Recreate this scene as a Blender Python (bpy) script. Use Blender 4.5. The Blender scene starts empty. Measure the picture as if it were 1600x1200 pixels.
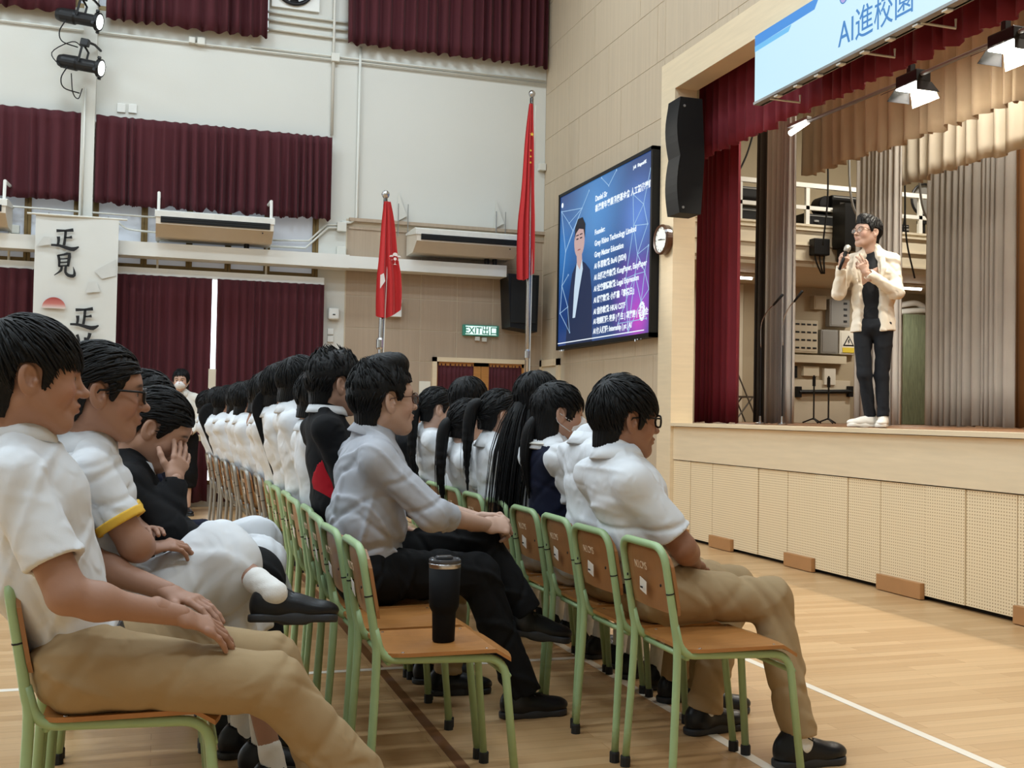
import bpy, bmesh, math, random
import numpy as np
from mathutils import Vector, Matrix

random.seed(7)
rng = np.random.default_rng(7)
scene = bpy.context.scene
C = scene.collection
PI = math.pi

# ---------------------------------------------------------------- camera, world, light, exposure
# Axes: X towards the stage, Y along the stage front away from the viewer, Z up (metres).
cd = bpy.data.cameras.new('camera')
cam = bpy.data.objects.new('camera', cd)
C.objects.link(cam)
cd.sensor_width = 36.0
cd.lens = 1680.0 / 1600.0 * 36.0
cd.clip_start = 0.05
cam.matrix_world = Matrix(((0.9502187, -0.02577455, -0.31051585, 0.0),
                           (-0.31106383, -0.02092611, -0.95015861, 0.0),
                           (0.01799202, 0.99944873, -0.02790191, 1.12),
                           (0, 0, 0, 1)))
scene.camera = cam

world = bpy.data.worlds.new('sky')
scene.world = world
world.use_nodes = True
wb = world.node_tree.nodes['Background']
wb.inputs[0].default_value = (0.80, 0.90, 1.0, 1)
wb.inputs[1].default_value = 3.0

scene.view_settings.view_transform = 'Standard'
scene.view_settings.look = 'None'
scene.view_settings.gamma = 1.0
scene.view_settings.use_curve_mapping = False
scene.view_settings.exposure = 0.0
scene.cycles.max_bounces = 6
scene.cycles.diffuse_bounces = 4
scene.cycles.glossy_bounces = 3
scene.cycles.transmission_bounces = 4
scene.cycles.transparent_max_bounces = 6
scene.cycles.sample_clamp_indirect = 4.0
scene.cycles.caustics_reflective = False
scene.cycles.caustics_refractive = False


def area_light(name, loc, rot, sx, sy, power, col):
    l = bpy.data.lights.new(name, 'AREA')
    l.shape = 'RECTANGLE'
    l.size, l.size_y = sx, sy
    l.energy = power
    l.color = col
    o = bpy.data.objects.new(name, l)
    o.location = loc
    o.rotation_euler = rot
    C.objects.link(o)
    return o


# lamps of the hall: rows of ceiling battens (their housings are built with the ceiling)
HALL_LAMPS = [(x, y) for x in (-7.5, -4.2, -0.9, 2.4) for y in (0.0, 3.5, 7.0, 10.3)]
LAMP_W, LAMP_COL = 88.0, (0.74, 0.885, 1.0)
for lx, ly in HALL_LAMPS:
    area_light('ceiling_lamp_light', (lx, ly, 7.33), (0, 0, 0), 1.5, 0.5, LAMP_W, LAMP_COL)

# ---------------------------------------------------------------- materials
def lin(r, g, b):
    f = lambda c: ((c / 255 + 0.055) / 1.055) ** 2.4 if c > 10 else c / 255 / 12.92
    return (f(r), f(g), f(b), 1.0)


MATS = {}


def mat(name, col, rough=0.6, metal=0.0, spec=0.5, bump=0.0, bscale=40.0, bstretch=(1, 1, 1), vary=0.0, vscale=6.0,
        vstretch=(1, 1, 1), coat=0.0, sheen=0.0, emit=None, estr=1.0, alpha=1.0, sub=0.0, attr=None):
    """A principled material: noise varies the colour, a second noise gives fine relief."""
    m = bpy.data.materials.new(name)
    m.use_nodes = True
    nt = m.node_tree
    b = nt.nodes['Principled BSDF']
    b.inputs['Base Color'].default_value = col
    b.inputs['Roughness'].default_value = rough
    b.inputs['Metallic'].default_value = metal
    b.inputs['Specular IOR Level'].default_value = spec
    b.inputs['Coat Weight'].default_value = coat
    b.inputs['Sheen Weight'].default_value = sheen
    if alpha < 1:
        b.inputs['Alpha'].default_value = alpha
    if sub > 0:
        b.inputs['Subsurface Weight'].default_value = sub
        b.inputs['Subsurface Radius'].default_value = (0.012, 0.005, 0.003)
        b.inputs['Subsurface Scale'].default_value = 0.6
    if emit:
        b.inputs['Emission Color'].default_value = emit
        b.inputs['Emission Strength'].default_value = estr
    N, L = nt.nodes, nt.links

    def noise(scale, stretch, detail=4):
        tc = N.new('ShaderNodeTexCoord')
        mp = N.new('ShaderNodeMapping')
        mp.inputs['Scale'].default_value = stretch
        nz = N.new('ShaderNodeTexNoise')
        nz.inputs['Scale'].default_value = scale
        nz.inputs['Detail'].default_value = detail
        L.new(tc.outputs['Object'], mp.inputs['Vector'])
        L.new(mp.outputs['Vector'], nz.inputs['Vector'])
        return nz.outputs['Fac']
    src = None
    if attr:
        at = N.new('ShaderNodeAttribute')
        at.attribute_name = attr
        src = at.outputs['Color']
    if vary > 0:
        hv = N.new('ShaderNodeHueSaturation')
        mr = N.new('ShaderNodeMapRange')
        mr.inputs['From Min'].default_value = 0.25
        mr.inputs['From Max'].default_value = 0.75
        mr.inputs['To Min'].default_value = 1 - vary
        mr.inputs['To Max'].default_value = 1 + vary
        L.new(noise(vscale, vstretch), mr.inputs['Value'])
        L.new(mr.outputs['Result'], hv.inputs['Value'])
        if src:
            L.new(src, hv.inputs['Color'])
        else:
            hv.inputs['Color'].default_value = col
        src = hv.outputs['Color']
    if src:
        L.new(src, b.inputs['Base Color'])
    if bump > 0:
        bp = N.new('ShaderNodeBump')
        bp.inputs['Strength'].default_value = bump
        bp.inputs['Distance'].default_value = 0.004
        L.new(noise(bscale, bstretch, 5), bp.inputs['Height'])
        L.new(bp.outputs['Normal'], b.inputs['Normal'])
    MATS[name] = m
    return m


def cloth(name, col, rough=0.85, wrinkle=0.5, scale=15.0, sheen=0.0, weave=500.0, spec=0.2):
    """woven cloth: fine weave plus crumpled creases as relief"""
    m = mat(name, col, rough, spec=spec, sheen=sheen)
    N, L = m.node_tree.nodes, m.node_tree.links
    tc = N.new('ShaderNodeTexCoord')
    n1 = N.new('ShaderNodeTexNoise')
    n1.noise_type = 'RIDGED_MULTIFRACTAL'
    n1.inputs['Scale'].default_value = scale
    n1.inputs['Detail'].default_value = 3.0
    n1.inputs['Distortion'].default_value = 0.7
    n2 = N.new('ShaderNodeTexNoise')
    n2.inputs['Scale'].default_value = weave
    b1 = N.new('ShaderNodeBump')
    b1.inputs['Strength'].default_value = wrinkle * 0.8
    b1.inputs['Distance'].default_value = 0.02
    b2 = N.new('ShaderNodeBump')
    b2.inputs['Strength'].default_value = 0.2
    b2.inputs['Distance'].default_value = 0.001
    for n in (n1, n2):
        L.new(tc.outputs['Object'], n.inputs['Vector'])
    L.new(n1.outputs['Fac'], b1.inputs['Height'])
    L.new(n2.outputs['Fac'], b2.inputs['Height'])
    L.new(b1.outputs['Normal'], b2.inputs['Normal'])
    L.new(b2.outputs['Normal'], N['Principled BSDF'].inputs['Normal'])
    return m


# ---------------------------------------------------------------- objects and names
def tag(o, label=None, cat=None, group=None, kind=None):
    if label:
        o['label'] = label
    if cat:
        o['category'] = cat
    if group:
        o['group'] = group
    if kind:
        o['kind'] = kind
    return o


def thing(name, label, cat, loc=(0, 0, 0), rotz=0.0, group=None):
    o = bpy.data.objects.new(name, None)
    C.objects.link(o)
    o.location = loc
    o.rotation_euler = (0, 0, rotz)
    o.empty_display_size = 0.1
    return tag(o, label, cat, group)


def obj(name, me, m, parent=None, loc=(0, 0, 0), smooth=None):
    o = bpy.data.objects.new(name, me)
    C.objects.link(o)
    if m is not None and not me.materials:
        me.materials.append(m)
    o.parent = parent
    o.location = loc
    if smooth:
        me.polygons.foreach_set('use_smooth', np.ones(len(me.polygons), bool))
    return o


def copy_tree(o, parent=None):
    c = o.copy()
    C.objects.link(c)
    c.parent = parent
    for ch in list(o.children):
        copy_tree(ch, c)
    return c


class MB:
    """Collects simple shapes and builds ONE mesh object from them."""

    def __init__(s):
        s.v, s.f = [], []

    def add(s, vs, fs):
        n = len(s.v)
        s.v += [tuple(map(float, p)) for p in vs]
        s.f += [tuple(i + n for i in f) for f in fs]
        return s

    def box(s, lo, hi):
        (a, b, c), (d, e, f) = lo, hi
        return s.add([(a, b, c), (d, b, c), (d, e, c), (a, e, c), (a, b, f), (d, b, f), (d, e, f), (a, e, f)],
                     [(0, 3, 2, 1), (4, 5, 6, 7), (0, 1, 5, 4), (1, 2, 6, 5), (2, 3, 7, 6), (3, 0, 4, 7)])

    def cbox(s, c, d, bev=0.0):
        """box by centre and size with chamfered edges"""
        if bev <= 0:
            return s.box([c[i] - d[i] / 2 for i in range(3)], [c[i] + d[i] / 2 for i in range(3)])
        bm = bmesh.new()
        bmesh.ops.create_cube(bm, size=1.0)
        for v in bm.verts:
            v.co = Vector([c[i] + v.co[i] * d[i] for i in range(3)])
        bmesh.ops.bevel(bm, geom=bm.edges[:], offset=bev, segments=2, affect='EDGES', profile=0.6)
        bm.verts.index_update()
        s.add([v.co for v in bm.verts], [[v.index for v in f.verts] for f in bm.faces])
        bm.free()
        return s

    def tube(s, pts, r, n=8, caps=True):
        pts = [Vector(p) for p in pts]
        rs = r if hasattr(r, '__len__') else [r] * len(pts)
        rings = []
        up = None
        for i, p in enumerate(pts):
            t = (pts[min(i + 1, len(pts) - 1)] - pts[max(i - 1, 0)]).normalized()
            if up is None:
                up = Vector((0, 0, 1)) if abs(t.z) < 0.9 else Vector((1, 0, 0))
            a = t.cross(up)
            if a.length < 1e-6:
                a = t.orthogonal()
            a.normalize()
            b = a.cross(t).normalized()
            up = b
            rings.append([p + (a * math.cos(2 * PI * k / n) + b * math.sin(2 * PI * k / n)) * rs[i] for k in range(n)])
        vs = [q for ring in rings for q in ring]
        fs = []
        for i in range(len(pts) - 1):
            for k in range(n):
                k2 = (k + 1) % n
                fs.append((i * n + k, i * n + k2, (i + 1) * n + k2, (i + 1) * n + k))
        if caps:
            fs.append(tuple(range(n))[::-1])
            fs.append(tuple((len(pts) - 1) * n + k for k in range(n)))
        return s.add(vs, fs)

    def lathe(s, prof, n=20, centre=(0, 0, 0), axis='z'):
        cx, cy, cz = centre
        vs = []
        for r, z in prof:
            for k in range(n):
                a = 2 * PI * k / n
                u, w = r * math.cos(a), r * math.sin(a)
                vs.append({'z': (cx + u, cy + w, cz + z), 'x': (cx + z, cy + u, cz + w), 'y': (cx + w, cy + z, cz + u)}[axis])
        fs = []
        for i in range(len(prof) - 1):
            for k in range(n):
                k2 = (k + 1) % n
                fs.append((i * n + k, i * n + k2, (i + 1) * n + k2, (i + 1) * n + k))
        fs.append(tuple(range(n))[::-1])
        fs.append(tuple((len(prof) - 1) * n + k for k in range(n)))
        return s.add(vs, fs)

    def prism(s, poly, frame, depth):
        """poly in (u, w); frame maps (u, w, depth) to a point"""
        n = len(poly)
        vs = [frame(u, w, 0.0) for u, w in poly] + [frame(u, w, depth) for u, w in poly]
        fs = [tuple(range(n)), tuple(range(2 * n - 1, n - 1, -1))]
        for k in range(n):
            k2 = (k + 1) % n
            fs.append((k, n + k, n + k2, k2))
        return s.add(vs, fs)

    def mesh(s, name, smooth=False):
        me = bpy.data.meshes.new(name)
        me.from_pydata(s.v, [], s.f)
        if smooth:
            me.polygons.foreach_set('use_smooth', np.ones(len(me.polygons), bool))
        me.update()
        return me

    def build(s, name, m, parent=None, loc=(0, 0, 0), smooth=False, fix=True):
        me = s.mesh(name, smooth)
        if fix:
            bm = bmesh.new()
            bm.from_mesh(me)
            bmesh.ops.recalc_face_normals(bm, faces=bm.faces)
            bm.to_mesh(me)
            bm.free()
        return obj(name, me, m, parent, loc)


def struct(name, mb, m, label=None, parent=None, smooth=False):
    o = mb.build(name, m, parent, smooth=smooth)
    o['kind'] = 'structure'
    if label:
        o['label'] = label
    return o


def arc(p0, corner, p1, r, n=6):
    """points rounding the corner p0-corner-p1 with radius r"""
    p0, c, p1 = Vector(p0), Vector(corner), Vector(p1)
    a, b = (p0 - c).normalized(), (p1 - c).normalized()
    ang = a.angle(b)
    d = r / math.tan(ang / 2)
    s, e = c + a * d, c + b * d
    return [(s * (1 - t) ** 2 + c * 2 * t * (1 - t) + e * t * t) for t in [k / n for k in range(n + 1)]]


def bez(pts, n=24):
    """smooth curve through points (Catmull-Rom)"""
    P = [Vector(p) for p in pts]
    P = [P[0] * 2 - P[1]] + P + [P[-1] * 2 - P[-2]]
    out = []
    segs = len(P) - 3
    per = max(2, n // segs)
    for i in range(segs):
        a, b, c, d = P[i:i + 4]
        for k in range(per):
            t = k / per
            out.append(0.5 * ((2 * b) + (c - a) * t + (2 * a - 5 * b + 4 * c - d) * t * t + (3 * b - a - 3 * c + d) * t ** 3))
    out.append(P[-2])
    return out


def text_mesh(body, size, extrude=0.002, offset=0.0, align='LEFT', sx=1.0, shear=0.0, spacing=1.0):
    c = bpy.data.curves.new('lettering', 'FONT')
    c.body = body
    c.size = size
    c.extrude = extrude
    c.offset = offset
    c.align_x = align
    c.shear = shear
    c.resolution_u = 3
    c.space_character = spacing
    o = bpy.data.objects.new('lettering', c)
    C.objects.link(o)
    me = bpy.data.meshes.new_from_object(o.evaluated_get(bpy.context.evaluated_depsgraph_get()))
    bpy.data.objects.remove(o)
    bpy.data.curves.remove(c)
    me.materials.clear()
    for v in me.vertices:
        v.co.x *= sx
    return me


def on_plane(me, origin, u, w):
    """lay a flat mesh (x, y, depth z) on the plane at origin with axes u, w"""
    u, w = Vector(u), Vector(w)
    n = u.cross(w)
    o = Vector(origin)
    for v in me.vertices:
        v.co = o + u * v.co.x + w * v.co.y + n * v.co.z
    return me


STAGE_U, FAR_U, UPZ = (0, -1, 0), (1, 0, 0), (0, 0, 1)     # reading directions on the two walls


def curtain_mesh(p0, p1, z0, z1, folds, amp, seed=0, nz=10, per=8, hem=0.02, gather=0.5, scallop=None):
    """Pleated cloth hanging between two plan points; the pleats open towards the hem."""
    r = random.Random(seed)
    p0, p1 = Vector(p0).to_3d(), Vector(p1).to_3d()
    d = p1 - p0
    n = Vector((d.y, -d.x, 0)).normalized()
    nu = folds * per
    ph = [0.0]
    for k in range(folds):
        ph.append(ph[-1] + r.uniform(0.65, 1.4))
    tot = ph[-1]
    am = [r.uniform(0.55, 1.15) for _ in range(folds + 1)]
    dr = [r.uniform(-0.35, 0.35) for _ in range(folds + 1)]
    us, wave, sway = [], [], []
    for k in range(folds):
        for q in range(per):
            t = q / per
            us.append((ph[k] + (ph[k + 1] - ph[k]) * t) / tot)
            a = am[k] * (1 - t) + am[k + 1] * t
            wave.append(a * (math.sin(2 * PI * t) + 0.25 * math.sin(4 * PI * t + k)))
            sway.append(dr[k] * (1 - t) + dr[k + 1] * t)
    us.append(1.0)
    wave.append(0.0)
    sway.append(0.0)
    zb = [r.uniform(-1, 1) * hem for _ in range(nu + 1)]
    zb = [(zb[max(i - 2, 0)] + zb[max(i - 1, 0)] + zb[i] + zb[min(i + 1, nu)] + zb[min(i + 2, nu)]) / 5 for i in range(nu + 1)]
    V, F = [], []
    for side in (0, 1):
        for j in range(nz + 1):
            s = j / nz
            for i in range(nu + 1):
                lo = z0 + zb[i] + (scallop(us[i]) if scallop else 0.0)
                z = z1 + (lo - z1) * s
                grow = gather + (1 - gather) * min(1, s * 1.6)
                uu = us[i] + sway[i] * s * s * 0.35 / folds
                p = p0 + d * min(max(uu, 0), 1) + n * (wave[i] * amp * grow + (0.006 if side else 0))
                V.append((p.x, p.y, z))
    W = nu + 1
    H = (nz + 1) * W
    for j in range(nz):
        for i in range(nu):
            a = j * W + i
            F.append((a, a + 1, a + W + 1, a + W))
            F.append((H + a, H + a + W, H + a + W + 1, H + a + 1))
    for i in range(nu):
        a = nz * W + i
        F.append((a, a + 1, H + a + 1, H + a))
        F.append((i, H + i, H + i + 1, i + 1))
    for j in range(nz):
        a = j * W
        F.append((a, a + W, H + a + W, H + a))
        b = j * W + nu
        F.append((b, H + b, H + b + W, b + W))
    me = bpy.data.meshes.new('cloth')
    me.from_pydata(V, [], F)
    me.polygons.foreach_set('use_smooth', np.ones(len(me.polygons), bool))
    return me


# ---------------------------------------------------------------- smooth bodies from distance fields
class Prim:
    def __init__(s, lo, hi, f):
        s.lo, s.hi, s.f = np.array(lo, float), np.array(hi, float), f


def A3(p):
    return np.array(p, float)


def cone(a, b, ra, rb=None, u=None, sa=1.0, sb=None):
    """tapered capsule; u and sa, sb widen it along the direction u"""
    a, b = A3(a), A3(b)
    rb = ra if rb is None else rb
    sb = sa if sb is None else sb
    ba = b - a
    l2 = max(float(ba @ ba), 1e-12)
    w = max(1.0, sa, sb)
    m = max(ra, rb) * w
    if u is not None:
        u = A3(u)
        u = u / np.linalg.norm(u)

    def f(x, y, z):
        px, py, pz = x - a[0], y - a[1], z - a[2]
        t = np.clip((px * ba[0] + py * ba[1] + pz * ba[2]) / l2, 0, 1)
        qx, qy, qz = px - ba[0] * t, py - ba[1] * t, pz - ba[2] * t
        q2 = qx * qx + qy * qy + qz * qz
        if u is not None:
            ql = qx * u[0] + qy * u[1] + qz * u[2]
            s = sa + (sb - sa) * t
            q2 = q2 + ql * ql * (1 / (s * s) - 1)
        return np.sqrt(np.maximum(q2, 0)) - (ra + (rb - ra) * t)
    return Prim(np.minimum(a, b) - m, np.maximum(a, b) + m, f)


def ell(c, r, rot=None):
    c, r = A3(c), A3(r)
    M = np.eye(3) if rot is None else np.array(rot)
    m = float(r.max())
    ext = np.sqrt(((M * r) ** 2).sum(1))

    def f(x, y, z):
        px, py, pz = x - c[0], y - c[1], z - c[2]
        if rot is not None:
            px, py, pz = (M[0, 0] * px + M[1, 0] * py + M[2, 0] * pz, M[0, 1] * px + M[1, 1] * py + M[2, 1] * pz,
                          M[0, 2] * px + M[1, 2] * py + M[2, 2] * pz)
        k0 = np.sqrt((px / r[0]) ** 2 + (py / r[1]) ** 2 + (pz / r[2]) ** 2)
        k1 = np.sqrt((px / r[0] ** 2) ** 2 + (py / r[1] ** 2) ** 2 + (pz / r[2] ** 2) ** 2)
        return k0 * (k0 - 1) / np.maximum(k1, 1e-6)
    return Prim(c - ext, c + ext, f)


def rbox(c, half, r=0.005, rot=None):
    c, half = A3(c), A3(half) - r
    M = np.eye(3) if rot is None else np.array(rot)
    ext = np.abs(M) @ (half + r)

    def f(x, y, z):
        px, py, pz = x - c[0], y - c[1], z - c[2]
        if rot is not None:
            px, py, pz = (M[0, 0] * px + M[1, 0] * py + M[2, 0] * pz, M[0, 1] * px + M[1, 1] * py + M[2, 1] * pz,
                          M[0, 2] * px + M[1, 2] * py + M[2, 2] * pz)
        qx, qy, qz = np.abs(px) - half[0], np.abs(py) - half[1], np.abs(pz) - half[2]
        o = np.sqrt(np.maximum(qx, 0) ** 2 + np.maximum(qy, 0) ** 2 + np.maximum(qz, 0) ** 2)
        return o + np.minimum(np.maximum(qx, np.maximum(qy, qz)), 0) - r
    return Prim(c - ext, c + ext, f)


def cut(p, pt, n):
    """keep the side of the plane the normal points away from"""
    pt, n = A3(pt), A3(n)
    n = n / np.linalg.norm(n)
    f0 = p.f
    return Prim(p.lo, p.hi, lambda x, y, z: np.maximum(f0(x, y, z), (x - pt[0]) * n[0] + (y - pt[1]) * n[1] + (z - pt[2]) * n[2]))


def poly_sd(poly, x, z):
    """signed distance to a polygon in the (x, z) plane"""
    P = np.array(poly, float)
    d = np.full(np.broadcast(x, z).shape, 1e9)
    s = np.ones(d.shape)
    n = len(P)
    for i in range(n):
        a, b = P[i], P[i - 1]
        e = b - a
        wx, wz = x - a[0], z - a[1]
        t = np.clip((wx * e[0] + wz * e[1]) / (e @ e), 0, 1)
        d = np.minimum(d, (wx - e[0] * t) ** 2 + (wz - e[1] * t) ** 2)
        c1, c2, c3 = z >= a[1], z < b[1], e[0] * wz > e[1] * wx
        s = np.where((c1 & c2 & c3) | (~c1 & ~c2 & ~c3), -s, s)
    return s * np.sqrt(d)


def folds(seed, freq, amp, dirs=None, sharp=True):
    """wrinkle height as a function of position: warped, ridged waves"""
    r = np.random.default_rng(seed)
    K = []
    for i in range(5):
        d = r.normal(size=3)
        if dirs is not None:
            d = A3(dirs[i % len(dirs)]) + 0.45 * r.normal(size=3)
        d = d / np.linalg.norm(d) * freq * r.uniform(0.6, 1.6)
        d2 = r.normal(size=3) * freq * 0.4
        K.append((d, r.uniform(0, 6.28), d2, r.uniform(0, 6.28)))

    def g(x, y, z):
        o = 0
        for d, p, d2, p2 in K:
            w = np.sin(d[0] * x + d[1] * y + d[2] * z + p + 1.6 * np.sin(d2[0] * x + d2[1] * y + d2[2] * z + p2))
            o = o + ((1 - 2 * np.abs(w)) if sharp else w)
        return amp * o / len(K)
    return g


def creases(seed, freq, amp, dirs, n=8, width=0.24):
    """cloth creases: narrow warped folds that come and go over the surface"""
    r = np.random.default_rng(seed)
    K = []
    for i in range(n):
        d = A3(dirs[i % len(dirs)]) + 0.18 * r.normal(size=3)
        d = d / np.linalg.norm(d) * freq * r.uniform(0.7, 1.5)
        K.append((d, r.uniform(0, 6.28), r.normal(size=3) * freq * 0.16, r.uniform(0, 6.28), r.normal(size=3) * freq * 0.25, r.uniform(0, 6.28), -1.0 if i % 3 == 0 else 1.0, r.uniform(0.6, 1.2)))

    def g(x, y, z):
        o = 0
        for d, p, d2, p2, d3, p3, sg, a in K:
            w = np.sin(d[0] * x + d[1] * y + d[2] * z + p + 1.1 * np.sin(d2[0] * x + d2[1] * y + d2[2] * z + p2))
            m = np.clip(-0.2 + 1.25 * np.sin(d3[0] * x + d3[1] * y + d3[2] * z + p3), 0, 1)
            o = o + sg * a * m * np.exp(-(w / width) ** 2)
        return amp * o
    return g


def blob(items, h, disp=None, pad=None):
    """items: (prim, blend, op) with op 'u' union, 's' subtract, 'i' intersect. Returns vertices and quads of the surface."""
    items = [(i if isinstance(i, tuple) else (i,)) for i in items]
    items = [(i[0], i[1] if len(i) > 1 else 0.02, i[2] if len(i) > 2 else 'u') for i in items]
    U = [i for i in items if i[2] == 'u']
    lo = np.min([p.lo for p, k, o in U], axis=0) - 3 * h - 0.012
    hi = np.max([p.hi for p, k, o in U], axis=0) + 3 * h + 0.012
    n = np.ceil((hi - lo) / h).astype(int) + 1
    a = np.full(n, 1.0, np.float32)
    ax = [(lo[i] + h * np.arange(n[i])).astype(np.float32) for i in range(3)]
    for p, k, op in items:
        m = k + 3 * h
        i0 = np.clip(np.floor((p.lo - m - lo) / h).astype(int), 0, n)
        i1 = np.clip(np.ceil((p.hi + m - lo) / h).astype(int) + 1, 0, n)
        if op == 'i':
            i0, i1 = np.zeros(3, int), n
        if (i1 <= i0).any():
            continue
        sl = tuple(slice(i0[q], i1[q]) for q in range(3))
        x, y, z = ax[0][sl[0]][:, None, None], ax[1][sl[1]][None, :, None], ax[2][sl[2]][None, None, :]
        d = p.f(x, y, z).astype(np.float32)
        b = a[sl]
        if op == 's':
            t = np.clip(0.5 - 0.5 * (b + d) / max(k, 1e-6), 0, 1)
            a[sl] = b + (-d - b) * t + k * t * (1 - t)
        elif op == 'i':
            t = np.clip(0.5 - 0.5 * (b - d) / max(k, 1e-6), 0, 1)
            a[sl] = b + (d - b) * t * 1.0 + k * t * (1 - t) if k > 0 else np.maximum(b, d)
        else:
            t = np.clip(0.5 + 0.5 * (b - d) / max(k, 1e-6), 0, 1)
            a[sl] = b + (d - b) * t - k * t * (1 - t)
    if disp is not None:
        I = np.nonzero(np.abs(a) < 0.03)
        a[I] += disp(ax[0][I[0]], ax[1][I[1]], ax[2][I[2]]).astype(np.float32)
    return nets(a, lo, h)


def nets(a, lo, h):
    s = a < 0
    nx, ny, nz = a.shape
    cnt = np.zeros((nx - 1, ny - 1, nz - 1), np.uint8)
    for dx in (0, 1):
        for dy in (0, 1):
            for dz in (0, 1):
                cnt += s[dx:nx - 1 + dx, dy:ny - 1 + dy, dz:nz - 1 + dz]
    act = (cnt > 0) & (cnt < 8)
    I = np.argwhere(act)
    idx = np.full(act.shape, -1, np.int32)
    idx[act] = np.arange(len(I))
    pos = np.zeros((len(I), 3))
    num = np.zeros(len(I))
    co = [(dx, dy, dz) for dx in (0, 1) for dy in (0, 1) for dz in (0, 1)]
    val = {c: a[I[:, 0] + c[0], I[:, 1] + c[1], I[:, 2] + c[2]] for c in co}
    for c in co:
        for q in range(3):
            if c[q] == 0:
                e = list(c)
                e[q] = 1
                v0, v1 = val[c], val[tuple(e)]
                m = (v0 < 0) != (v1 < 0)
                t = np.where(m, v0 / np.where(m, v0 - v1, 1), 0)
                for w in range(3):
                    pos[:, w] += m * (c[w] + (t if w == q else 0))
                num += m
    V = lo + h * (I + pos / np.maximum(num, 1)[:, None])
    F = []
    for q in range(3):
        u, w = (q + 1) % 3, (q + 2) % 3
        s0 = [slice(None)] * 3
        s1 = [slice(None)] * 3
        s0[q], s1[q] = slice(0, -1), slice(1, None)
        e = s[tuple(s0)] != s[tuple(s1)]
        E = np.argwhere(e)
        ok = (E[:, u] > 0) & (E[:, w] > 0) & (E[:, u] < a.shape[u] - 1) & (E[:, w] < a.shape[w] - 1)
        E = E[ok]
        ins = s[E[:, 0], E[:, 1], E[:, 2]]
        qs = []
        for du, dw in ((-1, -1), (0, -1), (0, 0), (-1, 0)):
            c = E.copy()
            c[:, u] += du
            c[:, w] += dw
            qs.append(idx[c[:, 0], c[:, 1], c[:, 2]])
        Q = np.stack(qs, 1)
        Q = np.where(ins[:, None], Q, Q[:, ::-1])
        F.append(Q)
    F = np.concatenate(F)
    F = F[(F >= 0).all(1)]
    return V, F


def relax(V, F, it=1, f=0.5):
    for _ in range(it):
        acc = np.zeros_like(V)
        n = np.zeros(len(V))
        for i in range(4):
            a, b = F[:, i], F[:, (i + 1) % 4]
            for w in range(3):
                acc[:, w] += np.bincount(a, V[b, w], len(V)) + np.bincount(b, V[a, w], len(V))
            n += np.bincount(a, minlength=len(V)) + np.bincount(b, minlength=len(V))
        V = V + f * (acc / np.maximum(n, 1)[:, None] - V)
    return V


def np_mesh(name, V, F, smooth=True, color=None):
    """mesh from vertex array and quad array"""
    me = bpy.data.meshes.new(name)
    V = np.asarray(V, np.float32)
    F = np.asarray(F, np.int32)
    me.vertices.add(len(V))
    me.vertices.foreach_set('co', V.ravel())
    me.loops.add(F.size)
    me.loops.foreach_set('vertex_index', F.ravel())
    me.polygons.add(len(F))
    k = F.shape[1]
    me.polygons.foreach_set('loop_start', np.arange(len(F), dtype=np.int32) * k)
    if smooth:
        me.polygons.foreach_set('use_smooth', np.ones(len(F), bool))
    me.update(calc_edges=True)
    if color is not None:
        at = me.color_attributes.new('tint', 'FLOAT_COLOR', 'POINT')
        at.data.foreach_set('color', np.asarray(color, np.float32).ravel())
    return me


def join(parts):
    """join (V, F[, color]) pieces"""
    V, F, K, n = [], [], [], 0
    for p in parts:
        V.append(p[0])
        F.append(p[1] + n)
        K.append(p[2] if len(p) > 2 else None)
        n += len(p[0])
    return np.concatenate(V), np.concatenate(F), K


def frame(loc, yaw=0.0, pitch=0.0, roll=0.0, s=1.0):
    """placement of a local shape: yaw turns left (about Z), pitch nods down, roll tips to its right"""
    R = (Matrix.Rotation(yaw, 3, 'Z') @ Matrix.Rotation(pitch, 3, 'Y') @ Matrix.Rotation(roll, 3, 'X'))
    return np.array(R), A3(loc), s


def put(V, fr, mirror=False):
    R, t, s = fr
    W = np.array(V, float)
    if mirror:
        W = W * np.array([1, -1, 1])
    return (W * s) @ R.T + t

# ---------------------------------------------------------------- materials of the place
M_WHITE = mat('white_paint', lin(211, 210, 202), 0.75, bump=0.15, bscale=60, vary=0.03, vscale=0.8)
M_TRIMW = mat('white_gloss_paint', lin(226, 226, 220), 0.45, vary=0.03, vscale=3)
M_PANEL = mat('beige_grooved_panel', lin(194, 175, 149), 0.55, bump=0.9, bscale=14, bstretch=(1.0, 6.0, 0.05), vary=0.07, vscale=5,
              vstretch=(1, 6, 0.15))
M_PANELF = mat('beige_wall_panel', lin(172, 152, 130), 0.55, bump=0.5, bscale=14, bstretch=(6.0, 1.0, 0.05), vary=0.07, vscale=5,
               vstretch=(6, 1, 0.15))
M_JOINT = mat('panel_joint', lin(198, 184, 160), 0.7)
M_PROS = mat('pale_maple', lin(227, 207, 174), 0.42, vary=0.05, vscale=3, vstretch=(1, 1, 12), coat=0.1)
M_DARKGAP = mat('dark_gap', (0.012, 0.01, 0.009, 1), 0.9)
M_BROWNF = mat('brown_skirting_block', lin(176, 128, 82), 0.5, vary=0.06, vscale=8)
M_MAROON = mat('maroon_drape', lin(72, 13, 24), 0.85, sheen=0.05, bump=0.25, bscale=260, vary=0.08, vscale=3, vstretch=(3, 3, 0.4))
M_RED = mat('red_stage_velvet', lin(120, 16, 34), 0.75, sheen=0.05, bump=0.2, bscale=260, vary=0.06, vscale=4)
M_GREYD = mat('grey_drape', lin(186, 182, 176), 0.85, sheen=0.05, bump=0.2, bscale=260, vary=0.05, vscale=4)
M_DARKD = mat('charcoal_drape', lin(58, 55, 52), 0.85, sheen=0.2, vary=0.05, vscale=4)
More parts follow.
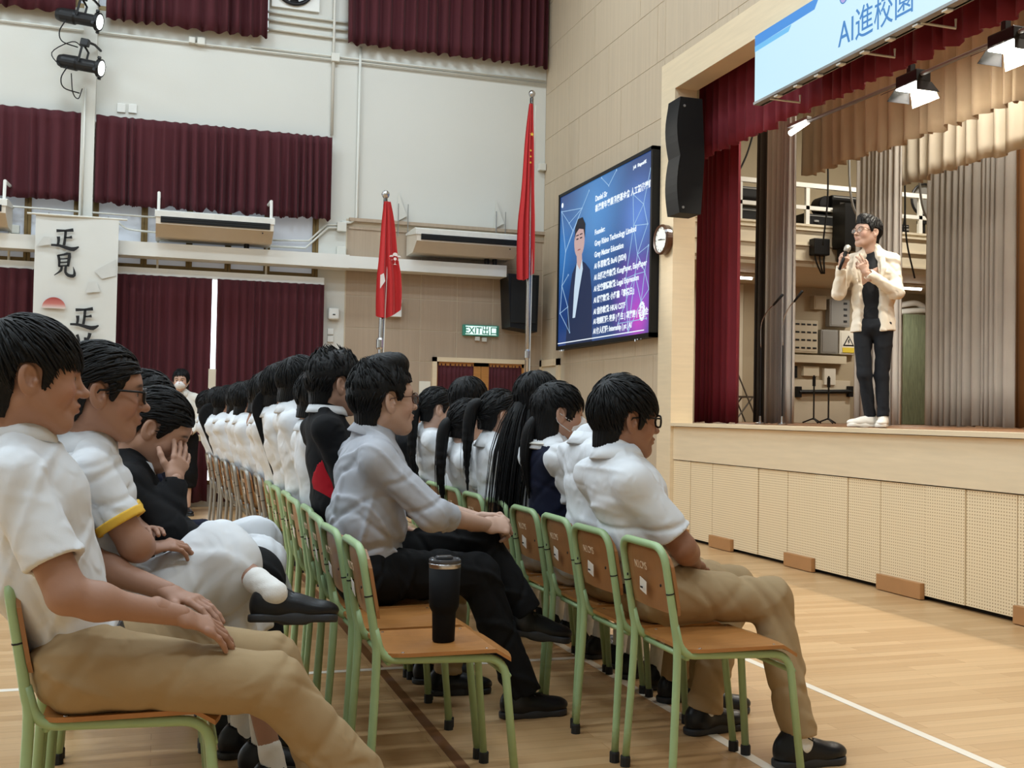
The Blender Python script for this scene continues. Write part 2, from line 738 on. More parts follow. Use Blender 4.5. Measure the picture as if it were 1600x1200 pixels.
M_BEIGED = mat('beige_drape', lin(178, 158, 130), 0.8, sheen=0.05, bump=0.2, bscale=260, vary=0.05, vscale=4)
M_BEIGELIT = mat('floodlit_beige_drape', lin(214, 205, 188), 0.8, bump=0.2, bscale=260, vary=0.05, vscale=4)  # second border: paler than the first, floodlight put into the cloth colour
M_TAND = mat('brown_drape', lin(140, 92, 44), 0.8, sheen=0.2, vary=0.05)
M_BLACK = mat('black_plastic', (0.007, 0.007, 0.0075, 1), 0.5, spec=0.3)
M_BLACKM = mat('black_metal', (0.010, 0.010, 0.011, 1), 0.42, spec=0.35)
M_STEEL = mat('stainless_steel', (0.55, 0.55, 0.56, 1), 0.22, metal=1.0, bump=0.05, bscale=200)
M_GREYM = mat('grey_metal', lin(150, 150, 148), 0.45, metal=0.5)
M_GOLD = mat('bronze_anodised', lin(120, 98, 58), 0.4, metal=0.4)
M_CONDUIT = mat('painted_conduit', lin(214, 212, 202), 0.5)
M_ACBODY = mat('aircon_shell', lin(212, 202, 186), 0.5, vary=0.03)
M_ACTOP = mat('aircon_shell_white', lin(218, 216, 208), 0.5, vary=0.06, vscale=14)
M_WOOD = mat('brown_wood', lin(176, 120, 60), 0.45, vary=0.12, vscale=5, vstretch=(1, 1, 14), bump=0.1)
M_FLAG = mat('red_flag_cloth', lin(190, 28, 30), 0.7, sheen=0.2, bump=0.1, bscale=300)
M_FROST = mat('frosted_glass', lin(205, 208, 214), 0.35, emit=(0.8, 0.88, 1, 1), estr=0.10)
M_DAY = mat('daylit_glass', lin(235, 240, 245), 0.3, emit=(0.86, 0.93, 1, 1), estr=3.2)
M_LAMPON = mat('lit_lamp_lens', (1, 1, 1, 1), 0.3, emit=(1.0, 0.97, 0.9, 1), estr=14.0)
M_TUBE = mat('lit_tube', (1, 1, 1, 1), 0.3, emit=(1.0, 0.97, 0.92, 1), estr=7.0)
M_SPOTON = mat('lit_spot_lens', (1, 1, 1, 1), 0.3, emit=(0.98, 1.0, 0.98, 1), estr=5.0)
M_INK = mat('black_ink', (0.01, 0.01, 0.011, 1), 0.8)
M_BANNER = mat('banner_fabric', lin(212, 212, 206), 0.7, vary=0.035, vscale=2.2)
M_BACKW = mat('backstage_plaster', lin(178, 164, 138), 0.7, vary=0.05, vscale=2)
M_BACKL = mat('backstage_cream', lin(216, 206, 184), 0.6, vary=0.05, vscale=3)
M_STFLOOR = mat('stage_boards', lin(120, 84, 52), 0.5, vary=0.15, vscale=6, vstretch=(1, 8, 1))
M_GREENW = mat('weathered_green_wood', lin(130, 140, 112), 0.8, bump=0.5, bscale=20, bstretch=(8, 8, 0.6), vary=0.28, vscale=9, vstretch=(7, 7, 0.7))
M_BOXG = mat('grey_enclosure', lin(140, 138, 132), 0.5)
M_BOXC = mat('cream_enclosure', lin(206, 196, 172), 0.5)
M_PAPER = mat('paper', lin(226, 222, 208), 0.7)
M_YELLOW = mat('yellow_sign', lin(226, 200, 60), 0.6)


def wood_floor():
    m = bpy.data.materials.new('sprung_wood_floor')
    m.use_nodes = True
    nt = m.node_tree
    N, L = nt.nodes, nt.links
    b = N['Principled BSDF']
    tc = N.new('ShaderNodeTexCoord')
    br = N.new('ShaderNodeTexBrick')
    br.offset = 0.37
    br.inputs['Scale'].default_value = 1.0
    br.inputs['Brick Width'].default_value = 0.9
    br.inputs['Row Height'].default_value = 0.07
    br.inputs['Mortar Size'].default_value = 0.0012
    br.inputs['Mortar Smooth'].default_value = 0.4
    br.inputs['Bias'].default_value = 0.0
    br.inputs['Color1'].default_value = lin(206, 168, 122)
    br.inputs['Color2'].default_value = lin(186, 146, 100)
    br.inputs['Mortar'].default_value = lin(160, 116, 70)
    L.new(tc.outputs['Object'], br.inputs['Vector'])
    mp = N.new('ShaderNodeMapping')
    mp.inputs['Scale'].default_value = (1.2, 22, 1)
    L.new(tc.outputs['Object'], mp.inputs['Vector'])
    nz = N.new('ShaderNodeTexNoise')
    nz.inputs['Scale'].default_value = 2.2
    nz.inputs['Detail'].default_value = 6
    L.new(mp.outputs['Vector'], nz.inputs['Vector'])
    mr = N.new('ShaderNodeMapRange')
    mr.inputs['To Min'].default_value = 0.86
    mr.inputs['To Max'].default_value = 1.14
    L.new(nz.outputs['Fac'], mr.inputs['Value'])
    hv = N.new('ShaderNodeHueSaturation')
    L.new(br.outputs['Color'], hv.inputs['Color'])
    L.new(mr.outputs['Result'], hv.inputs['Value'])
    L.new(hv.outputs['Color'], b.inputs['Base Color'])
    b.inputs['Roughness'].default_value = 0.36
    b.inputs['Coat Weight'].default_value = 0.25
    b.inputs['Coat Roughness'].default_value = 0.25
    return m


def perforated(name, col, hole, su, sv, along='y'):
    """board with a grid of small punched holes (colour and relief only)"""
    m = bpy.data.materials.new(name)
    m.use_nodes = True
    nt = m.node_tree
    N, L = nt.nodes, nt.links
    b = N['Principled BSDF']
    tc = N.new('ShaderNodeTexCoord')
    sp = N.new('ShaderNodeSeparateXYZ')
    L.new(tc.outputs['Object'], sp.inputs[0])

    def wave(sock, s):
        a = N.new('ShaderNodeMath')
        a.operation = 'MULTIPLY'
        a.inputs[1].default_value = 2 * PI / s
        L.new(sock, a.inputs[0])
        c = N.new('ShaderNodeMath')
        c.operation = 'SINE'
        L.new(a.outputs[0], c.inputs[0])
        return c.outputs[0]
    p = wave(sp.outputs['Y'], su)
    q = wave(sp.outputs['Z'], sv)
    mn = N.new('ShaderNodeMath')
    mn.operation = 'MINIMUM'
    L.new(p, mn.inputs[0])
    L.new(q, mn.inputs[1])
    cr = N.new('ShaderNodeMapRange')
    cr.inputs['From Min'].default_value = 0.05
    cr.inputs['From Max'].default_value = 0.45
    L.new(mn.outputs[0], cr.inputs['Value'])
    mx = N.new('ShaderNodeMix')
    mx.data_type = 'RGBA'
    mx.inputs[6].default_value = col
    mx.inputs[7].default_value = hole
    L.new(cr.outputs['Result'], mx.inputs[0])
    L.new(mx.outputs[2], b.inputs['Base Color'])
    b.inputs['Roughness'].default_value = 0.5
    return m


M_FLOOR = wood_floor()
M_PERF = perforated('perforated_board', lin(236, 216, 180), lin(176, 148, 110), 0.021, 0.019)
M_LINE = mat('court_line_paint', lin(226, 216, 200), 0.45)
M_LINEB = mat('brown_floor_line', lin(120, 78, 44), 0.45)

# ---------------------------------------------------------------- hall shell
XS, YF, XL, YN, ZC = 4.57, 12.8, -10.5, -6.0, 7.6
STAGE_Z = 1.065
struct('floor', MB().box((XL, YN, -0.12), (XS + 0.3, YF + 0.2, 0.0)), M_FLOOR, 'polished pale wood floor of the hall')
fl = MB().box((1.865, -6, 0.0), (1.905, 12.7, 0.0015)).box((2.60, -6, 0.0), (2.64, 12.7, 0.0015)).box((-9, 4.63, 0.0), (2.62, 4.67, 0.0016))
struct('floor_line', fl, M_LINE, 'white painted court lines on the wood floor')
struct('floor_line', MB().box((0.92, -6, 0.0), (0.96, 12.7, 0.0012)), M_LINEB, 'brown line along the wood floor')  # thin darker brown strip running the length of the floor
struct('ceiling', MB().box((XL, YN, ZC), (13.5, 16.5, ZC + 0.15)), M_WHITE)
struct('wall_near', MB().box((XL, YN - 0.15, 0), (XS, YN, ZC)), M_WHITE)
struct('wall_rear', MB().box((XL - 0.15, YN, 0), (XL, YF, ZC)), M_WHITE)

ORD = ['first', 'second', 'third', 'fourth']
BATTEN = lambda i: 'white ceiling batten, %s from the far wall in the %s line from the stage' % (ORD[3 - i % 4], ORD[3 - i // 4])
lamp = thing('ceiling_light', BATTEN(0), 'light', (HALL_LAMPS[0][0], HALL_LAMPS[0][1], 7.34), 0, 'ceiling battens of the hall')
MB().cbox((0, 0, 0.06), (1.6, 0.6, 0.08), 0.01).build('housing', M_TRIMW, lamp)
MB().cbox((0, 0, 0.19), (0.3, 0.1, 0.2)).build('bracket', M_TRIMW, lamp)
for i, (lx, ly) in enumerate(HALL_LAMPS[1:], 1):
    c = copy_tree(lamp)
    c['label'] = BATTEN(i)
    c.location = (lx, ly, 7.34)

# ---------------------------------------------------------------- far wall (Y = 12.8), facing the viewer
# masonry with window openings: lower band of full windows z 0.9-3.38, middle z 3.38-4.3, upper z 5.5-7.2
WIN_L, WIN_R = -9.6, 1.72
wf = MB()
T = 0.22
wf.box((XL, YF, 0), (2.06, YF + T, 0.25))
wf.box((XL, YF, 4.34), (2.06, YF + T, 5.56))
wf.box((XL, YF, 7.15), (XS, YF + T, ZC))
wf.box((XL, YF, 0.25), (WIN_L, YF + T, 7.15))
wf.box((WIN_R, YF, 0.25), (2.06, YF + T, 4.34))
wf.box((2.06, YF, 3.42), (XS, YF + T, 7.15))
wf.box((1.10, YF, 5.56), (2.06, YF + T, 7.15))
struct('wall_far', wf, M_WHITE, 'white plastered wall with maroon curtained windows')

# pilaster and ledges on the far wall
struct('trim_1', MB().box((-0.905, YF - 0.16, 0.0), (-0.765, YF, ZC)), M_WHITE, 'white pilaster between the curtained windows')
struct('trim_2', MB().box((-9.6, YF - 0.30, 2.79), (2.06, YF - 0.04, 2.945)).box((2.06, YF - 0.30, 2.795), (3.99, YF - 0.04, 2.935)), M_TRIMW,
       'long white ledge running below the air conditioners')
struct('trim_3', MB().box((-9.6, YF - 0.10, 2.595), (1.80, YF, 2.685)), M_TRIMW, 'white curtain track board over the lower curtains')

# window strip between the middle and the lower curtains
def window(n, x0, x1, z0, z1, mull, label):
    w = tag(bpy.data.objects.new('window_%d' % n, None), label)
    C.objects.link(w)
    w['kind'] = 'structure'
    MB().box((x0, YF + 0.02, z0), (x1, YF + 0.06, z0 + 0.06)).box((x0, YF + 0.02, z1 - 0.06), (x1, YF + 0.06, z1)).build('window_frame', M_GOLD, w)
    xs = [x0] + mull + [x1]
    for a in xs:
        MB().box((a - 0.035, YF - 0.005, z0), (a - 0.004, YF + 0.06, z1)).box((a + 0.004, YF - 0.005, z0), (a + 0.035, YF + 0.06, z1)).box((a - 0.006, YF + 0.01, z0), (a + 0.006, YF + 0.06, z1)).build('mullion', M_GOLD, w)
    for a, b in zip(xs[:-1], xs[1:]):
        MB().box((a + 0.006, YF + 0.03, z0 + 0.01), (b - 0.006, YF + 0.045, z1 - 0.01)).build('pane', M_FROST, w)
    return w


def mull(a, b, s):
    return [a + s * k for k in range(1, int((b - a) / s + 0.5))]


window(1, -0.74, 1.70, 2.68, 4.3, [-0.22, 0.27, 0.70, 1.14], 'bronze framed window with frosted panes below the middle curtain')
window(2, -4.5, -0.93, 2.68, 4.3, [-3.7, -3.1, -2.5, -1.95, -1.43], 'bronze framed window with frosted panes beyond the banner')
window(3, -0.74, 1.70, 0.25, 2.68, [0.545], 'tall window behind the lower maroon curtains')
window(4, -4.5, -0.93, 0.25, 2.68, [-2.7], 'tall window behind the curtains beside the banner')
window(5, -4.5, 1.05, 5.56, 7.15, [-3.4, -2.4, -1.0, 0.2], 'high window behind the upper curtains')

def curtain(name, label, p0, p1, z0, z1, nf, amp, m, seed, group=None, **kw):
    me = curtain_mesh(p0, p1, z0, z1, nf, amp, seed, **kw)
    o = obj(name, me, m)
    return tag(o, label, 'curtain', group)


YC = YF - 0.12
curtain('window_curtain', 'short maroon curtain in the middle row beside the spotlight column, nearest the pilaster', (-3.3, YC), (-0.905, YC), 3.37, 4.355, 17, 0.05, M_MAROON, 1)
curtain('window_curtain', 'wide short maroon curtain hanging above the wall air conditioner', (-0.755, YC), (1.855, YC), 3.37, 4.35, 24, 0.05, M_MAROON, 2, hem=0.05)
curtain('window_curtain', 'upper maroon curtain left of the two black spotlights', (-3.3, YC), (-1.0, YC), 5.44, 7.3, 13, 0.055, M_MAROON, 3)
curtain('window_curtain', 'upper maroon curtain between the spotlights and the exhaust fan', (-0.69, YC), (1.075, YC), 5.44, 7.3, 13, 0.055, M_MAROON, 4)
curtain('window_curtain', 'upper maroon curtain in the corner beside the stage wall', (2.0, YC), (4.54, YC), 5.50, 7.3, 19, 0.058, M_MAROON, 5)
curtain('window_curtain', 'long maroon curtain at the far edge, behind the calligraphy banner', (-3.3, YC), (-1.32, YC), 0.06, 2.60, 16, 0.046, M_MAROON, 6)
curtain('window_curtain', 'long maroon curtain between the calligraphy banner and the bright gap', (-1.30, YC), (0.53, YC), 0.06, 2.60, 17, 0.046, M_MAROON, 7)
curtain('window_curtain', 'long maroon curtain between the bright gap and the white corner', (0.585, YC), (1.80, YC), 0.06, 2.60, 13, 0.046, M_MAROON, 8)
# the daylit strip of glass seen through the gap of the curtains
MB().box((0.50, YF - 0.012, 0.3), (0.62, YF - 0.004, 2.62)).build('pane', M_DAY, bpy.data.objects['window_3'])
tag(MB().cbox((0.557, YC - 0.03, 1.46), (0.09, 0.012, 0.22)).build('window_latch_plate', M_BACKL), 'pale plate across the bright gap between the lower curtains', 'plate')

# recessed beige panelling under the white corner bay
pf = struct('wall_far_panelling', MB().box((2.06, YF - 0.004, 0), (XS, YF + 0.2, 3.42)), M_JOINT, 'beige panelled lower wall in the corner behind the flags')
zs = [0.0, 0.58, 1.16, 1.74, 2.12, 2.50, 2.93, 3.32]
xs = [2.07, 2.53, 2.99, 3.45, 3.91, 4.37, 4.56]
DOORBOX = (3.14, 4.37, 1.80)
for i in range(len(xs) - 1):
    for j in range(len(zs) - 1):
        x0, x1, z0, z1 = xs[i] + 0.004, xs[i + 1] - 0.004, zs[j] + 0.004, zs[j + 1] - 0.004
        if x0 > 3.1 and x1 < 4.4 and z0 < 1.7:
            if z1 <= 1.80:
                continue
        MB().cbox(((x0 + x1) / 2, YF + 0.002, (z0 + z1) / 2), (x1 - x0, 0.02, z1 - z0), 0.002).build('panel', M_PANELF, pf)
struct('trim_4', MB().box((2.09, YF - 0.05, 3.39), (XS, YF, 3.43)).box((2.09, YF - 0.02, 3.30), (XS, YF, 3.33)), M_PANELF, 'beige cornice under the white corner bay')

# double door with curtained glass in the corner
d1 = tag(bpy.data.objects.new('door_1', None), 'double wooden door with maroon curtained panes under the exit sign')
C.objects.link(d1)
d1['kind'] = 'structure'
MB().box((3.147, YF - 0.05, 0), (3.20, YF + 0.02, 1.80)).box((4.33, YF - 0.05, 0), (4.38, YF + 0.02, 1.80)).box((3.147, YF - 0.05, 1.745), (4.38, YF + 0.02, 1.80)).build('door_frame', M_PROS, d1)
for a, b in ((3.20, 3.765), (3.77, 4.33)):
    lf = MB().box((a, YF - 0.02, 0), (b, YF + 0.01, 0.25)).box((a, YF - 0.02, 1.70), (b, YF + 0.01, 1.745))
    lf.box((a, YF - 0.02, 0.2), (a + (0.03 if a < 3.5 else 0.10), YF + 0.01, 1.745)).box((b - (0.09 if a < 3.5 else 0.03), YF - 0.02, 0.2), (b, YF + 0.01, 1.745))
    lf.build('door_leaf', M_WOOD, d1)
obj('door_curtain', curtain_mesh((3.215, YF - 0.012), (3.685, YF - 0.012), 0.25, 1.725, 9, 0.010, 31), M_MAROON, d1)
obj('door_curtain', curtain_mesh((3.87, YF - 0.012), (4.32, YF - 0.012), 0.25, 1.725, 9, 0.010, 32), M_MAROON, d1)

# notice sheet beside the door
tag(MB().cbox((3.06, YF - 0.012, 1.36), (0.14, 0.006, 0.28)).build('notice_sheet', M_PAPER), 'pale notice sheet on the panelled wall beside the double door', 'notice')

# illuminated exit sign
ex = thing('exit_sign', 'green and white lit exit sign above the double door', 'sign', (3.75, YF - 0.05, 2.145))
M_EXITG = mat('exit_green', lin(70, 150, 130), 0.5)
M_EXITW = mat('exit_face', lin(225, 245, 240), 0.5, emit=(0.75, 1.0, 0.93, 1), estr=0.75)
MB().cbox((0, 0.02, 0), (0.46, 0.06, 0.135), 0.005).build('housing', M_EXITG, ex)
MB().cbox((0, -0.012, 0), (0.40, 0.008, 0.105)).build('face', M_EXITW, ex)
obj('lettering', on_plane(text_mesh('EXIT出口', 0.115, 0.001, 0.0018, 'CENTER', sx=0.92), (0, -0.018, -0.041), FAR_U, UPZ), M_EXITG, ex)
MB().cbox((-0.04, 0.02, -0.10), (0.06, 0.03, 0.05), 0.004).cbox((0.05, 0.02, -0.11), (0.06, 0.03, 0.05), 0.004).build('junction_box', M_CONDUIT, ex)

# emergency twin light, partly behind the flag
em = thing('emergency_light', 'white emergency light box behind the folded flag', 'light', (2.63, YF - 0.05, 2.33))
MB().cbox((0, 0, 0), (0.22, 0.07, 0.13), 0.008).build('body', M_TRIMW, em)
MB().lathe([(0.02, 0), (0.05, -0.02), (0.05, -0.05), (0.01, -0.055)], 16, (0.06, 0.0, 0.12), 'y').build('lamp_head', M_TRIMW, em, smooth=True)

# wall loudspeaker in the corner
sp = thing('wall_speaker', 'black loudspeaker cabinet on the panelled wall beside the flagpole', 'speaker', (4.19, YF - 0.2, 2.49))
MB().prism([(-0.2, 0.34), (0.2, 0.34), (0.185, -0.36), (-0.165, -0.31)], lambda u, w, d: (u, d - 0.17, w), 0.34).build('cabinet', M_BLACK, sp)
MB().cbox((0.0, -0.178, 0.02), (0.32, 0.012, 0.56), 0.006).build('grille', mat('speaker_grille', (0.006, 0.006, 0.006, 1), 0.85, bump=0.4, bscale=500), sp)
MB().cbox((0.03, 0.17, -0.1), (0.1, 0.06, 0.3)).build('bracket', M_BLACKM, sp)

# air conditioners
def aircon(x, z, wid, label, loc_y=YF - 0.30):
    t = thing('air_conditioner', label, 'air conditioner', (x, loc_y, z), 0, 'ceiling type air conditioners on the far wall')
    h = wid / 2
    prof = [(-0.30, -0.02), (-0.30, 0.115), (-0.24, 0.135), (0.25, 0.135), (0.25, -0.13), (-0.1, -0.13)]
    MB().prism(prof, lambda u, w, d: (d - h, u, w), wid).build('shell', M_ACBODY, t)
    MB().prism([(-0.308, 0.055), (-0.308, 0.118), (-0.24, 0.142), (0.25, 0.142), (0.25, 0.12)], lambda u, w, d: (d - h - 0.012, u, w), wid + 0.024).build('top_cover', M_ACTOP, t)
    MB().box((-h + 0.05, -0.312, -0.005), (h - 0.04, -0.298, 0.062)).build('air_outlet', M_BLACK, t)
    for k in range(2):
        MB().box((-h + 0.06, -0.317, 0.012 + 0.026 * k), (h - 0.05, -0.31, 0.019 + 0.026 * k)).build('louvre', M_BLACKM, t)
    MB().lathe([(0.008, -0.004), (0.008, 0.004)], 10, (h - 0.12, -0.303, -0.05), 'y').build('badge', M_BLACK, t)
    return t


a1 = aircon(0.53, 3.13, 1.25, 'beige air conditioner below the wide middle curtain, right of the banner')
a2 = aircon(3.42, 3.14, 1.26, 'beige air conditioner on the corner panelling between the two flags')
a3 = aircon(-2.2, 3.13, 1.25, 'beige air conditioner cut by the picture edge beyond the banner')
for t, xo in ((a1, (-0.6, 0.6)), (a3, (-0.6, 0.6))):
    for x in xo:
        MB().tube([(x, -0.26, -0.02), (x, -0.22, 0.33), (x, 0.26, 0.36)], 0.018, 6).build('hanger', M_TRIMW, t)
        MB().tube([(x, 0.24, -0.1), (x, 0.24, -0.52)], 0.014, 6).build('strut', M_CONDUIT, t)
for x in (-0.74, 0.5):
    MB().tube([(x, 0.24, 0.1), (x, 0.24, 0.5)], 0.006, 5).tube([(x + 0.12, 0.24, 0.1), (x + 0.12, 0.24, 0.5)], 0.006, 5).build('hanger_rod', M_GREYM, a2)
    MB().prism([(x - 0.02, 0.28), (x + 0.11, 0.36), (x + 0.0, 0.64)], lambda u, w, d: (u, 0.27 + d, w), 0.015).build('gusset_plate', M_CONDUIT, a2)
MB().tube([(0.33, 0.05, -0.1), (0.33, 0.05, -0.24)], 0.03, 8).tube([(0.43, 0.05, -0.1), (0.43, 0.05, -0.24)], 0.03, 8).build('pipe', M_BLACK, a2)
MB().tube([(0.36, 0.05, -0.1), (0.36, 0.05, -0.22)], 0.03, 8).build('pipe', M_BLACK, a1)

# painted conduits, each run its own
def conduit(label, pts, r=0.014):
    return tag(MB().tube(pts, r, 6).build('conduit', M_CONDUIT, smooth=True), label, 'conduit')


yv = YF - 0.03
conduit('painted conduit running under the upper curtains beneath the fan, lower of a pair', [(-3.3, yv, 5.30), (4.55, yv, 5.31)], 0.012)
conduit('painted conduit running under the upper curtains, upper of a close pair', [(0.9, yv, 5.345), (4.55, yv, 5.355)], 0.012)
conduit('horizontal conduit below the exhaust fan, lowest of three', [(1.06, yv, 5.58), (2.06, yv, 5.57)], 0.016)
conduit('horizontal conduit below the exhaust fan, middle of three', [(1.06, yv, 5.69), (2.06, yv, 5.68)], 0.016)
conduit('horizontal conduit below the exhaust fan, topmost of three', [(1.06, yv, 5.78), (2.06, yv, 5.77)], 0.014)
conduit('vertical conduit down the white corner from fan to cornice', [(2.18, yv, 5.5), (2.18, yv, 3.42), (2.1, yv, 3.37), (2.0, yv, 3.37)], 0.018)
conduit('vertical conduit beside the right end of the wide middle curtain', [(1.86, yv, 7.5), (1.86, yv, 4.4)], 0.018)
conduit('slanting conduit stepping down beside the window strip, outer of two', [(2.0, yv, 3.30), (1.84, yv, 3.29), (1.58, yv, 3.03), (-0.05, yv - 0.1, 3.0)], 0.015)
conduit('slanting conduit stepping down beside the window strip, inner of two', [(2.0, yv, 3.335), (1.82, yv, 3.325), (1.62, yv, 3.12), (1.2, yv, 3.10)], 0.013)
conduit('thin conduit looping from the banner to the air conditioner', bez([(-0.5, yv - 0.05, 3.18), (-0.42, yv - 0.05, 3.12), (-0.3, yv - 0.05, 3.10), (0.0, yv - 0.05, 3.09)], 12), 0.012)
conduit('long thin conduit below the middle curtain behind the banner top', [(-3.0, yv - 0.12, 3.27), (-0.1, yv - 0.12, 3.25)], 0.011)
conduit('vertical wiring duct on the pilaster below the two spotlights', [(-0.87, YF - 0.18, 4.62), (-0.87, YF - 0.18, 3.2)], 0.012)
for lab, x, z, s in (('small white junction box under the upper curtain conduit', 0.34, 5.33, 0.085), ('round white detector under the upper curtain conduit', 0.24, 5.33, 0.07),
                     ('white junction box where conduits cross below the fan', 1.88, 5.33, 0.10), ('white junction box at the corner of the panelling', 2.0, 3.31, 0.11),
                     ('white junction box above the end of the long ledge', 2.0, 3.02, 0.11), ('white switch box beside the banner edge', -1.55, 3.03, 0.09),
                     ('white box on the wall near the stage corner', 4.52, 4.25, 0.09)):
    tag(MB().cbox((x, YF - 0.035, z), (s, 0.07, s), 0.008).build('junction_box', M_CONDUIT), lab, 'junction box')
# access point and switches on the white corner column
ap = thing('wall_router', 'white wall access point beside the long curtain', 'device', (1.93, YF - 0.04, 2.27))
MB().cbox((0, 0, 0), (0.13, 0.05, 0.14), 0.02).build('body', M_TRIMW, ap, smooth=True)
MB().cbox((0, -0.027, -0.01), (0.03, 0.006, 0.012)).build('lens', M_BLACK, ap)
for z, lab in ((2.06, 'small white switch plate under the wall access point, upper one'), (1.97, 'small white switch plate under the wall access point, lower one')):
    tag(MB().cbox((1.9, YF - 0.01, z), (0.07, 0.02, 0.07), 0.005).build('switch_plate', M_TRIMW), lab, 'switch')
tag(MB().cbox((-0.5, YF - 0.01, 4.48), (0.09, 0.02, 0.10), 0.004).build('vent_plate', M_TRIMW), 'small white plate above the wide middle curtain, first of two', 'plate')
tag(MB().cbox((-0.38, YF - 0.01, 4.485), (0.09, 0.02, 0.10), 0.004).build('vent_plate', M_TRIMW), 'small white plate above the wide middle curtain, second of two', 'plate')

# exhaust fan at the top edge
fan = thing('exhaust_fan', 'round exhaust fan in a white frame at the top edge between curtains', 'fan', (1.38, YF - 0.03, 6.12))
MB().cbox((0.02, 0.01, -0.02), (0.56, 0.04, 0.5), 0.006).build('plate', M_TRIMW, fan)
ring = MB()
ring.tube([(0.22 * math.cos(2 * PI * k / 28), -0.03, 0.22 * math.sin(2 * PI * k / 28)) for k in range(29)], 0.02, 6, False)
ring.tube([(0.15 * math.cos(2 * PI * k / 28), -0.045, 0.15 * math.sin(2 * PI * k / 28)) for k in range(29)], 0.008, 5, False)
ring.build('guard_ring', M_BLACKM, fan, smooth=True)
MB().lathe([(0.2, -0.012), (0.2, -0.016)], 24, (0, 0, 0), 'y').build('opening', M_DARKGAP, fan)
for k in range(6):
    a = k * PI / 3
    bl = MB()
    bl.prism([(0.03, -0.02), (0.19, -0.05), (0.19, 0.05), (0.03, 0.02)], lambda u, w, d: (u * math.cos(a) - w * math.sin(a), -0.03 + d + 0.2 * w, u * math.sin(a) + w * math.cos(a)), 0.004)
    bl.build('blade', M_GREYM, fan)

# two profile spotlights on the pilaster
def spotlight(x, z, label):
    t = thing('spotlight', label, 'spotlight', (x, YF - 0.42, z))
    R = Matrix.Rotation(0.20, 3, 'Y') @ Matrix.Rotation(-0.35, 3, 'Z')

    def tr(mb):
        mb.v = [tuple(R @ Vector(v)) for v in mb.v]
        return mb
    tr(MB().lathe([(0.035, -0.26), (0.06, -0.25), (0.075, -0.2), (0.08, -0.05), (0.068, -0.03), (0.066, 0.17), (0.075, 0.18), (0.075, 0.2)], 18, (0, 0, 0), 'x')).build('barrel', M_BLACKM, t, smooth=False)
    tr(MB().lathe([(0.098, 0.19), (0.098, 0.225), (0.09, 0.225)], 18, (0, 0, 0), 'x')).build('colour_frame', M_BLACKM, t)
    tr(MB().lathe([(0.078, 0.2255), (0.06, 0.232), (0.02, 0.235)], 18, (0, 0, 0), 'x')).build('lens', M_SPOTON, t)
    for k in range(4):
        a = k * PI / 2 + 0.5
        tr(MB().cbox((0.2, 0.11 * math.cos(a), 0.11 * math.sin(a)), (0.03, 0.025, 0.025))).build('clip', M_BLACKM, t)
    tr(MB().tube([(0.0, 0.085, 0.0), (0.0, 0.085, 0.17), (-0.02, 0.0, 0.21), (0.0, -0.085, 0.17), (0.0, -0.085, 0.0)], 0.012, 6)).build('yoke', M_BLACKM, t)
    tr(MB().cbox((-0.02, 0.0, 0.245), (0.09, 0.06, 0.08), 0.01).tube([(0.0, 0.0, 0.26), (0.03, 0.12, 0.28), (0.03, 0.28, 0.28)], 0.014, 6)).build('clamp', M_BLACKM, t)
    l = bpy.data.lights.new('spotlight_beam', 'SPOT')
    l.energy = 520
    l.spot_size = math.radians(22)
    l.spot_blend = 0.6
    l.shadow_soft_size = 0.08
    l.color = (1.0, 0.95, 0.86)
    lo = bpy.data.objects.new('spotlight_beam', l)
    C.objects.link(lo)
    lo.parent = t
    a0 = R @ Vector((0.30, 0, 0))
    lo.location = a0
    aim = Vector((5.9, 7.1, 2.0)) - (Vector((x, YF - 0.42, z)) + a0)
    lo.rotation_euler = aim.to_track_quat('-Z', 'Y').to_euler()
    MB().tube(bez([(-0.14, 0, -0.04), (-0.2, 0.02, -0.16), (-0.17, 0.04, -0.26), (-0.02, 0.12, -0.28)], 16), 0.007, 5).build('cable', M_BLACK, t, smooth=True)
    return t


spotlight(-0.93, 5.30, 'upper black profile spotlight on the white pilaster')
spotlight(-0.90, 4.80, 'lower black profile spotlight on the white pilaster')
tag(MB().tube(bez([(-1.1, YF - 0.4, 4.75), (-1.2, YF - 0.4, 4.9), (-1.0, YF - 0.38, 5.05), (-0.9, YF - 0.3, 5.02)], 16), 0.006, 5).tube(
    bez([(-1.0, YF - 0.4, 4.7), (-0.98, YF - 0.38, 4.5), (-0.93, YF - 0.3, 4.46), (-0.9, YF - 0.2, 4.6)], 16), 0.006, 5).build('lamp_cable', M_BLACK, smooth=True),
    'loose dark cable looping beside the two spotlights', 'cable')

# calligraphy banner
def stroke(pts, ws):
    """one brush stroke as a closed outline"""
    g = bez([(x, z, 0) for x, z in pts], 10)
    n = len(g)
    L, Rr = [], []
    for i, p in enumerate(g):
        t = (g[min(i + 1, n - 1)] - g[max(i - 1, 0)]).normalized()
        k = i / (n - 1) * (len(ws) - 1)
        w = ws[int(min(k, len(ws) - 2))] + (ws[int(min(k, len(ws) - 2)) + 1] - ws[int(min(k, len(ws) - 2))]) * (k - int(min(k, len(ws) - 2)))
        L.append((p.x - t.y * w, p.y + t.x * w))
        Rr.append((p.x + t.y * w, p.y - t.x * w))
    return L + Rr[::-1]


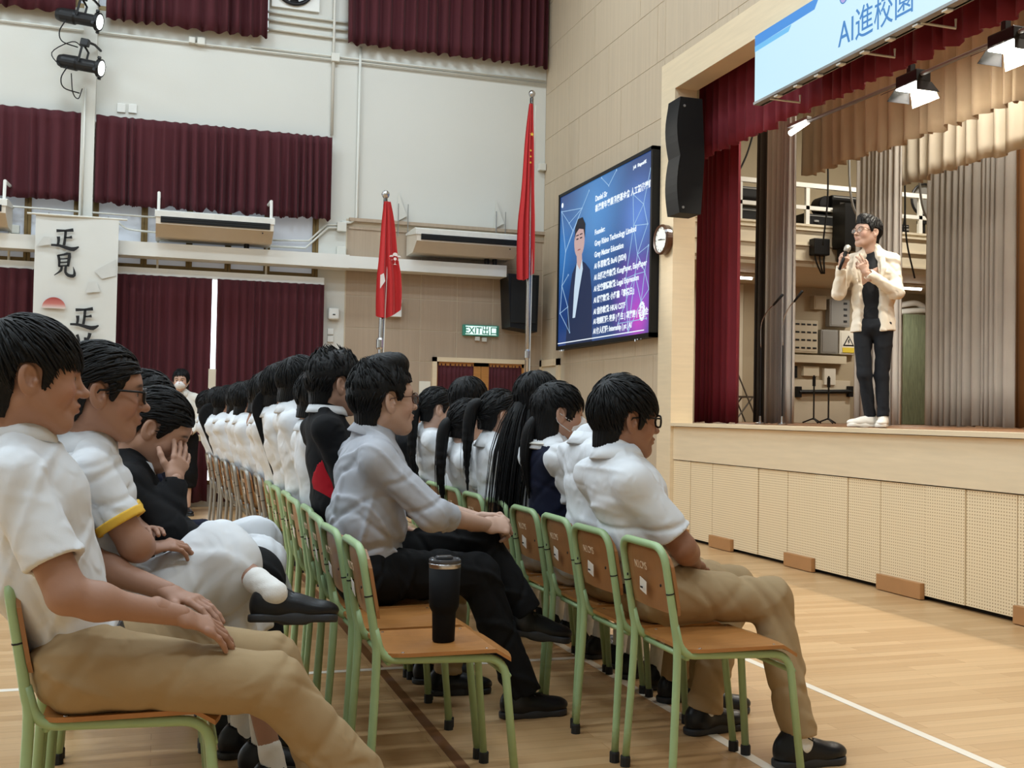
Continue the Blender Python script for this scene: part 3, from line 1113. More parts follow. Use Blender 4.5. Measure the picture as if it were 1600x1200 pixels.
ZHENG = [([(0.18, 0.90), (0.5, 0.93), (0.80, 0.99)], [0.07, 0.05, 0.08]), ([(0.52, 0.92), (0.5, 0.5), (0.47, 0.2)], [0.06, 0.055, 0.06]),
         ([(0.5, 0.58), (0.64, 0.60), (0.76, 0.63)], [0.035, 0.04, 0.07]), ([(0.26, 0.62), (0.27, 0.42), (0.25, 0.22)], [0.075, 0.06, 0.05]),
         ([(0.0, 0.18), (0.3, 0.17), (0.62, 0.06), (0.82, 0.03), (1.02, 0.17)], [0.05, 0.06, 0.085, 0.10, 0.03])]
JIAN = [([(0.22, 0.95), (0.27, 0.7), (0.27, 0.42)], [0.06, 0.06, 0.045]), ([(0.22, 0.92), (0.45, 0.97), (0.68, 1.02), (0.66, 0.7), (0.64, 0.45)], [0.04, 0.05, 0.08, 0.065, 0.05]),
        ([(0.28, 0.76), (0.45, 0.78), (0.62, 0.81)], [0.03, 0.03, 0.035]), ([(0.28, 0.6), (0.45, 0.62), (0.62, 0.65)], [0.03, 0.03, 0.035]),
        ([(0.26, 0.44), (0.45, 0.47), (0.66, 0.5)], [0.04, 0.035, 0.04]), ([(0.38, 0.44), (0.34, 0.25), (0.08, 0.03)], [0.055, 0.055, 0.015]),
        ([(0.55, 0.46), (0.54, 0.2), (0.66, 0.06), (0.86, 0.04), (0.92, 0.16), (0.85, 0.45)], [0.055, 0.055, 0.075, 0.08, 0.06, 0.012])]
SI = [([(0.2, 1.0), (0.26, 0.85), (0.3, 0.7)], [0.06, 0.05, 0.03]), ([(0.66, 1.08), (0.62, 0.9), (0.5, 0.72)], [0.07, 0.06, 0.03]), ([(0.05, 0.55), (0.5, 0.62), (1.0, 0.68)], [0.06, 0.05, 0.08]),
      ([(0.5, 0.9), (0.5, 0.5), (0.42, 0.1)], [0.05, 0.05, 0.04])]
YB = YF - 0.42
bn = thing('calligraphy_banner', 'tall white calligraphy banner with a red sun hanging on the far wall', 'banner', (-0.89, YB, 0.355))
nb = 12
bm_ = MB()
W2 = 0.415
rows = 20
for side in (0, 1):
    vs = []
    for j in range(rows + 1):
        for i in range(nb + 1):
            u = i / nb * 2 - 1
            z = 2.80 * j / rows
            vs.append((u * W2, 0.012 * math.sin(2.3 * u + z) + 0.006 * math.sin(5 * z) + 0.004 * side, z))
    fs = [(j * (nb + 1) + i, j * (nb + 1) + i + 1, (j + 1) * (nb + 1) + i + 1, (j + 1) * (nb + 1) + i) for j in range(rows) for i in range(nb)]
    bm_.add(vs, fs if side == 0 else [f[::-1] for f in fs])
bm_.build('cloth', M_BANNER, bn, smooth=True, fix=False)


def glyph(strokes, x0, z0, w, h, nm):
    mb = MB()
    for pts, ws in strokes:
        poly = stroke([(x0 + a * w, z0 + b * h) for a, b in pts], [q * 0.95 * (w + h) / 2 for q in ws])
        mb.prism(poly, lambda u, v, d: (u, -0.030 + d, v), 0.004)
    mb.build(nm, M_INK, bn)


glyph(ZHENG, -0.255, 2.435, 0.27, 0.215, 'calligraphy_character')
glyph(JIAN, -0.235, 2.145, 0.24, 0.24, 'calligraphy_character')
glyph(ZHENG, -0.045, 1.60, 0.28, 0.215, 'calligraphy_character')
glyph(SI, -0.03, 1.26, 0.28, 0.27, 'calligraphy_character')


def sun_material():
    m = bpy.data.materials.new('faded_red_sun_print')
    m.use_nodes = True
    N, L = m.node_tree.nodes, m.node_tree.links
    tc = N.new('ShaderNodeTexCoord')
    sp_ = N.new('ShaderNodeSeparateXYZ')
    L.new(tc.outputs['Object'], sp_.inputs[0])
    cr = N.new('ShaderNodeValToRGB')
    cr.color_ramp.elements[0].position = 0.0
    cr.color_ramp.elements[0].color = lin(212, 205, 198)
    cr.color_ramp.elements[1].position = 1.0
    cr.color_ramp.elements[1].color = lin(158, 62, 56)
    e = cr.color_ramp.elements.new(0.45)
    e.color = lin(190, 112, 102)
    mr = N.new('ShaderNodeMapRange')
    mr.inputs['From Min'].default_value = 1.795
    mr.inputs['From Max'].default_value = 1.915
    L.new(sp_.outputs['Z'], mr.inputs['Value'])
    L.new(mr.outputs['Result'], cr.inputs['Fac'])
    L.new(cr.outputs['Color'], N['Principled BSDF'].inputs['Base Color'])
    N['Principled BSDF'].inputs['Roughness'].default_value = 0.8
    return m


MB().prism([(-0.21 + 0.118 * math.cos(a), 1.80 + 0.118 * math.sin(a)) for a in [PI * k / 20 for k in range(21)]], lambda u, v, d: (u, -0.028 + d, v), 0.002).build('red_sun', sun_material(), bn)
M_MIST = mat('grey_ink_wash', lin(201, 201, 196), 0.8, vary=0.05, vscale=9)
for poly in ([(0.10, 1.98), (0.12, 2.10), (0.20, 2.11), (0.25, 2.0)], [(0.18, 2.22), (0.30, 2.30), (0.40, 2.36), (0.40, 2.18), (0.26, 2.14)], [(-0.40, 2.45), (-0.33, 2.56), (-0.27, 2.56), (-0.25, 2.48)]):
    MB().prism(poly, lambda u, v, d: (u, -0.026 + d, v), 0.001).build('mountain_print', M_MIST, bn)
MB().tube([(-0.5, 0, 2.80), (0.5, 0, 2.80)], 0.012, 8).build('top_rod', M_CONDUIT, bn)
MB().tube([(-0.43, 0, 0.0), (0.43, 0, 0.0)], 0.012, 8).build('bottom_rod', M_CONDUIT, bn)
for x in (-0.3, 0.3):
    MB().tube([(x, 0, 2.80), (x, 0.12, 2.84), (x, 0.41, 2.84)], 0.004, 5).build('hook', M_GREYM, bn)

# ---------------------------------------------------------------- flagpoles
def flag_mesh(z_top, z_bot, w_top, w_bot, seed, off=0.15):
    r = random.Random(seed)
    nu, nz = 22, 26
    V, F = [], []
    for side in (0, 1):
        for j in range(nz + 1):
            s = j / nz
            wid = w_top + (w_bot - w_top) * min(1, s * 1.5) + 0.012 * math.sin(9 * s)
            for i in range(nu + 1):
                u = i / nu
                ph = 5.2 * PI * u + 0.8 * math.sin(3 * s)
                x = wid * (u - off) + 0.008 * math.sin(ph * 0.5)
                y = 0.035 * math.sin(ph) * (0.3 + 0.7 * s)
                z = z_top + (z_bot - z_top) * s - 0.05 * math.sin(PI * u) * s - 0.14 * (1 - u) * s * s * 0.5
                V.append((x, y + 0.004 * side, z))
    W, H = nu + 1, (nu + 1) * (nz + 1)
    for j in range(nz):
        for i in range(nu):
            a = j * W + i
            F.append((a, a + W, a + W + 1, a + 1))
            F.append((H + a, H + a + 1, H + a + W + 1, H + a + W))
    me = bpy.data.meshes.new('flag')
    me.from_pydata(V, [], F)
    me.polygons.foreach_set('use_smooth', np.ones(len(me.polygons), bool))
    return me


M_EMB = mat('white_flower_print', lin(235, 225, 222), 0.7)
M_STAR = mat('yellow_star_print', lin(236, 200, 70), 0.7)


def flagpole(x, y, zt, lean, label, r=0.028):
    t = thing('flagpole', label, 'flagpole', (x, y, 0))
    MB().lathe([(0.0, 0), (0.2, 0.0), (0.2, 0.02), (0.06, 0.06), (0.05, 0.1), (0.0, 0.1)], 20).build('base', M_STEEL, t, smooth=False)
    MB().tube([(0, 0, 0.06), (lean * 0.55, 0, zt * 0.55), (lean, 0, zt - 0.07)], [r * 1.05, r, r * 0.8], 12).build('pole', M_STEEL, t, smooth=True)
    MB().lathe([(0.0, -0.05), (0.02, -0.045), (0.036, -0.02), (0.042, 0.0), (0.036, 0.02), (0.02, 0.036), (0.0, 0.042)], 16, (lean, 0, zt - 0.02)).build('finial', M_STEEL, t, smooth=True)
    MB().tube([(lean + 0.04, -0.03, zt - 0.16), (lean * 0.4 + 0.02, -0.03, 1.4)], 0.005, 5).build('halyard', M_TRIMW, t)
    MB().lathe([(r + 0.002, 0), (r + 0.012, 0.02), (r + 0.012, 0.1), (r + 0.002, 0.12)], 14, (lean * 0.3, 0, 1.75)).build('collar', M_STEEL, t)
    return t


# the first pole stands about 2 m before the wall, the second by the corner
P1 = (2.10, 10.8)
fp1 = flagpole(P1[0], P1[1], 3.36, 0.035, 'steel flagpole with ball finial standing behind the teacher in grey')
fg = thing('flag', 'red flag with white flower emblem hanging on the shorter pole', 'flag', (P1[0] + 0.03, P1[1] - 0.045, 0))
obj('cloth', flag_mesh(3.26, 2.16, 0.06, 0.24, 3, 0.32), M_FLAG, fg)
obj('flower_emblem', on_plane(text_mesh('✿', 0.16, 0.001, 0.004), (0.03, -0.05, 2.62), FAR_U, UPZ), M_EMB, fg)
MB().prism([(-0.05, 2.36), (0.0, 2.44), (-0.015, 2.52), (-0.05, 2.50)], lambda u, v, d: (u, -0.05 + d, v), 0.004).build('petal', M_EMB, fg)
P2 = (4.02, 11.75)
fp2 = flagpole(P2[0], P2[1], 4.87, 0.0, 'taller steel flagpole with ball finial in the corner by the stage wall')
fg2 = thing('flag', 'red flag with yellow stars hanging on the taller corner pole', 'flag', (P2[0] - 0.02, P2[1] - 0.045, 0))
obj('cloth', flag_mesh(4.72, 2.75, 0.035, 0.19, 8, 0.72), M_FLAG, fg2)
for z, s in ((4.33, 0.06), (4.15, 0.035), (4.08, 0.035), (4.01, 0.035)):
    obj('star', on_plane(text_mesh('★', s, 0.001), (-0.03, -0.045, z), FAR_U, UPZ), M_STAR, fg2)

# ---------------------------------------------------------------- stage wall (X = 4.57) with its opening
PY0, PY1 = -0.5, 9.10           # opening along Y
PZ1 = 4.22                      # top of the opening
FR = 0.29                       # width of the maple surround
ws = MB()
ws.box((XS + 0.004, PY1 + FR, 0), (XS + 0.30, YF + 0.2, ZC))
ws.box((XS + 0.004, YN, PZ1 + FR), (XS + 0.30, PY1 + FR, ZC))
ws.box((XS + 0.004, YN, 0), (XS + 0.30, PY0 - FR, PZ1 + FR))
wst = struct('wall_stage', ws, M_JOINT, 'beige panelled wall around the stage opening')
random.seed(11)
# panels 1.22 x 0.575 m, joints staggered from course to course
k = 0
z = 0.0
while z < ZC - 0.05:
    z1 = min(z + 0.575, ZC)
    off = (0.0, 0.45, 0.8)[k % 3]
    y = -1.0 + off
    while y < YF:
        y0, y1 = y, min(y + 1.22, YF)
        y = y1 if y1 < YF else YF + 1
        E_, T_ = PY1 + FR, PZ1 + FR
        for a, b, zz0, zz1 in ((max(y0, E_), y1, z, z1), (y0, min(y1, E_), max(z, T_), z1)):
            if b - a < 0.03 or zz1 - zz0 < 0.03 or (a > 12.0 and zz1 < 1.8):
                continue
            MB().cbox((XS + 0.011, (a + b) / 2, (zz0 + zz1) / 2), (0.022, b - a - 0.008, zz1 - zz0 - 0.008), 0.0015).build('panel', M_PANEL, wst)
    z = z1
    k += 1

# maple surround of the opening, 0.45 m deep
pr = MB()
pr.box((XS - 0.03, PY1, 0.0), (XS + 0.20, PY1 + FR, PZ1 + FR))
pr.box((XS - 0.03, PY0 - FR, PZ1), (XS + 0.20, PY1, PZ1 + FR))
pr.box((XS - 0.03, PY0 - FR, 0.0), (XS + 0.20, PY0, PZ1))
struct('trim_5', pr, M_PROS, 'pale maple surround framing the stage opening')

# small side door in the stage wall near the corner
d2 = tag(bpy.data.objects.new('door_2', None), 'narrow side door in the stage wall by the corner')
C.objects.link(d2)
d2['kind'] = 'structure'
MB().box((XS - 0.03, 12.12, 0), (XS + 0.02, 12.2, 1.80)).box((XS - 0.03, 12.72, 0), (XS + 0.02, 12.79, 1.80)).box((XS - 0.03, 12.12, 1.72), (XS + 0.02, 12.79, 1.80)).build('door_frame', M_PROS, d2)
MB().box((XS - 0.005, 12.2, 0), (XS + 0.015, 12.72, 1.72)).build('door_leaf', M_BACKL, d2)
MB().cbox((XS - 0.03, 12.27, 1.0), (0.04, 0.03, 0.12), 0.005).build('handle', M_BLACKM, d2)

# stage front: fascia, nosing, perforated boards with brown plinth blocks
struct('stage_floor', MB().box((XS + 0.02, -1.0, 0.9), (13.0, 16.0, STAGE_Z - 0.004)), M_STFLOOR, 'dark stage floor behind the fascia')
fa = struct('trim_6', MB().box((XS - 0.0, PY0 - FR, 0.725), (XS + 0.05, PY1 + FR + 0.03, STAGE_Z - 0.035)), M_PROS, 'pale maple fascia along the stage edge')
struct('trim_7', MB().box((XS - 0.035, PY0 - FR, STAGE_Z - 0.03), (XS + 0.28, PY1 + 0.0, STAGE_Z)), M_PROS, 'pale maple nosing on top of the stage edge')
struct('stage_plinth', MB().box((XS + 0.06, PY0 - FR, 0), (XS + 0.12, PY1 + FR + 0.4, 0.73)), M_DARKGAP, 'dark recess behind the perforated stage boards')
pb = tag(bpy.data.objects.new('stage_front_boarding', None), 'row of pale perforated boards along the stage front')
C.objects.link(pb)
pb['kind'] = 'structure'
seams = [9.15, 8.764, 8.36, 7.98, 7.60, 7.18, 6.803, 6.42, 6.065, 5.62, 5.265, 4.86, 4.47, 4.08, 3.69, 3.30, 2.91, 2.52, 2.13, 1.74, 1.35, 0.96, 0.57, 0.18, -0.21]
feet = {0: 1, 3: 1, 6: 1, 9: 1}
for i in range(len(seams) - 1):
    b, a = seams[i] - 0.003, seams[i + 1] + 0.003
    foot = i in (0, 2, 5, 8) or (i > 8 and (i - 8) % 3 == 0)
    prd = 0.0 if i % 3 else 0.006
    MB().cbox((XS + 0.03 - prd, (a + b) / 2, 0.3735), (0.035, b - a, 0.687), 0.002).build('board', M_PERF, pb)
    if foot:
        MB().cbox((XS - 0.005 - prd, (a + b) / 2, 0.055), (0.035, b - a - 0.004, 0.10), 0.002).build('plinth_block', M_BROWNF, pb)

# ---------------------------------------------------------------- big wall screen
def screen_material():
    m = bpy.data.materials.new('screen_gradient')
    m.use_nodes = True
    N, L = m.node_tree.nodes, m.node_tree.links
    b = N['Principled BSDF']
    tc = N.new('ShaderNodeTexCoord')
    sp_ = N.new('ShaderNodeSeparateXYZ')
    L.new(tc.outputs['Object'], sp_.inputs[0])

    def glow(cu, cz, r, col, base):
        vm = N.new('ShaderNodeVectorMath')
        vm.operation = 'DISTANCE'
        vm.inputs[1].default_value = (0, cu, cz)
        L.new(tc.outputs['Object'], vm.inputs[0])
        mr = N.new('ShaderNodeMapRange')
        mr.interpolation_type = 'SMOOTHSTEP'
        mr.inputs['From Min'].default_value = r
        mr.inputs['From Max'].default_value = 0.0
        L.new(vm.outputs['Value'], mr.inputs['Value'])
        mx = N.new('ShaderNodeMix')
        mx.data_type = 'RGBA'
        L.new(mr.outputs['Result'], mx.inputs[0])
        L.new(base, mx.inputs[6]) if not isinstance(base, tuple) else setattr(mx.inputs[6], 'default_value', base)
        mx.inputs[7].default_value = col
        return mx.outputs[2]
    c = glow(0.1, 0.55, 1.15, lin(70, 140, 205), lin(28, 62, 122))
    c = glow(1.15, 0.25, 0.7, lin(50, 120, 190), c)
    c = glow(-0.95, -0.55, 0.75, lin(150, 84, 205), c)
    c = glow(-0.98, -0.72, 0.3, lin(196, 70, 196), c)
    c = glow(-0.95, 0.3, 0.6, lin(84, 132, 214), c)
    L.new(c, b.inputs['Emission Color'])
    b.inputs['Emission Strength'].default_value = 0.95
    b.inputs['Base Color'].default_value = (0.01, 0.01, 0.015, 1)
    b.inputs['Roughness'].default_value = 0.25
    return m


def emit(name, col, s):
    return mat(name, (0.01, 0.01, 0.01, 1), 0.6, emit=col, estr=s)


E_WHITE = emit('screen_white', (0.86, 0.94, 1, 1), 1.05)
E_LINE = emit('screen_line', (0.42, 0.68, 1, 1), 0.75)
E_SUIT = emit('screen_suit', lin(22, 40, 78), 0.9)
E_SKIN = emit('screen_skin', lin(205, 172, 168), 0.9)
E_SHIRT = emit('screen_shirt', lin(200, 222, 240), 0.95)
E_HAIRC = emit('screen_hair', lin(14, 18, 34), 0.9)
TX = XS - 0.10                      # front of the screen
TY0, TY1, TZ0, TZ1 = 9.40, 11.98, 1.885, 3.74
tv = thing('wall_screen', 'huge flat wall screen showing a blue speaker profile slide', 'screen', (TX, (TY0 + TY1) / 2, (TZ0 + TZ1) / 2))
hw, hh = (TY1 - TY0) / 2, (TZ1 - TZ0) / 2
fr_ = MB()
for a, b, c_, d in ((-hw, -hw + 0.035, -hh, hh), (hw - 0.035, hw, -hh, hh), (-hw, hw, -hh, -hh + 0.045), (-hw, hw, hh - 0.035, hh)):
    fr_.box((-0.012, a, c_), (0.08, b, d))
fr_.box((0.03, -hw + 0.02, -hh + 0.02), (0.08, hw - 0.02, hh - 0.02))
fr_.build('bezel', M_BLACK, tv)
MB().box((0.0, -hw + 0.035, -hh + 0.045), (0.02, hw - 0.035, hh - 0.035)).build('display', screen_material(), tv)
MB().box((0.06, -0.5, -0.4), (0.098, 0.5, 0.4)).build('wall_mount', M_BLACKM, tv)


def scr(y, z):      # slide coordinates: u from the far edge 0..1, v from the bottom 0..1
    return hw - 0.035 - y * (2 * hw - 0.07), -hh + 0.045 + z * (2 * hh - 0.08)


def scr_text(body, u, v, size, off=0.0):
    y, z_ = scr(u, v)
    obj('slide_lettering', on_plane(text_mesh(body, size, 0.0005, off, sx=1.0), (-0.003, y, z_), STAGE_U, UPZ), E_WHITE, tv)


for body, u, v, s in (('Daniel Sir', 0.435, 0.862, 0.085), ('香港青年專業發展基金會 人工智能導師', 0.435, 0.80, 0.085), ('Founder:', 0.435, 0.655, 0.08),
                      ('Grey Rhino Technology Limited', 0.435, 0.585, 0.085), ('Grey Matter Education', 0.435, 0.515, 0.085), ('AI 學習軟體: BuAI (2024)', 0.435, 0.445, 0.082),
                      ('AI 出題改卷軟體: KungPaper, EasyPaper', 0.435, 0.375, 0.082), ('AI 社交翻譯軟體: Legal Expression', 0.435, 0.305, 0.082), ('AI 評審軟體: 小紅書「寫樣日」', 0.435, 0.235, 0.082),
                      ('AI 協作軟體: HKAI CSTF', 0.435, 0.165, 0.082), ('AI 培訓課程: 家長 | 學生 | 銀髮族 | 中小企', 0.435, 0.105, 0.078), ('AI 個人課程: Internship | pt | AI', 0.435, 0.045, 0.078),
                      ('J-AI   KingsonHK', 0.83, 0.945, 0.045)):
    scr_text(body, u, v, s * 0.98, 0.0022)
# bottom bar and player symbols
y0, z0 = scr(0.0, 0.018)
y1, _ = scr(0.95, 0.018)
MB().box((-0.004, y1, z0 - 0.004), (0.0, y0, z0 + 0.006)).build('progress_bar', E_WHITE, tv)
scr_text('‹  00  ›', 0.02, -0.045 + 0.01, 0.055)
scr_text('▮ ◖ — ⁄', 0.86, -0.03, 0.05)
# network of lines
random.seed(5)
nodes = [(0.83, 0.80), (0.93, 0.72), (0.84, 0.62), (0.97, 0.60), (0.88, 0.45), (0.98, 0.48), (0.77, 0.33), (0.86, 0.34), (0.95, 0.34), (0.92, 0.18), (0.99, 0.24), (0.70, 0.08), (0.80, 0.02), (0.97, 0.08), (0.99, 0.9),
         (0.02, 0.90), (0.12, 0.80), (0.28, 0.86), (0.17, 0.74), (0.08, 0.62), (0.04, 0.40), (0.12, 0.46), (0.02, 0.22), (0.12, 0.25), (0.15, 0.08), (0.36, 0.95), (0.58, 0.92), (0.66, 0.99), (0.5, 0.99)]
links = [(0, 1), (0, 2), (1, 2), (1, 3), (2, 3), (2, 4), (3, 4), (4, 5), (2, 6), (4, 7), (4, 8), (6, 7), (7, 8), (5, 8), (7, 9), (8, 9), (9, 10), (7, 11), (7, 12), (6, 12), (9, 13), (11, 13), (1, 14), (8, 10), (9, 12),
         (15, 17), (15, 16), (16, 17), (16, 18), (17, 18), (15, 19), (17, 19), (18, 19), (19, 20), (20, 21), (20, 22), (22, 23), (20, 23), (22, 24), (23, 24), (26, 27), (26, 28), (25, 17)]
nm = MB()
for a, b in links:
    pa, pb_ = scr(*nodes[a]), scr(*nodes[b])
    nm.tube([(-0.0005, pa[0], pa[1]), (-0.0005, pb_[0], pb_[1])], 0.0042, 4)
for a in nodes:
    p = scr(*a)
    nm.lathe([(0.012, 0.0), (0.012, -0.002)], 8, (0, p[0], p[1]), 'x')
o = nm.build('slide_network', E_LINE, tv)
o['kind'] = 'stuff'


def sil(name, poly, m, x=-0.002):
    MB().prism([scr(*p) for p in poly], lambda a, b, d: (x + d, a, b), 0.001).build(name, m, tv)


sil('slide_suit', [(0.10, 0.0), (0.13, 0.30), (0.17, 0.46), (0.245, 0.545), (0.33, 0.50), (0.385, 0.45), (0.41, 0.30), (0.42, 0.0)], E_SUIT, -0.0012)
sil('slide_shirt', [(0.185, 0.17), (0.20, 0.36), (0.225, 0.52), (0.29, 0.53), (0.30, 0.47), (0.26, 0.34), (0.215, 0.17)], E_SHIRT, -0.0022)
sil('slide_neck', [(0.225, 0.56), (0.23, 0.51), (0.265, 0.47), (0.29, 0.53), (0.285, 0.58)], E_SKIN, -0.003)
sil('slide_face', [(0.255 + 0.062 * math.cos(a), 0.655 + 0.105 * math.sin(a)) for a in [2 * PI * k / 24 for k in range(24)]], E_SKIN, -0.0038)
sil('slide_hair', [(0.20, 0.67), (0.20, 0.75), (0.235, 0.80), (0.29, 0.80), (0.325, 0.75), (0.322, 0.66), (0.305, 0.72), (0.25, 0.735), (0.21, 0.71)], E_HAIRC, -0.0046)
for u_ in (0.232, 0.276):
    sil('slide_eye', [(u_ - 0.014, 0.668), (u_ + 0.014, 0.668), (u_ + 0.012, 0.676), (u_ - 0.012, 0.676)], E_HAIRC, -0.005)
    sil('slide_eyebrow', [(u_ - 0.017, 0.692), (u_ + 0.017, 0.692), (u_ + 0.015, 0.699), (u_ - 0.015, 0.699)], E_HAIRC, -0.005)
sil('slide_mouth', [(0.236, 0.596), (0.272, 0.596), (0.268, 0.604), (0.24, 0.604)], emit('screen_lip', lin(160, 96, 96), 0.9), -0.005)
# round emblem at the lower corner: an open ring with small teeth
em_ = MB()
cy, cz = scr(0.93, 0.125)
for k in range(14):
    a = 0.7 + k * 2 * PI / 16
    em_.cbox((-0.002, cy + 0.055 * math.cos(a), cz + 0.08 * math.sin(a)), (0.002, 0.028, 0.03))
em_.tube([(-0.002, cy + 0.03 * math.cos(0.5 + 2 * PI * k / 20), cz + 0.045 * math.sin(0.5 + 2 * PI * k / 20)) for k in range(17)], 0.007, 4)
em_.build('slide_emblem', E_WHITE, tv)
MB().lathe([(0.03, 0), (0.03, -0.002)], 16, (-0.001, *scr(0.03, 0.94)), 'x').build('slide_badge', E_WHITE, tv)

# round wall clock
ck = thing('wall_clock', 'round wall clock with brown rim beside the wall screen', 'clock', (XS - 0.09, 9.225, 2.80))
MB().lathe([(0.125, 0.06), (0.14, 0.05), (0.145, 0.0), (0.135, -0.02), (0.122, -0.015), (0.12, 0.0)], 32, (0, 0, 0), 'x').build('rim', mat('clock_rim', lin(84, 52, 32), 0.35, coat=0.3), ck, smooth=False)
MB().lathe([(0.122, 0.0), (0.122, -0.004)], 32, (0, 0, 0), 'x').build('face', mat('clock_face', lin(226, 228, 224), 0.5), ck)
for ln, wd, an in ((0.06, 0.006, -1.5), (0.09, 0.004, 1.7)):
    MB().prism([(-wd, -0.015), (wd, -0.015), (wd * 0.5, ln), (-wd * 0.5, ln)], lambda u, v, d: (-0.008 + d, -(u * math.cos(an) + v * math.sin(an)), v * math.cos(an) - u * math.sin(an)), 0.002).build('hand', M_BLACK, ck)
for kk in range(12):
    a = kk * PI / 6
    MB().cbox((-0.006, 0.105 * math.cos(a), 0.105 * math.sin(a)), (0.002, 0.006, 0.012)).build('hour_mark', M_BLACK, ck)

# column loudspeaker on the surround
la = thing('column_speaker', 'tall black curved column loudspeaker on the stage surround', 'speaker', (XS - 0.10, 8.80, 3.475))
prof = [(-0.09, 0.53), (0.13, 0.53), (0.16, 0.0), (0.13, -0.52)] + [(-0.085 - 0.028 * math.sin(PI * k / 8), -0.52 + 0.52 * k / 8) for k in range(9)] + [(-0.085 - 0.035 * math.sin(PI * k / 8), 0.53 * k / 8) for k in range(1, 8)]
MB().prism(prof, lambda u, w, d: (u, d - 0.13, w), 0.24).build('cabinet', mat('speaker_cabinet', (0.006, 0.006, 0.006, 1), 0.6, spec=0.25), la)
for zz in (-0.47, 0.45):
    MB().lathe([(0.012, 0.0), (0.012, -0.006)], 10, (-0.05, -0.13, zz), 'y').build('bolt', M_GREYM, la)
MB().box((0.1, 0.05, -0.2), (0.16, 0.30, -0.1)).box((0.1, 0.05, 0.2), (0.16, 0.30, 0.3)).build('bracket', M_BLACKM, la)

# ---------------------------------------------------------------- lit banner screen over the stage opening
ls = thing('led_banner', 'bright pale blue lit banner screen hanging over the stage opening', 'screen', (4.47, 4.2, 4.14))
LX = 4.47
Y0b, Y1b = 0.85, 7.545       # far end at 7.545
zb, zt = 3.655, 4.19


def led_material():
    m = bpy.data.materials.new('led_banner_picture')
    m.use_nodes = True
    N, L = m.node_tree.nodes, m.node_tree.links
    b = N['Principled BSDF']
    tc = N.new('ShaderNodeTexCoord')
    sp_ = N.new('ShaderNodeSeparateXYZ')
    L.new(tc.outputs['Object'], sp_.inputs[0])
    mr = N.new('ShaderNodeMapRange')
    mr.inputs['From Min'].default_value = 3.4
    mr.inputs['From Max'].default_value = -3.4
    L.new(sp_.outputs['Y'], mr.inputs['Value'])
    cr = N.new('ShaderNodeValToRGB')
    cr.color_ramp.elements[0].color = lin(196, 234, 248)
    cr.color_ramp.elements[1].color = lin(226, 246, 252)
    L.new(mr.outputs['Result'], cr.inputs['Fac'])
    L.new(cr.outputs['Color'], b.inputs['Emission Color'])
    b.inputs['Emission Strength'].default_value = 1.0
    b.inputs['Base Color'].default_value = (0.02, 0.02, 0.02, 1)
    return m


MB().box((0.0, Y0b - 4.2, zb - 4.14), (0.05, Y1b - 4.2, zt - 4.14)).build('display', led_material(), ls)
MB().box((-0.006, Y0b - 4.21, zb - 4.16), (0.07, Y1b - 4.19, zb - 4.14)).box((0.05, Y0b - 4.21, zb - 4.16), (0.08, Y1b - 4.19, zt - 4.14)).build('frame', M_GREYM, ls)
E_BLUE = emit('led_blue', lin(62, 142, 222), 1.0)
E_BLUE2 = emit('led_light_blue', lin(110, 190, 240), 1.0)
E_TEXT = emit('led_text', lin(58, 128, 196), 1.0)
E_PURP = emit('led_lilac', lin(176, 164, 222), 1.0)
# blue ribbon across the top of the picture, stepped
MB().prism([(Y1b - 4.2, 4.105 - 4.14), (6.72 - 4.2, 4.115 - 4.14), (6.66 - 4.2, 4.19 - 4.14), (Y1b - 4.2, 4.19 - 4.14)], lambda u, v, d: (-0.002 + d, u, v), 0.0015).build('ribbon', E_BLUE, ls)
MB().prism([(Y1b - 4.2, 4.105 - 4.14), (Y1b - 4.2, 4.06 - 4.14), (7.06 - 4.2, 4.065 - 4.14), (7.02 - 4.2, 4.105 - 4.14)], lambda u, v, d: (-0.003 + d, u, v), 0.0015).build('ribbon', E_BLUE2, ls)
obj('lettering', on_plane(text_mesh('AI進校園', 0.245, 0.0008, 0.0, sx=0.84), (-0.005, 6.42 - 4.2, 3.735 - 4.14), STAGE_U, UPZ), E_TEXT, ls)
MB().prism([(6.36 - 4.2 + 0.045 * math.cos(a), 4.085 - 4.14 + 0.055 * math.sin(a)) for a in [2 * PI * q / 18 for q in range(18)]], lambda u, v, d: (-0.004 + d, u, v), 0.0015).build('crest', E_PURP, ls)
MB().tube([(-0.005, 6.36 - 4.2 + 0.045 * math.cos(2 * PI * q / 18), -0.055 + 0.055 * math.sin(2 * PI * q / 18)) for q in range(19)], 0.004, 4).build('crest_outline', E_TEXT, ls)
for q in range(24):
    y = Y1b - 4.2 - 0.3 - 0.27 * q
    MB().cbox((0.03, y, zb - 4.14 - 0.03), (0.05, 0.05, 0.014), 0.004).build('latch', M_TRIMW, ls)
for y in (7.36, 6.2, 5.6, 4.9):
    MB().tube([(0.03, y - 4.2, zb - 4.14 - 0.02), (0.30, y - 4.2, zb - 4.14 - 0.02), (0.30, y - 4.2, zb - 4.14 + 0.04)], 0.008, 6).build('bracket', M_CONDUIT, ls)

# ---------------------------------------------------------------- stage drapes
def drape(name, label, p0, p1, z0, z1, nf, amp, m, seed, group=None, **kw):
    o = obj(name, curtain_mesh(p0, p1, z0, z1, nf, amp, seed, **kw), m)
    return tag(o, label, 'curtain', group)


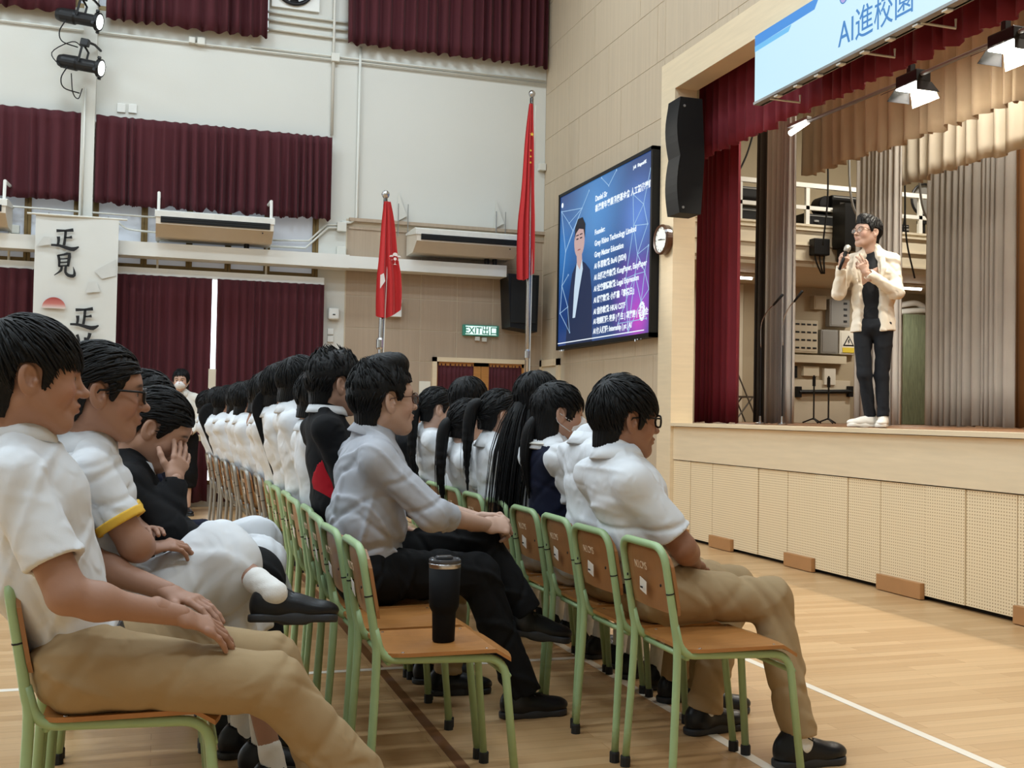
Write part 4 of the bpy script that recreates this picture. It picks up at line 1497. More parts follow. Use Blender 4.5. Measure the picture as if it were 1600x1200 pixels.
drape('stage_valance', 'dark red velvet valance across the top of the stage opening', (4.98, 9.42), (4.98, -0.3), 3.64, 4.9, 64, 0.035, M_RED, 41, hem=0.03)
drape('stage_drape', 'dark red velvet side drape at the stage edge', (5.25, 9.93), (5.25, 9.14), STAGE_Z + 0.01, 4.9, 7, 0.05, M_RED, 42)
drape('stage_drape', 'charcoal edged side drape behind the red one, dark strip', (6.22, 10.38), (6.22, 10.13), STAGE_Z + 0.01, 5.2, 3, 0.05, M_DARKD, 43)
drape('stage_drape', 'grey side drape behind the red one, beside the gooseneck microphones', (6.2, 10.15), (6.2, 9.65), STAGE_Z + 0.01, 5.2, 6, 0.05, M_GREYD, 44)
drape('stage_drape', 'grey side drape directly behind the presenter', (7.6, 10.5), (7.6, 9.76), STAGE_Z + 0.01, 5.4, 9, 0.05, M_GREYD, 45)
drape('stage_drape', 'broad grey drape at the far side of the stage opening', (8.8, 10.78), (8.8, 9.38), STAGE_Z + 0.01, 5.6, 13, 0.06, M_GREYD, 46)
drape('stage_drape', 'brown drape at the picture edge behind the grey drapes', (9.3, 10.0), (9.3, 5.0), STAGE_Z + 0.01, 5.6, 30, 0.06, M_TAND, 47)
drape('stage_border', 'beige pleated border hanging behind the stage floodlights', (6.6, 10.06), (6.6, -0.3), 3.74, 5.0, 60, 0.06, M_BEIGED, 48, hem=0.05)
drape('stage_border', 'second beige pleated border hanging deeper over the stage', (8.0, 10.28), (8.0, -0.3), 3.82, 5.3, 52, 0.06, M_BEIGELIT, 49, hem=0.05)

# ---------------------------------------------------------------- stage lights on a pipe
LB = 5.72
tag(MB().tube([(LB, 8.75, 3.92), (LB, 7.4, 3.90), (LB, -0.2, 3.86)], 0.018, 8).build('lighting_pipe', M_GREYM, smooth=True), 'long thin lighting pipe behind the red valance', 'pipe')
M_BARNLIT = mat('lamplit_barn_door', lin(225, 225, 215), 0.4)  # rear flap only: pale colour paints in the lamplight falling on it


def flood(y, z, label):
    t = thing('floodlight', label, 'floodlight', (LB, y, z))
    MB().cbox((0.02, 0, 0.03), (0.14, 0.26, 0.10), 0.012).build('housing', M_BLACKM, t)
    MB().box((-0.05, -0.12, -0.035), (0.09, 0.12, -0.022)).build('lens', M_LAMPON, t)
    MB().prism([(-0.13, -0.06), (0.13, -0.06), (0.16, -0.17), (-0.16, -0.17)], lambda u, w, d: (w, u, -0.02 + 0.5 * (w + 0.06) + d), 0.005).build('barn_door', M_BLACKM, t)
    MB().prism([(-0.13, -0.02), (0.13, -0.02), (0.16, -0.11), (-0.16, -0.11)], lambda u, w, d: (0.10 - 0.5 * (w + 0.02) + d, u, w * 1.35), 0.005).build('barn_door', M_BARNLIT, t)
    MB().prism([(-0.05, -0.02), (0.09, -0.02), (0.13, -0.11), (-0.09, -0.11)], lambda u, w, d: (u, 0.135 - 0.5 * (w + 0.02) + d, w), 0.005).build('barn_door', M_BLACKM, t)
    MB().prism([(-0.05, -0.02), (0.09, -0.02), (0.13, -0.11), (-0.09, -0.11)], lambda u, w, d: (u, -0.14 + 0.5 * (w + 0.02) + d, w), 0.005).build('barn_door', M_BLACKM, t)
    MB().cbox((0.0, 0.0, 0.11), (0.05, 0.05, 0.09), 0.005).build('clamp', M_BLACKM, t)
    l = bpy.data.lights.new('floodlight_beam', 'AREA')
    l.shape = 'RECTANGLE'
    l.size, l.size_y = 0.22, 0.12
    l.energy = 70
    l.color = (1.0, 0.94, 0.82)
    lo = bpy.data.objects.new('floodlight_beam', l)
    lo.location = (0.03, 0, -0.04)
    lo.rotation_euler = (0, -0.55, 0)
    lo.parent = t
    C.objects.link(lo)
    return t


flood(7.23, 3.86, 'lit floodlight with barn doors over the stage, the one beside the banner lettering')
flood(6.20, 3.86, 'lit floodlight with barn doors at the top corner of the stage')
flood(5.0, 3.86, 'lit floodlight with barn doors, third along the pipe')
tb = thing('tube_light', 'short lit tube at the near end of the lighting pipe', 'light', (LB, 8.84, 3.90))
MB().tube([(0, 0.14, -0.02), (0, -0.14, 0.02)], 0.028, 10).build('tube', M_TUBE, tb, smooth=True)
MB().cbox((0, 0, 0.05), (0.05, 0.34, 0.03), 0.004).build('housing', M_GREYM, tb)
# unseen battens above the borders, added as general light for the stage
for sx, sy, pw in ((7.3, 8.0, 220), (10.0, 12.0, 200), (7.3, 4.0, 160)):
    t = thing('added_stage_batten', 'unseen batten added above the stage, %s' % {8.0: 'over the presenter', 12.0: 'over the wing', 4.0: 'over the hidden half of the stage'}[sy], 'light', (sx, sy, 6.4))
    MB().cbox((0, 0, 0.05), (1.3, 0.3, 0.08), 0.01).build('housing', M_TRIMW, t)
    l = area_light('added_batten_light', (0, 0, 0.0), (0, 0, 0), 1.2, 0.25, pw, (1.0, 0.93, 0.80))
    l.parent = t

# ---------------------------------------------------------------- the wing seen through the opening
GY = 13.4
bw = MB().box((5.0, 15.5, 0.9), (13.2, 15.7, ZC)).box((13.0, -1.0, 0.9), (13.2, 15.7, ZC)).box((4.87, 12.9, 0.9), (5.05, 15.6, ZC)).box((5.0, -1.2, 0.9), (13.2, -1.0, ZC))
struct('wall_wing', bw, M_BACKW, 'drab plaster walls of the stage wing')
ga = struct('gallery', MB().box((5.1, GY, 3.32), (12.98, 15.5, 3.45)).box((5.1, GY - 0.02, 3.38), (12.98, GY + 0.1, 3.92)), M_BACKL, 'cream gallery beam over the stage wing')
for zz, th in ((3.40, 0.03), (3.62, 0.018), (3.84, 0.03), (3.905, 0.03)):
    MB().box((5.1, GY - 0.05, zz), (12.98, GY - 0.02, zz + th)).build('moulding', M_BACKL, ga)
rl = thing('gallery_railing', 'white rail of the gallery above the stage wing', 'railing', (0, GY, 0))
MB().box((5.1, -0.03, 4.47), (12.98, 0.03, 4.535)).build('top_rail', M_TRIMW, rl)
MB().box((5.1, -0.025, 4.15), (12.98, 0.025, 4.205)).build('middle_rail', M_TRIMW, rl)
for x in (5.8, 6.75, 7.72, 8.82, 9.8, 10.78, 11.75):
    MB().box((x - 0.03, -0.025, 3.93), (x + 0.03, 0.025, 4.47)).build('post', M_TRIMW, rl)
# equipment on the gallery
for lab, x0, x1, z0, z1, yy in (('low black equipment case on the gallery behind the first rail bay', 7.3, 8.55, 3.95, 4.145, 13.8), ('black equipment case on the upper shelf behind the first rail bay', 7.3, 8.5, 4.21, 4.46, 13.8),
                                ('black flight case on the gallery behind the hanging loudspeaker', 8.9, 9.95, 3.93, 4.145, 13.8), ('black amplifier on the gallery beside the presenter', 9.35, 10.2, 4.2, 4.44, 13.75),
                                ('small black case on the gallery behind the grey drapes', 10.5, 10.75, 3.95, 4.1, 13.8)):
    t = thing('equipment_case', lab, 'equipment', ((x0 + x1) / 2, yy, z0))
    w, h = x1 - x0, z1 - z0
    MB().cbox((0, 0, h / 2), (w, 0.4, h), 0.01).build('case', M_BLACK, t)
    for q in (-0.3, 0.3):
        MB().cbox((q * w, -0.205, h / 2), (0.08, 0.02, 0.03), 0.004).build('handle', M_GREYM, t)
    MB().box((-w / 2 + 0.02, -0.206, h - 0.035), (w / 2 - 0.02, -0.2, h - 0.02)).build('trim_strip', M_GREYM, t)
dr_ = thing('drum', 'black drum lying on the gallery rail beside the presenter', 'drum', (9.32, 13.75, 4.30))
MB().lathe([(0.13, -0.12), (0.14, -0.1), (0.14, 0.1), (0.13, 0.12)], 24, (0, 0, 0), 'y').build('shell', M_BLACK, dr_, smooth=False)
MB().lathe([(0.128, -0.125), (0.128, -0.121)], 24, (0, 0, 0), 'y').build('drumhead', M_BLACKM, dr_)
gf = thing('stand_fan', 'grey round fan on a stand on the gallery behind the grey drapes', 'fan', (11.2, 13.8, 3.93))
MB().tube([(0.25 * math.cos(2 * PI * q / 24), 0, 0.62 + 0.25 * math.sin(2 * PI * q / 24)) for q in range(25)], 0.02, 6, False).build('guard', M_BLACKM, gf)
MB().lathe([(0.23, 0.02), (0.23, 0.03)], 24, (0, 0, 0.62), 'y').build('disc', M_GREYM, gf)
MB().tube([(0, 0.02, 0.37), (0, 0.02, 0.0)], 0.02, 8).box((-0.15, -0.1, 0.0), (0.15, 0.12, 0.02)).box((-0.12, -0.02, 0.25), (0.12, 0.05, 0.3)).build('stand', M_BLACKM, gf)

# hanging loudspeaker and dimmer box under the gallery front
hs = thing('hanging_speaker', 'black loudspeaker hung on the gallery front behind the presenter', 'speaker', (9.42, GY - 0.2, 3.86))
MB().prism([(-0.20, 0.36), (0.28, 0.36), (0.26, -0.27), (-0.20, -0.27)], lambda u, w, d: (u, d - 0.15, w), 0.3).build('cabinet', M_BLACK, hs)
MB().cbox((0.0, -0.155, -0.19), (0.06, 0.006, 0.02)).build('badge', M_TRIMW, hs)
MB().cbox((-0.1, 0.02, -0.36), (0.12, 0.16, 0.2), 0.01).build('bracket', M_BLACKM, hs)
db = thing('dimmer_box', 'small black junction box with cables on the gallery front', 'box', (8.97, GY - 0.1, 3.60))
MB().cbox((0, 0, 0), (0.26, 0.14, 0.24), 0.015).build('case', M_BLACK, db)
for q in (-0.08, 0.0, 0.08):
    MB().tube(bez([(q, 0, -0.1), (q * 0.8, -0.02, -0.22), (0.06 + q * 0.3, 0, -0.38)], 8), 0.012, 6).build('cable', M_BLACK, db, smooth=True)

def cable(label, pts, r=0.012, m=None):
    return tag(MB().tube(bez(pts, 30), r, 6).build('hanging_cable', m or M_BLACK, smooth=True), label, 'cable')


cable('black cable hanging between the red drape and the charcoal drape', [(7.4, 12.2, 5.6), (7.15, 12.2, 4.6), (6.85, 12.2, 4.0), (6.75, 12.2, 3.6)])
cable('black cable hanging straight down past the loudspeaker', [(8.6, 12.6, 5.2), (8.62, 12.6, 4.2), (8.55, 12.6, 3.5)])
cable('grey cable looping down beside the hung loudspeaker', [(8.95, 12.6, 5.2), (8.98, 12.6, 4.3), (9.12, 12.6, 3.95), (9.35, 12.6, 4.2), (9.55, 12.6, 5.2)], 0.016, M_GREYM)
cable('grey cable looping between the two grey drapes', [(9.75, 12.2, 5.2), (9.85, 12.2, 4.1), (10.1, 12.2, 3.85), (10.4, 12.2, 4.1), (10.6, 12.2, 5.0)], 0.016, M_GREYM)
cable('thin black cable crossing the gallery beam behind the presenter', [(9.7, 12.4, 4.8), (9.72, 12.4, 3.9), (9.5, 12.4, 3.4), (9.3, 12.4, 3.2)])
cable('thin black cable hanging down to the wing doorway', [(9.72, 12.4, 4.6), (9.75, 12.4, 3.7), (9.9, 12.4, 3.1)])

# under the gallery: ceiling tube lights, switchboards, doorway
for x, lab in ((8.2, 'lit tube light under the gallery between red and charcoal drapes'), (11.3, 'lit tube light under the gallery behind the presenter')):
    t = thing('tube_light', lab, 'light', (x, 14.4, 3.25))
    MB().cbox((0, 0, 0.04), (0.7, 0.1, 0.05), 0.005).build('housing', M_TRIMW, t)
    MB().tube([(-0.32, 0, 0), (0.32, 0, 0)], 0.02, 8).build('tube', M_TUBE, t)
    l = area_light('tube_light_glow', (0, 0, -0.03), (0, 0, 0), 0.6, 0.06, 24, (1.0, 0.95, 0.85))
    l.parent = t
WY = 15.5
def box_on_wing(label, x0, x1, z0, z1, m, d=0.12, name='switch_box'):
    t = thing(name, label, 'switch box', ((x0 + x1) / 2, WY - d / 2, (z0 + z1) / 2))
    MB().cbox((0, 0, 0), (x1 - x0, d, z1 - z0), 0.01).build('case', m, t)
    MB().cbox((0, -d / 2 - 0.004, 0), (x1 - x0 - 0.05, 0.008, z1 - z0 - 0.05), 0.003).build('door', m, t)
    return t


b1 = box_on_wing('cream meter board with rows of breakers on the wing wall', 9.78, 10.36, 2.22, 2.76, M_BOXC)
for r_ in range(4):
    for c_ in range(5):
        MB().cbox((-0.22 + 0.11 * c_, -0.07, 0.2 - 0.13 * r_), (0.07, 0.01, 0.028)).build('breaker', M_BLACK, b1)
box_on_wing('grey enclosure on the wing wall beside the meter board', 10.42, 10.75, 2.22, 2.62, M_BOXG)
b3 = box_on_wing('tall grey control panel with knobs on the wing wall', 10.58, 10.98, 2.68, 3.14, M_BOXG)
for r_ in range(4):
    MB().cbox((0.10, -0.07, 0.16 - 0.1 * r_), (0.06, 0.02, 0.035)).build('knob', M_BLACK, b3)
box_on_wing('drab vent box high on the wing wall', 10.28, 10.52, 2.95, 3.18, M_BACKW)
b4 = box_on_wing('cream box with a yellow electrical warning sign on the wing wall', 10.78, 11.12, 2.22, 2.62, M_PAPER)
MB().prism([(-0.11, -0.06), (0.11, -0.06), (0.0, 0.12)], lambda u, w, d: (u, -0.072 + d, w), 0.003).build('warning_triangle', M_BLACK, b4)
MB().prism([(-0.075, -0.04), (0.075, -0.04), (0.0, 0.085)], lambda u, w, d: (u, -0.076 + d, w), 0.003).build('triangle_field', M_PAPER, b4)
MB().prism([(-0.01, 0.05), (0.02, 0.05), (0.0, 0.015), (0.02, 0.015), (-0.015, -0.035), (-0.003, 0.003), (-0.02, 0.003)], lambda u, w, d: (u, -0.08 + d, w), 0.003).build('lightning_mark', M_BLACK, b4)
MB().box((-0.12, -0.076, -0.17), (0.12, -0.07, -0.085)).build('caution_strip', M_YELLOW, b4)
tag(MB().cbox((10.35, WY - 0.08, 2.12), (1.1, 0.14, 0.13), 0.006).build('cable_trunking', M_BOXC), 'cream cable trunking below the switch boxes', 'trunking')
for x0, x1, z0, z1, lab in ((9.92, 10.0, 1.8, 2.0, 'small dark socket box under the trunking'), (10.12, 10.42, 1.84, 2.0, 'small cream isolator box under the trunking'), (10.52, 10.74, 1.7, 1.98, 'notice card under the trunking')):
    tag(MB().cbox(((x0 + x1) / 2, WY - 0.04, (z0 + z1) / 2), (x1 - x0, 0.08, z1 - z0), 0.006).build('wall_box', M_PAPER if 'notice' in lab else M_BOXC if 'cream' in lab else M_BLACK), lab, 'box')
d3 = tag(bpy.data.objects.new('door_3', None), 'cream wing door with a black push bar below the switch boxes')
C.objects.link(d3)
d3['kind'] = 'structure'
MB().cbox((10.5, WY - 0.02, 1.42), (1.1, 0.05, 0.72), 0.004).build('door_leaf', M_BACKL, d3)
MB().tube([(10.02, WY - 0.1, 1.57), (11.02, WY - 0.1, 1.60)], 0.035, 8).cbox((10.02, WY - 0.07, 1.57), (0.09, 0.1, 0.18), 0.01).cbox((11.02, WY - 0.07, 1.6), (0.09, 0.1, 0.18), 0.01).build('push_bar', M_BLACK, d3)
gp = thing('green_wood_panel', 'weathered green wooden panel leaning in the wing doorway', 'panel', (12.25, WY - 0.35, STAGE_Z))
for q in range(5):
    MB().cbox((-0.30 + 0.145 * q, 0, 0.93), (0.142, 0.05, 1.86), 0.006).build('plank', M_GREENW, gp)
MB().box((0.38, -0.04, 0.0), (0.46, 0.05, 1.9)).build('edge_post', M_BLACK, gp)
rk = thing('clothes_rack', 'black metal rack frame beside the green wooden panel', 'rack', (12.95, WY - 0.5, STAGE_Z))
MB().tube([(-0.2, 0, 0), (-0.2, 0, 1.8), (0.12, 0, 1.8), (0.12, 0, 0)], 0.02, 6).build('frame', M_BLACK, rk)
tag(MB().tube(bez([(11.75, WY - 0.3, 3.05), (12.1, WY - 0.35, 3.12), (12.4, WY - 0.3, 3.05), (12.7, WY - 0.3, 3.12)], 16), 0.05, 8).tube(bez([(11.75, WY - 0.3, 2.95), (12.2, WY - 0.35, 3.0), (12.6, WY - 0.3, 3.0)], 12), 0.05, 8).build('rolled_sheet', M_TRIMW, smooth=True), 'white sheet bundled over the top of the green panel', 'sheet')
struct('trim_8', MB().box((8.6, WY - 0.03, 0.9), (9.0, WY, 3.3)).box((11.25, WY - 0.06, 0.9), (11.4, WY, 3.3)), M_BACKL, 'cream door posts on the wing wall')
# folding chair in the wing
fc = thing('folding_chair', 'grey metal folding chair in the wing behind the red drape', 'chair', (8.42, 14.5, STAGE_Z))
M_FC = mat('dull_grey_steel', lin(96, 92, 86), 0.45, metal=0.4)
MB().cbox((-0.05, 0, 0.38), (0.36, 0.36, 0.025), 0.008).build('seat', M_FC, fc)
MB().cbox((-0.17, 0, 0.66), (0.03, 0.36, 0.16), 0.01).build('backrest', M_FC, fc)
for s in (-1, 1):
    MB().tube([(0.18, s * 0.18, 0), (-0.18, s * 0.18, 0.75)], 0.012, 6).build('leg', M_FC, fc)
    MB().tube([(-0.2, s * 0.16, 0), (0.1, s * 0.16, 0.37)], 0.012, 6).build('leg', M_FC, fc)
# microphone stands
def mic_stand(x, y, ztop, label):
    t = thing('microphone_stand', label, 'microphone stand', (x, y, STAGE_Z))
    for q in range(3):
        a = 2 * PI * q / 3 + 0.3
        MB().tube([(0, 0, 0.07), (0.15 * math.cos(a), 0.15 * math.sin(a), 0.01)], 0.011, 6).build('leg', M_BLACK, t)
    MB().tube([(0, 0, 0.05), (0, 0, ztop)], 0.011, 6).build('pole', M_BLACK, t)
    MB().tube([(0, 0, ztop - 0.15), (0, 0, ztop - 0.02)], 0.022, 8).build('clutch', M_BLACK, t)
    return t


mic_stand(8.5, 12.7, 0.66, 'folded black microphone stand in the wing, the one nearer the grey drape')
mic_stand(8.5, 12.36, 0.64, 'folded black microphone stand in the wing, the one nearer the presenter')
for (y, yt, lab) in ((9.28, 8.90, 'tall gooseneck microphone in front of the charcoal drape'), (8.885, 8.57, 'tall gooseneck microphone in front of the grey drape')):
    t = thing('gooseneck_microphone', lab, 'microphone', (5.6, y, STAGE_Z))
    MB().lathe([(0.05, 0), (0.05, 0.01), (0.016, 0.02), (0.012, 0.08)], 16).build('base', M_STEEL, t)
    MB().tube([(0, 0, 0.02), (0, 0, 0.75)], 0.007, 8).build('stem', M_BLACKM, t)
    dy = yt - y
    MB().tube(bez([(0, 0, 0.75), (0, -0.005, 0.98), (0, dy * 0.3, 1.10), (0, dy * 0.6, 1.155)], 18), 0.005, 6).build('gooseneck', M_STEEL, t, smooth=True)
    MB().tube([(0, dy * 0.58, 1.15), (0, dy, 1.235)], [0.010, 0.014], 10).build('capsule', M_BLACK, t, smooth=True)

# ---------------------------------------------------------------- school chairs
M_GREEN = mat('mint_green_tube', lin(156, 182, 134), 0.38, vary=0.05, vscale=12, bump=0.08, bscale=120)
M_GRTUBE = mat('dull_silver_tube', lin(158, 156, 150), 0.35, metal=0.5)
M_PLY = mat('orange_plywood', lin(172, 116, 62), 0.36, vary=0.10, vscale=7, vstretch=(1.2, 9, 1), coat=0.15)
M_PLYB = mat('brown_plywood_back', lin(154, 106, 64), 0.42, vary=0.10, vscale=7, vstretch=(9, 1.2, 1), coat=0.1)
M_RUBBER = mat('black_rubber', (0.012, 0.012, 0.012, 1), 0.7)
M_STENCIL = mat('faded_white_stencil', lin(206, 178, 146), 0.7)
M_STICK = mat('white_sticker', lin(226, 218, 206), 0.6)


def make_chair(tube_mat):
    """origin on the floor under the seat, facing +x"""
    t = thing('school_chair', 'x', 'chair')
    R = 0.0125
    # rear posts and back hoop, one bent tube
    def post(s):
        return [Vector((-0.215, s * 0.163, 0.02)), Vector((-0.196, s * 0.150, 0.40)), Vector((-0.205, s * 0.150, 0.50)), Vector((-0.232, s * 0.150, 0.66))]
    top = 0.735
    L, Rr = post(-1), post(1)
    pts = bez(L[:4], 12)[:-1] + arc(L[3], (-0.246, -0.150, top), (-0.246, 0, top), 0.06) + arc((-0.246, 0, top), (-0.246, 0.150, top), Rr[3], 0.06) + bez(Rr[::-1], 12)[1:]
    MB().tube(pts, R, 8).build('back_hoop', tube_mat, t, smooth=True)
    for s in (-1, 1):
        MB().tube([(-0.2215, s * 0.150, 0.598), (-0.2222, s * 0.150, 0.602)], R + 0.0008, 8).build('sleeve_joint', M_RUBBER, t)
        # side rail: leaves the post, runs under the seat, bends down into the front leg
        p = arc((-0.203, s * 0.148, 0.50), (-0.178, s * 0.146, 0.417), (0.0, s * 0.146, 0.410), 0.06, 6) + arc((0.0, s * 0.146, 0.410), (0.185, s * 0.146, 0.405), (0.222, s * 0.166, 0.02), 0.07, 7) + [Vector((0.222, s * 0.166, 0.02))]
        p = [Vector((-0.203, s * 0.149, 0.505))] + p
        MB().tube(p, R, 8).build('side_frame', tube_mat, t, smooth=True)
        for x in (-0.2155, 0.2225):
            y = s * (0.163 if x < 0 else 0.166)
            MB().lathe([(0.0165, 0.0), (0.0165, 0.03), (0.015, 0.034)], 10, (x, y, 0)).build('rubber_foot', M_RUBBER, t)
    MB().tube([(0.198, -0.150, 0.352), (0.198, 0.150, 0.352)], 0.009, 6).build('front_stretcher', tube_mat, t, smooth=True)
    MB().tube([(-0.16, -0.146, 0.408), (-0.16, 0.146, 0.408)], 0.009, 6).build('rear_stretcher', tube_mat, t, smooth=True)
    # moulded plywood seat with waterfall front
    V, F = [], []
    nu, nv = 12, 8
    outl = lambda v: 0.178 - 0.02 * max(0.0, abs(v) - 0.75) / 0.25
    for side in (0, 1):
        for i in range(nu + 1):
            u = i / nu
            for j in range(nv + 1):
                v = j / nv * 2 - 1
                half = 0.168 if u > 0.15 else 0.150 + 0.018 * math.sqrt(u / 0.15)
                x = -0.168 + 0.385 * u - (0.018 * max(0, abs(v) - 0.6) / 0.4 if u > 0.9 else 0)
                z = 0.436 - 0.010 * math.sin(PI * min(1, u / 0.8)) * (1 - v * v) - (0.028 * ((u - 0.82) / 0.18) ** 2 if u > 0.82 else 0)
                V.append((x, v * half, z - 0.011 * side))
    W = nv + 1
    H = (nu + 1) * W
    for i in range(nu):
        for j in range(nv):
            a = i * W + j
            F += [(a, a + W, a + W + 1, a + 1), (H + a, H + a + 1, H + a + W + 1, H + a + W)]
    for i in range(nu):
        F += [(i * W, H + i * W, H + (i + 1) * W, (i + 1) * W), (i * W + nv, (i + 1) * W + nv, H + (i + 1) * W + nv, H + i * W + nv)]
    for j in range(nv):
        F += [(j, j + 1, H + j + 1, H + j), (nu * W + j, H + nu * W + j, H + nu * W + j + 1, nu * W + j + 1)]
    mb = MB()
    mb.add(V, F)
    seat = mb.build('seat', M_PLY, t, smooth=False)
    for x, s in ((-0.12, -1), (-0.12, 1), (0.13, -1), (0.13, 1)):
        MB().lathe([(0.006, 0), (0.005, 0.002), (0.0, 0.003)], 8, (x, s * 0.148, 0.434)).build('rivet', M_STEEL, seat)
    # curved plywood back in front of the hoop
    V, F = [], []
    nu, nv = 10, 8
    for side in (0, 1):
        for i in range(nu + 1):
            v = i / nu * 2 - 1
            for j in range(nv + 1):
                w = j / nv
                z = 0.535 + 0.192 * w
                half = 0.163 - (0.045 * ((w - 0.72) / 0.28) ** 2 if w > 0.72 else 0) - (0.01 * (1 - w / 0.15) if w < 0.15 else 0)
                x = -0.2125 - 0.036 * w + 0.014 + 0.0 * v - 0.012 * (1 - v * v) + 0.010 * side
                V.append((x, v * half, z))
    W = nv + 1
    H = (nu + 1) * W
    for i in range(nu):
        for j in range(nv):
            a = i * W + j
            F += [(a, a + 1, a + W + 1, a + W), (H + a, H + a + W, H + a + W + 1, H + a + 1)]
        F += [(i * W, (i + 1) * W, H + (i + 1) * W, H + i * W), (i * W + nv, H + i * W + nv, H + (i + 1) * W + nv, (i + 1) * W + nv)]
    for j in range(nv):
        F += [(j, H + j, H + j + 1, j + 1), (nu * W + j, nu * W + j + 1, H + nu * W + j + 1, H + nu * W + j)]
    mb = MB()
    mb.add(V, F)
    back = mb.build('backrest', M_PLYB, t)
    tilt = Vector((-0.036, 0, 0.192)).normalized()
    obj('stencil_lettering', on_plane(text_mesh('N.I.CMS', 0.034, 0.0004, 0.0, 'CENTER', sx=0.75), (-0.2465, 0.0, 0.655), STAGE_U, tilt), M_STENCIL, back)
    st = MB()
    st.prism([(0.045, 0.0), (0.002, 0.012), (-0.012, -0.030), (0.030, -0.042)], lambda u, v, d: tuple(Vector((-0.2435, 0, 0.618)) + Vector((0, -1, 0)) * (u - 0.01) + tilt * v + Vector((-1, 0, 0)) * d), 0.001)
    st.build('sticker', M_STICK, back)
    obj('sticker_mark', on_plane(text_mesh('•••', 0.02, 0.0003, 0.0008, 'CENTER', sx=0.9), (-0.2455, -0.006, 0.592), STAGE_U, tilt), M_BLACK, back)
    for s in (-1, 1):
        MB().lathe([(0.005, 0.0), (0.004, -0.002)], 8, (-0.2365, s * 0.118, 0.62), 'x').build('bolt', M_BLACK, back)
    return t


chair_green = make_chair(M_GREEN)
chair_grey = copy_tree(chair_green)
for ch in chair_grey.children:
    if ch.name.split('.')[0] in ('back_hoop', 'side_frame', 'front_stretcher', 'rear_stretcher'):
        ch.data = ch.data.copy()
        ch.data.materials[0] = M_GRTUBE
USED = set()


def place_chair(x, y, label, group, proto=None, yaw=0.0):
    proto = proto or chair_green
    if proto.name not in USED:
        c = proto
        USED.add(proto.name)
    else:
        c = copy_tree(proto)
    c.location = (x, y, 0)
    c.rotation_euler = (0, 0, yaw)
    tag(c, label, 'chair', group)
    return c


GA, GB, GC = 'chairs of the row nearest the viewer', 'chairs of the middle row', 'chairs of the row nearest the stage'
XA, XB, XC = -0.06, 0.795, 1.66
# row nearest the stage
LC = ['empty green tube chair with wooden seat at the near end of the front row', 'green chair under the boy with glasses in the front row', 'green chair under the student hunched behind the boy with glasses',
      'green chair under the girl in the navy vest', 'green chair under the girl with very long black hair', 'green chair under the ponytailed girl beside the long haired girl',
      'green chair two places beyond the long haired girl', 'green chair three places beyond the long haired girl', 'green chair under the girl with the low ponytail', 'green chair at the far end of the front row']
for i, lab in enumerate(LC):
    place_chair(XC - (0.02 if i == 1 else 0.0), 3.02 + 0.378 * i + (0.0 if i < 8 else 0.05), lab, GC, yaw=(0.0, 0.02, -0.02, 0.015, 0, 0.02, -0.01, 0.01, 0, 0)[i])
LB_ = ['empty green chair carrying the black tumbler', 'empty green chair between the tumbler chair and the teacher in grey', 'green chair under the teacher in the grey shirt',
       'green chair under the boy in the black and red jacket', 'green chair under the white shirted student next to the black and red jacket', 'green chair second beyond the black and red jacket',
       'green chair third beyond the black and red jacket', 'green chair fourth beyond the black and red jacket, last green one']
for i, lab in enumerate(LB_):
    place_chair(XB + (0.0, -0.012, -0.005, 0.01, 0, 0.01, 0, 0)[i], 3.17 + 0.37 * i, lab, GB, yaw=(0.0, 0.03, -0.01, 0, 0.02, 0, 0.01, 0)[i])
LG = ['silver tube chair just beyond the last green chair of the middle row', 'second silver tube chair beyond the green chairs of the middle row', 'third silver tube chair beyond the green chairs of the middle row',
      'fourth silver tube chair beyond the green chairs of the middle row', 'fifth silver tube chair beyond the green chairs of the middle row', 'farthest silver tube chair of the middle row']
for i, lab in enumerate(LG):
    place_chair(XB - 0.03 * i, 6.45 + 0.62 * i, lab, GB, chair_grey, yaw=0.05 * (i % 2))
LA = ['green chair under the boy in khaki trousers at the picture edge', 'green chair under the girl in white with black glasses', 'green chair under the girl covering her face',
      'chair under the student behind the girl covering her face', 'chair fifth along the row nearest the viewer']
for i, lab in enumerate(LA):
    place_chair(XA, 2.73 + 0.385 * i, lab, GA)

# ---------------------------------------------------------------- black tumbler on the empty chair
tm = thing('tumbler', 'tall black insulated tumbler with clear lid standing on the empty chair', 'tumbler', (0.835, 3.18, 0.4285))
M_TUMB = mat('matte_black_coating', (0.006, 0.006, 0.0065, 1), 0.6, spec=0.1, bump=0.1, bscale=400)
MB().lathe([(0.0, 0), (0.032, 0.0), (0.034, 0.004), (0.036, 0.082), (0.0365, 0.088), (0.0445, 0.104), (0.0455, 0.112), (0.0485, 0.222), (0.0, 0.222)], 40).build('body', M_TUMB, tm, smooth=False)
MB().lathe([(0.0488, 0.2225), (0.0492, 0.224), (0.0492, 0.234), (0.0488, 0.236), (0.0, 0.236)], 40).build('steel_rim', M_STEEL, tm, smooth=False)
M_LID = mat('smoked_clear_lid', (0.05, 0.05, 0.055, 1), 0.12, spec=0.6)
MB().lathe([(0.0475, 0.236), (0.0488, 0.238), (0.0488, 0.247), (0.046, 0.25), (0.043, 0.246), (0.0, 0.245)], 40).build('lid', M_LID, tm, smooth=False)
MB().cbox((-0.002, 0, 0.252), (0.05, 0.026, 0.012), 0.004).build('slider', M_LID, tm)
for ch in tm.children:
    bm = bmesh.new()
    bm.from_mesh(ch.data)
    for f in bm.faces:
        f.smooth = abs(f.normal.z) < 0.5
    bm.to_mesh(ch.data)
    bm.free()

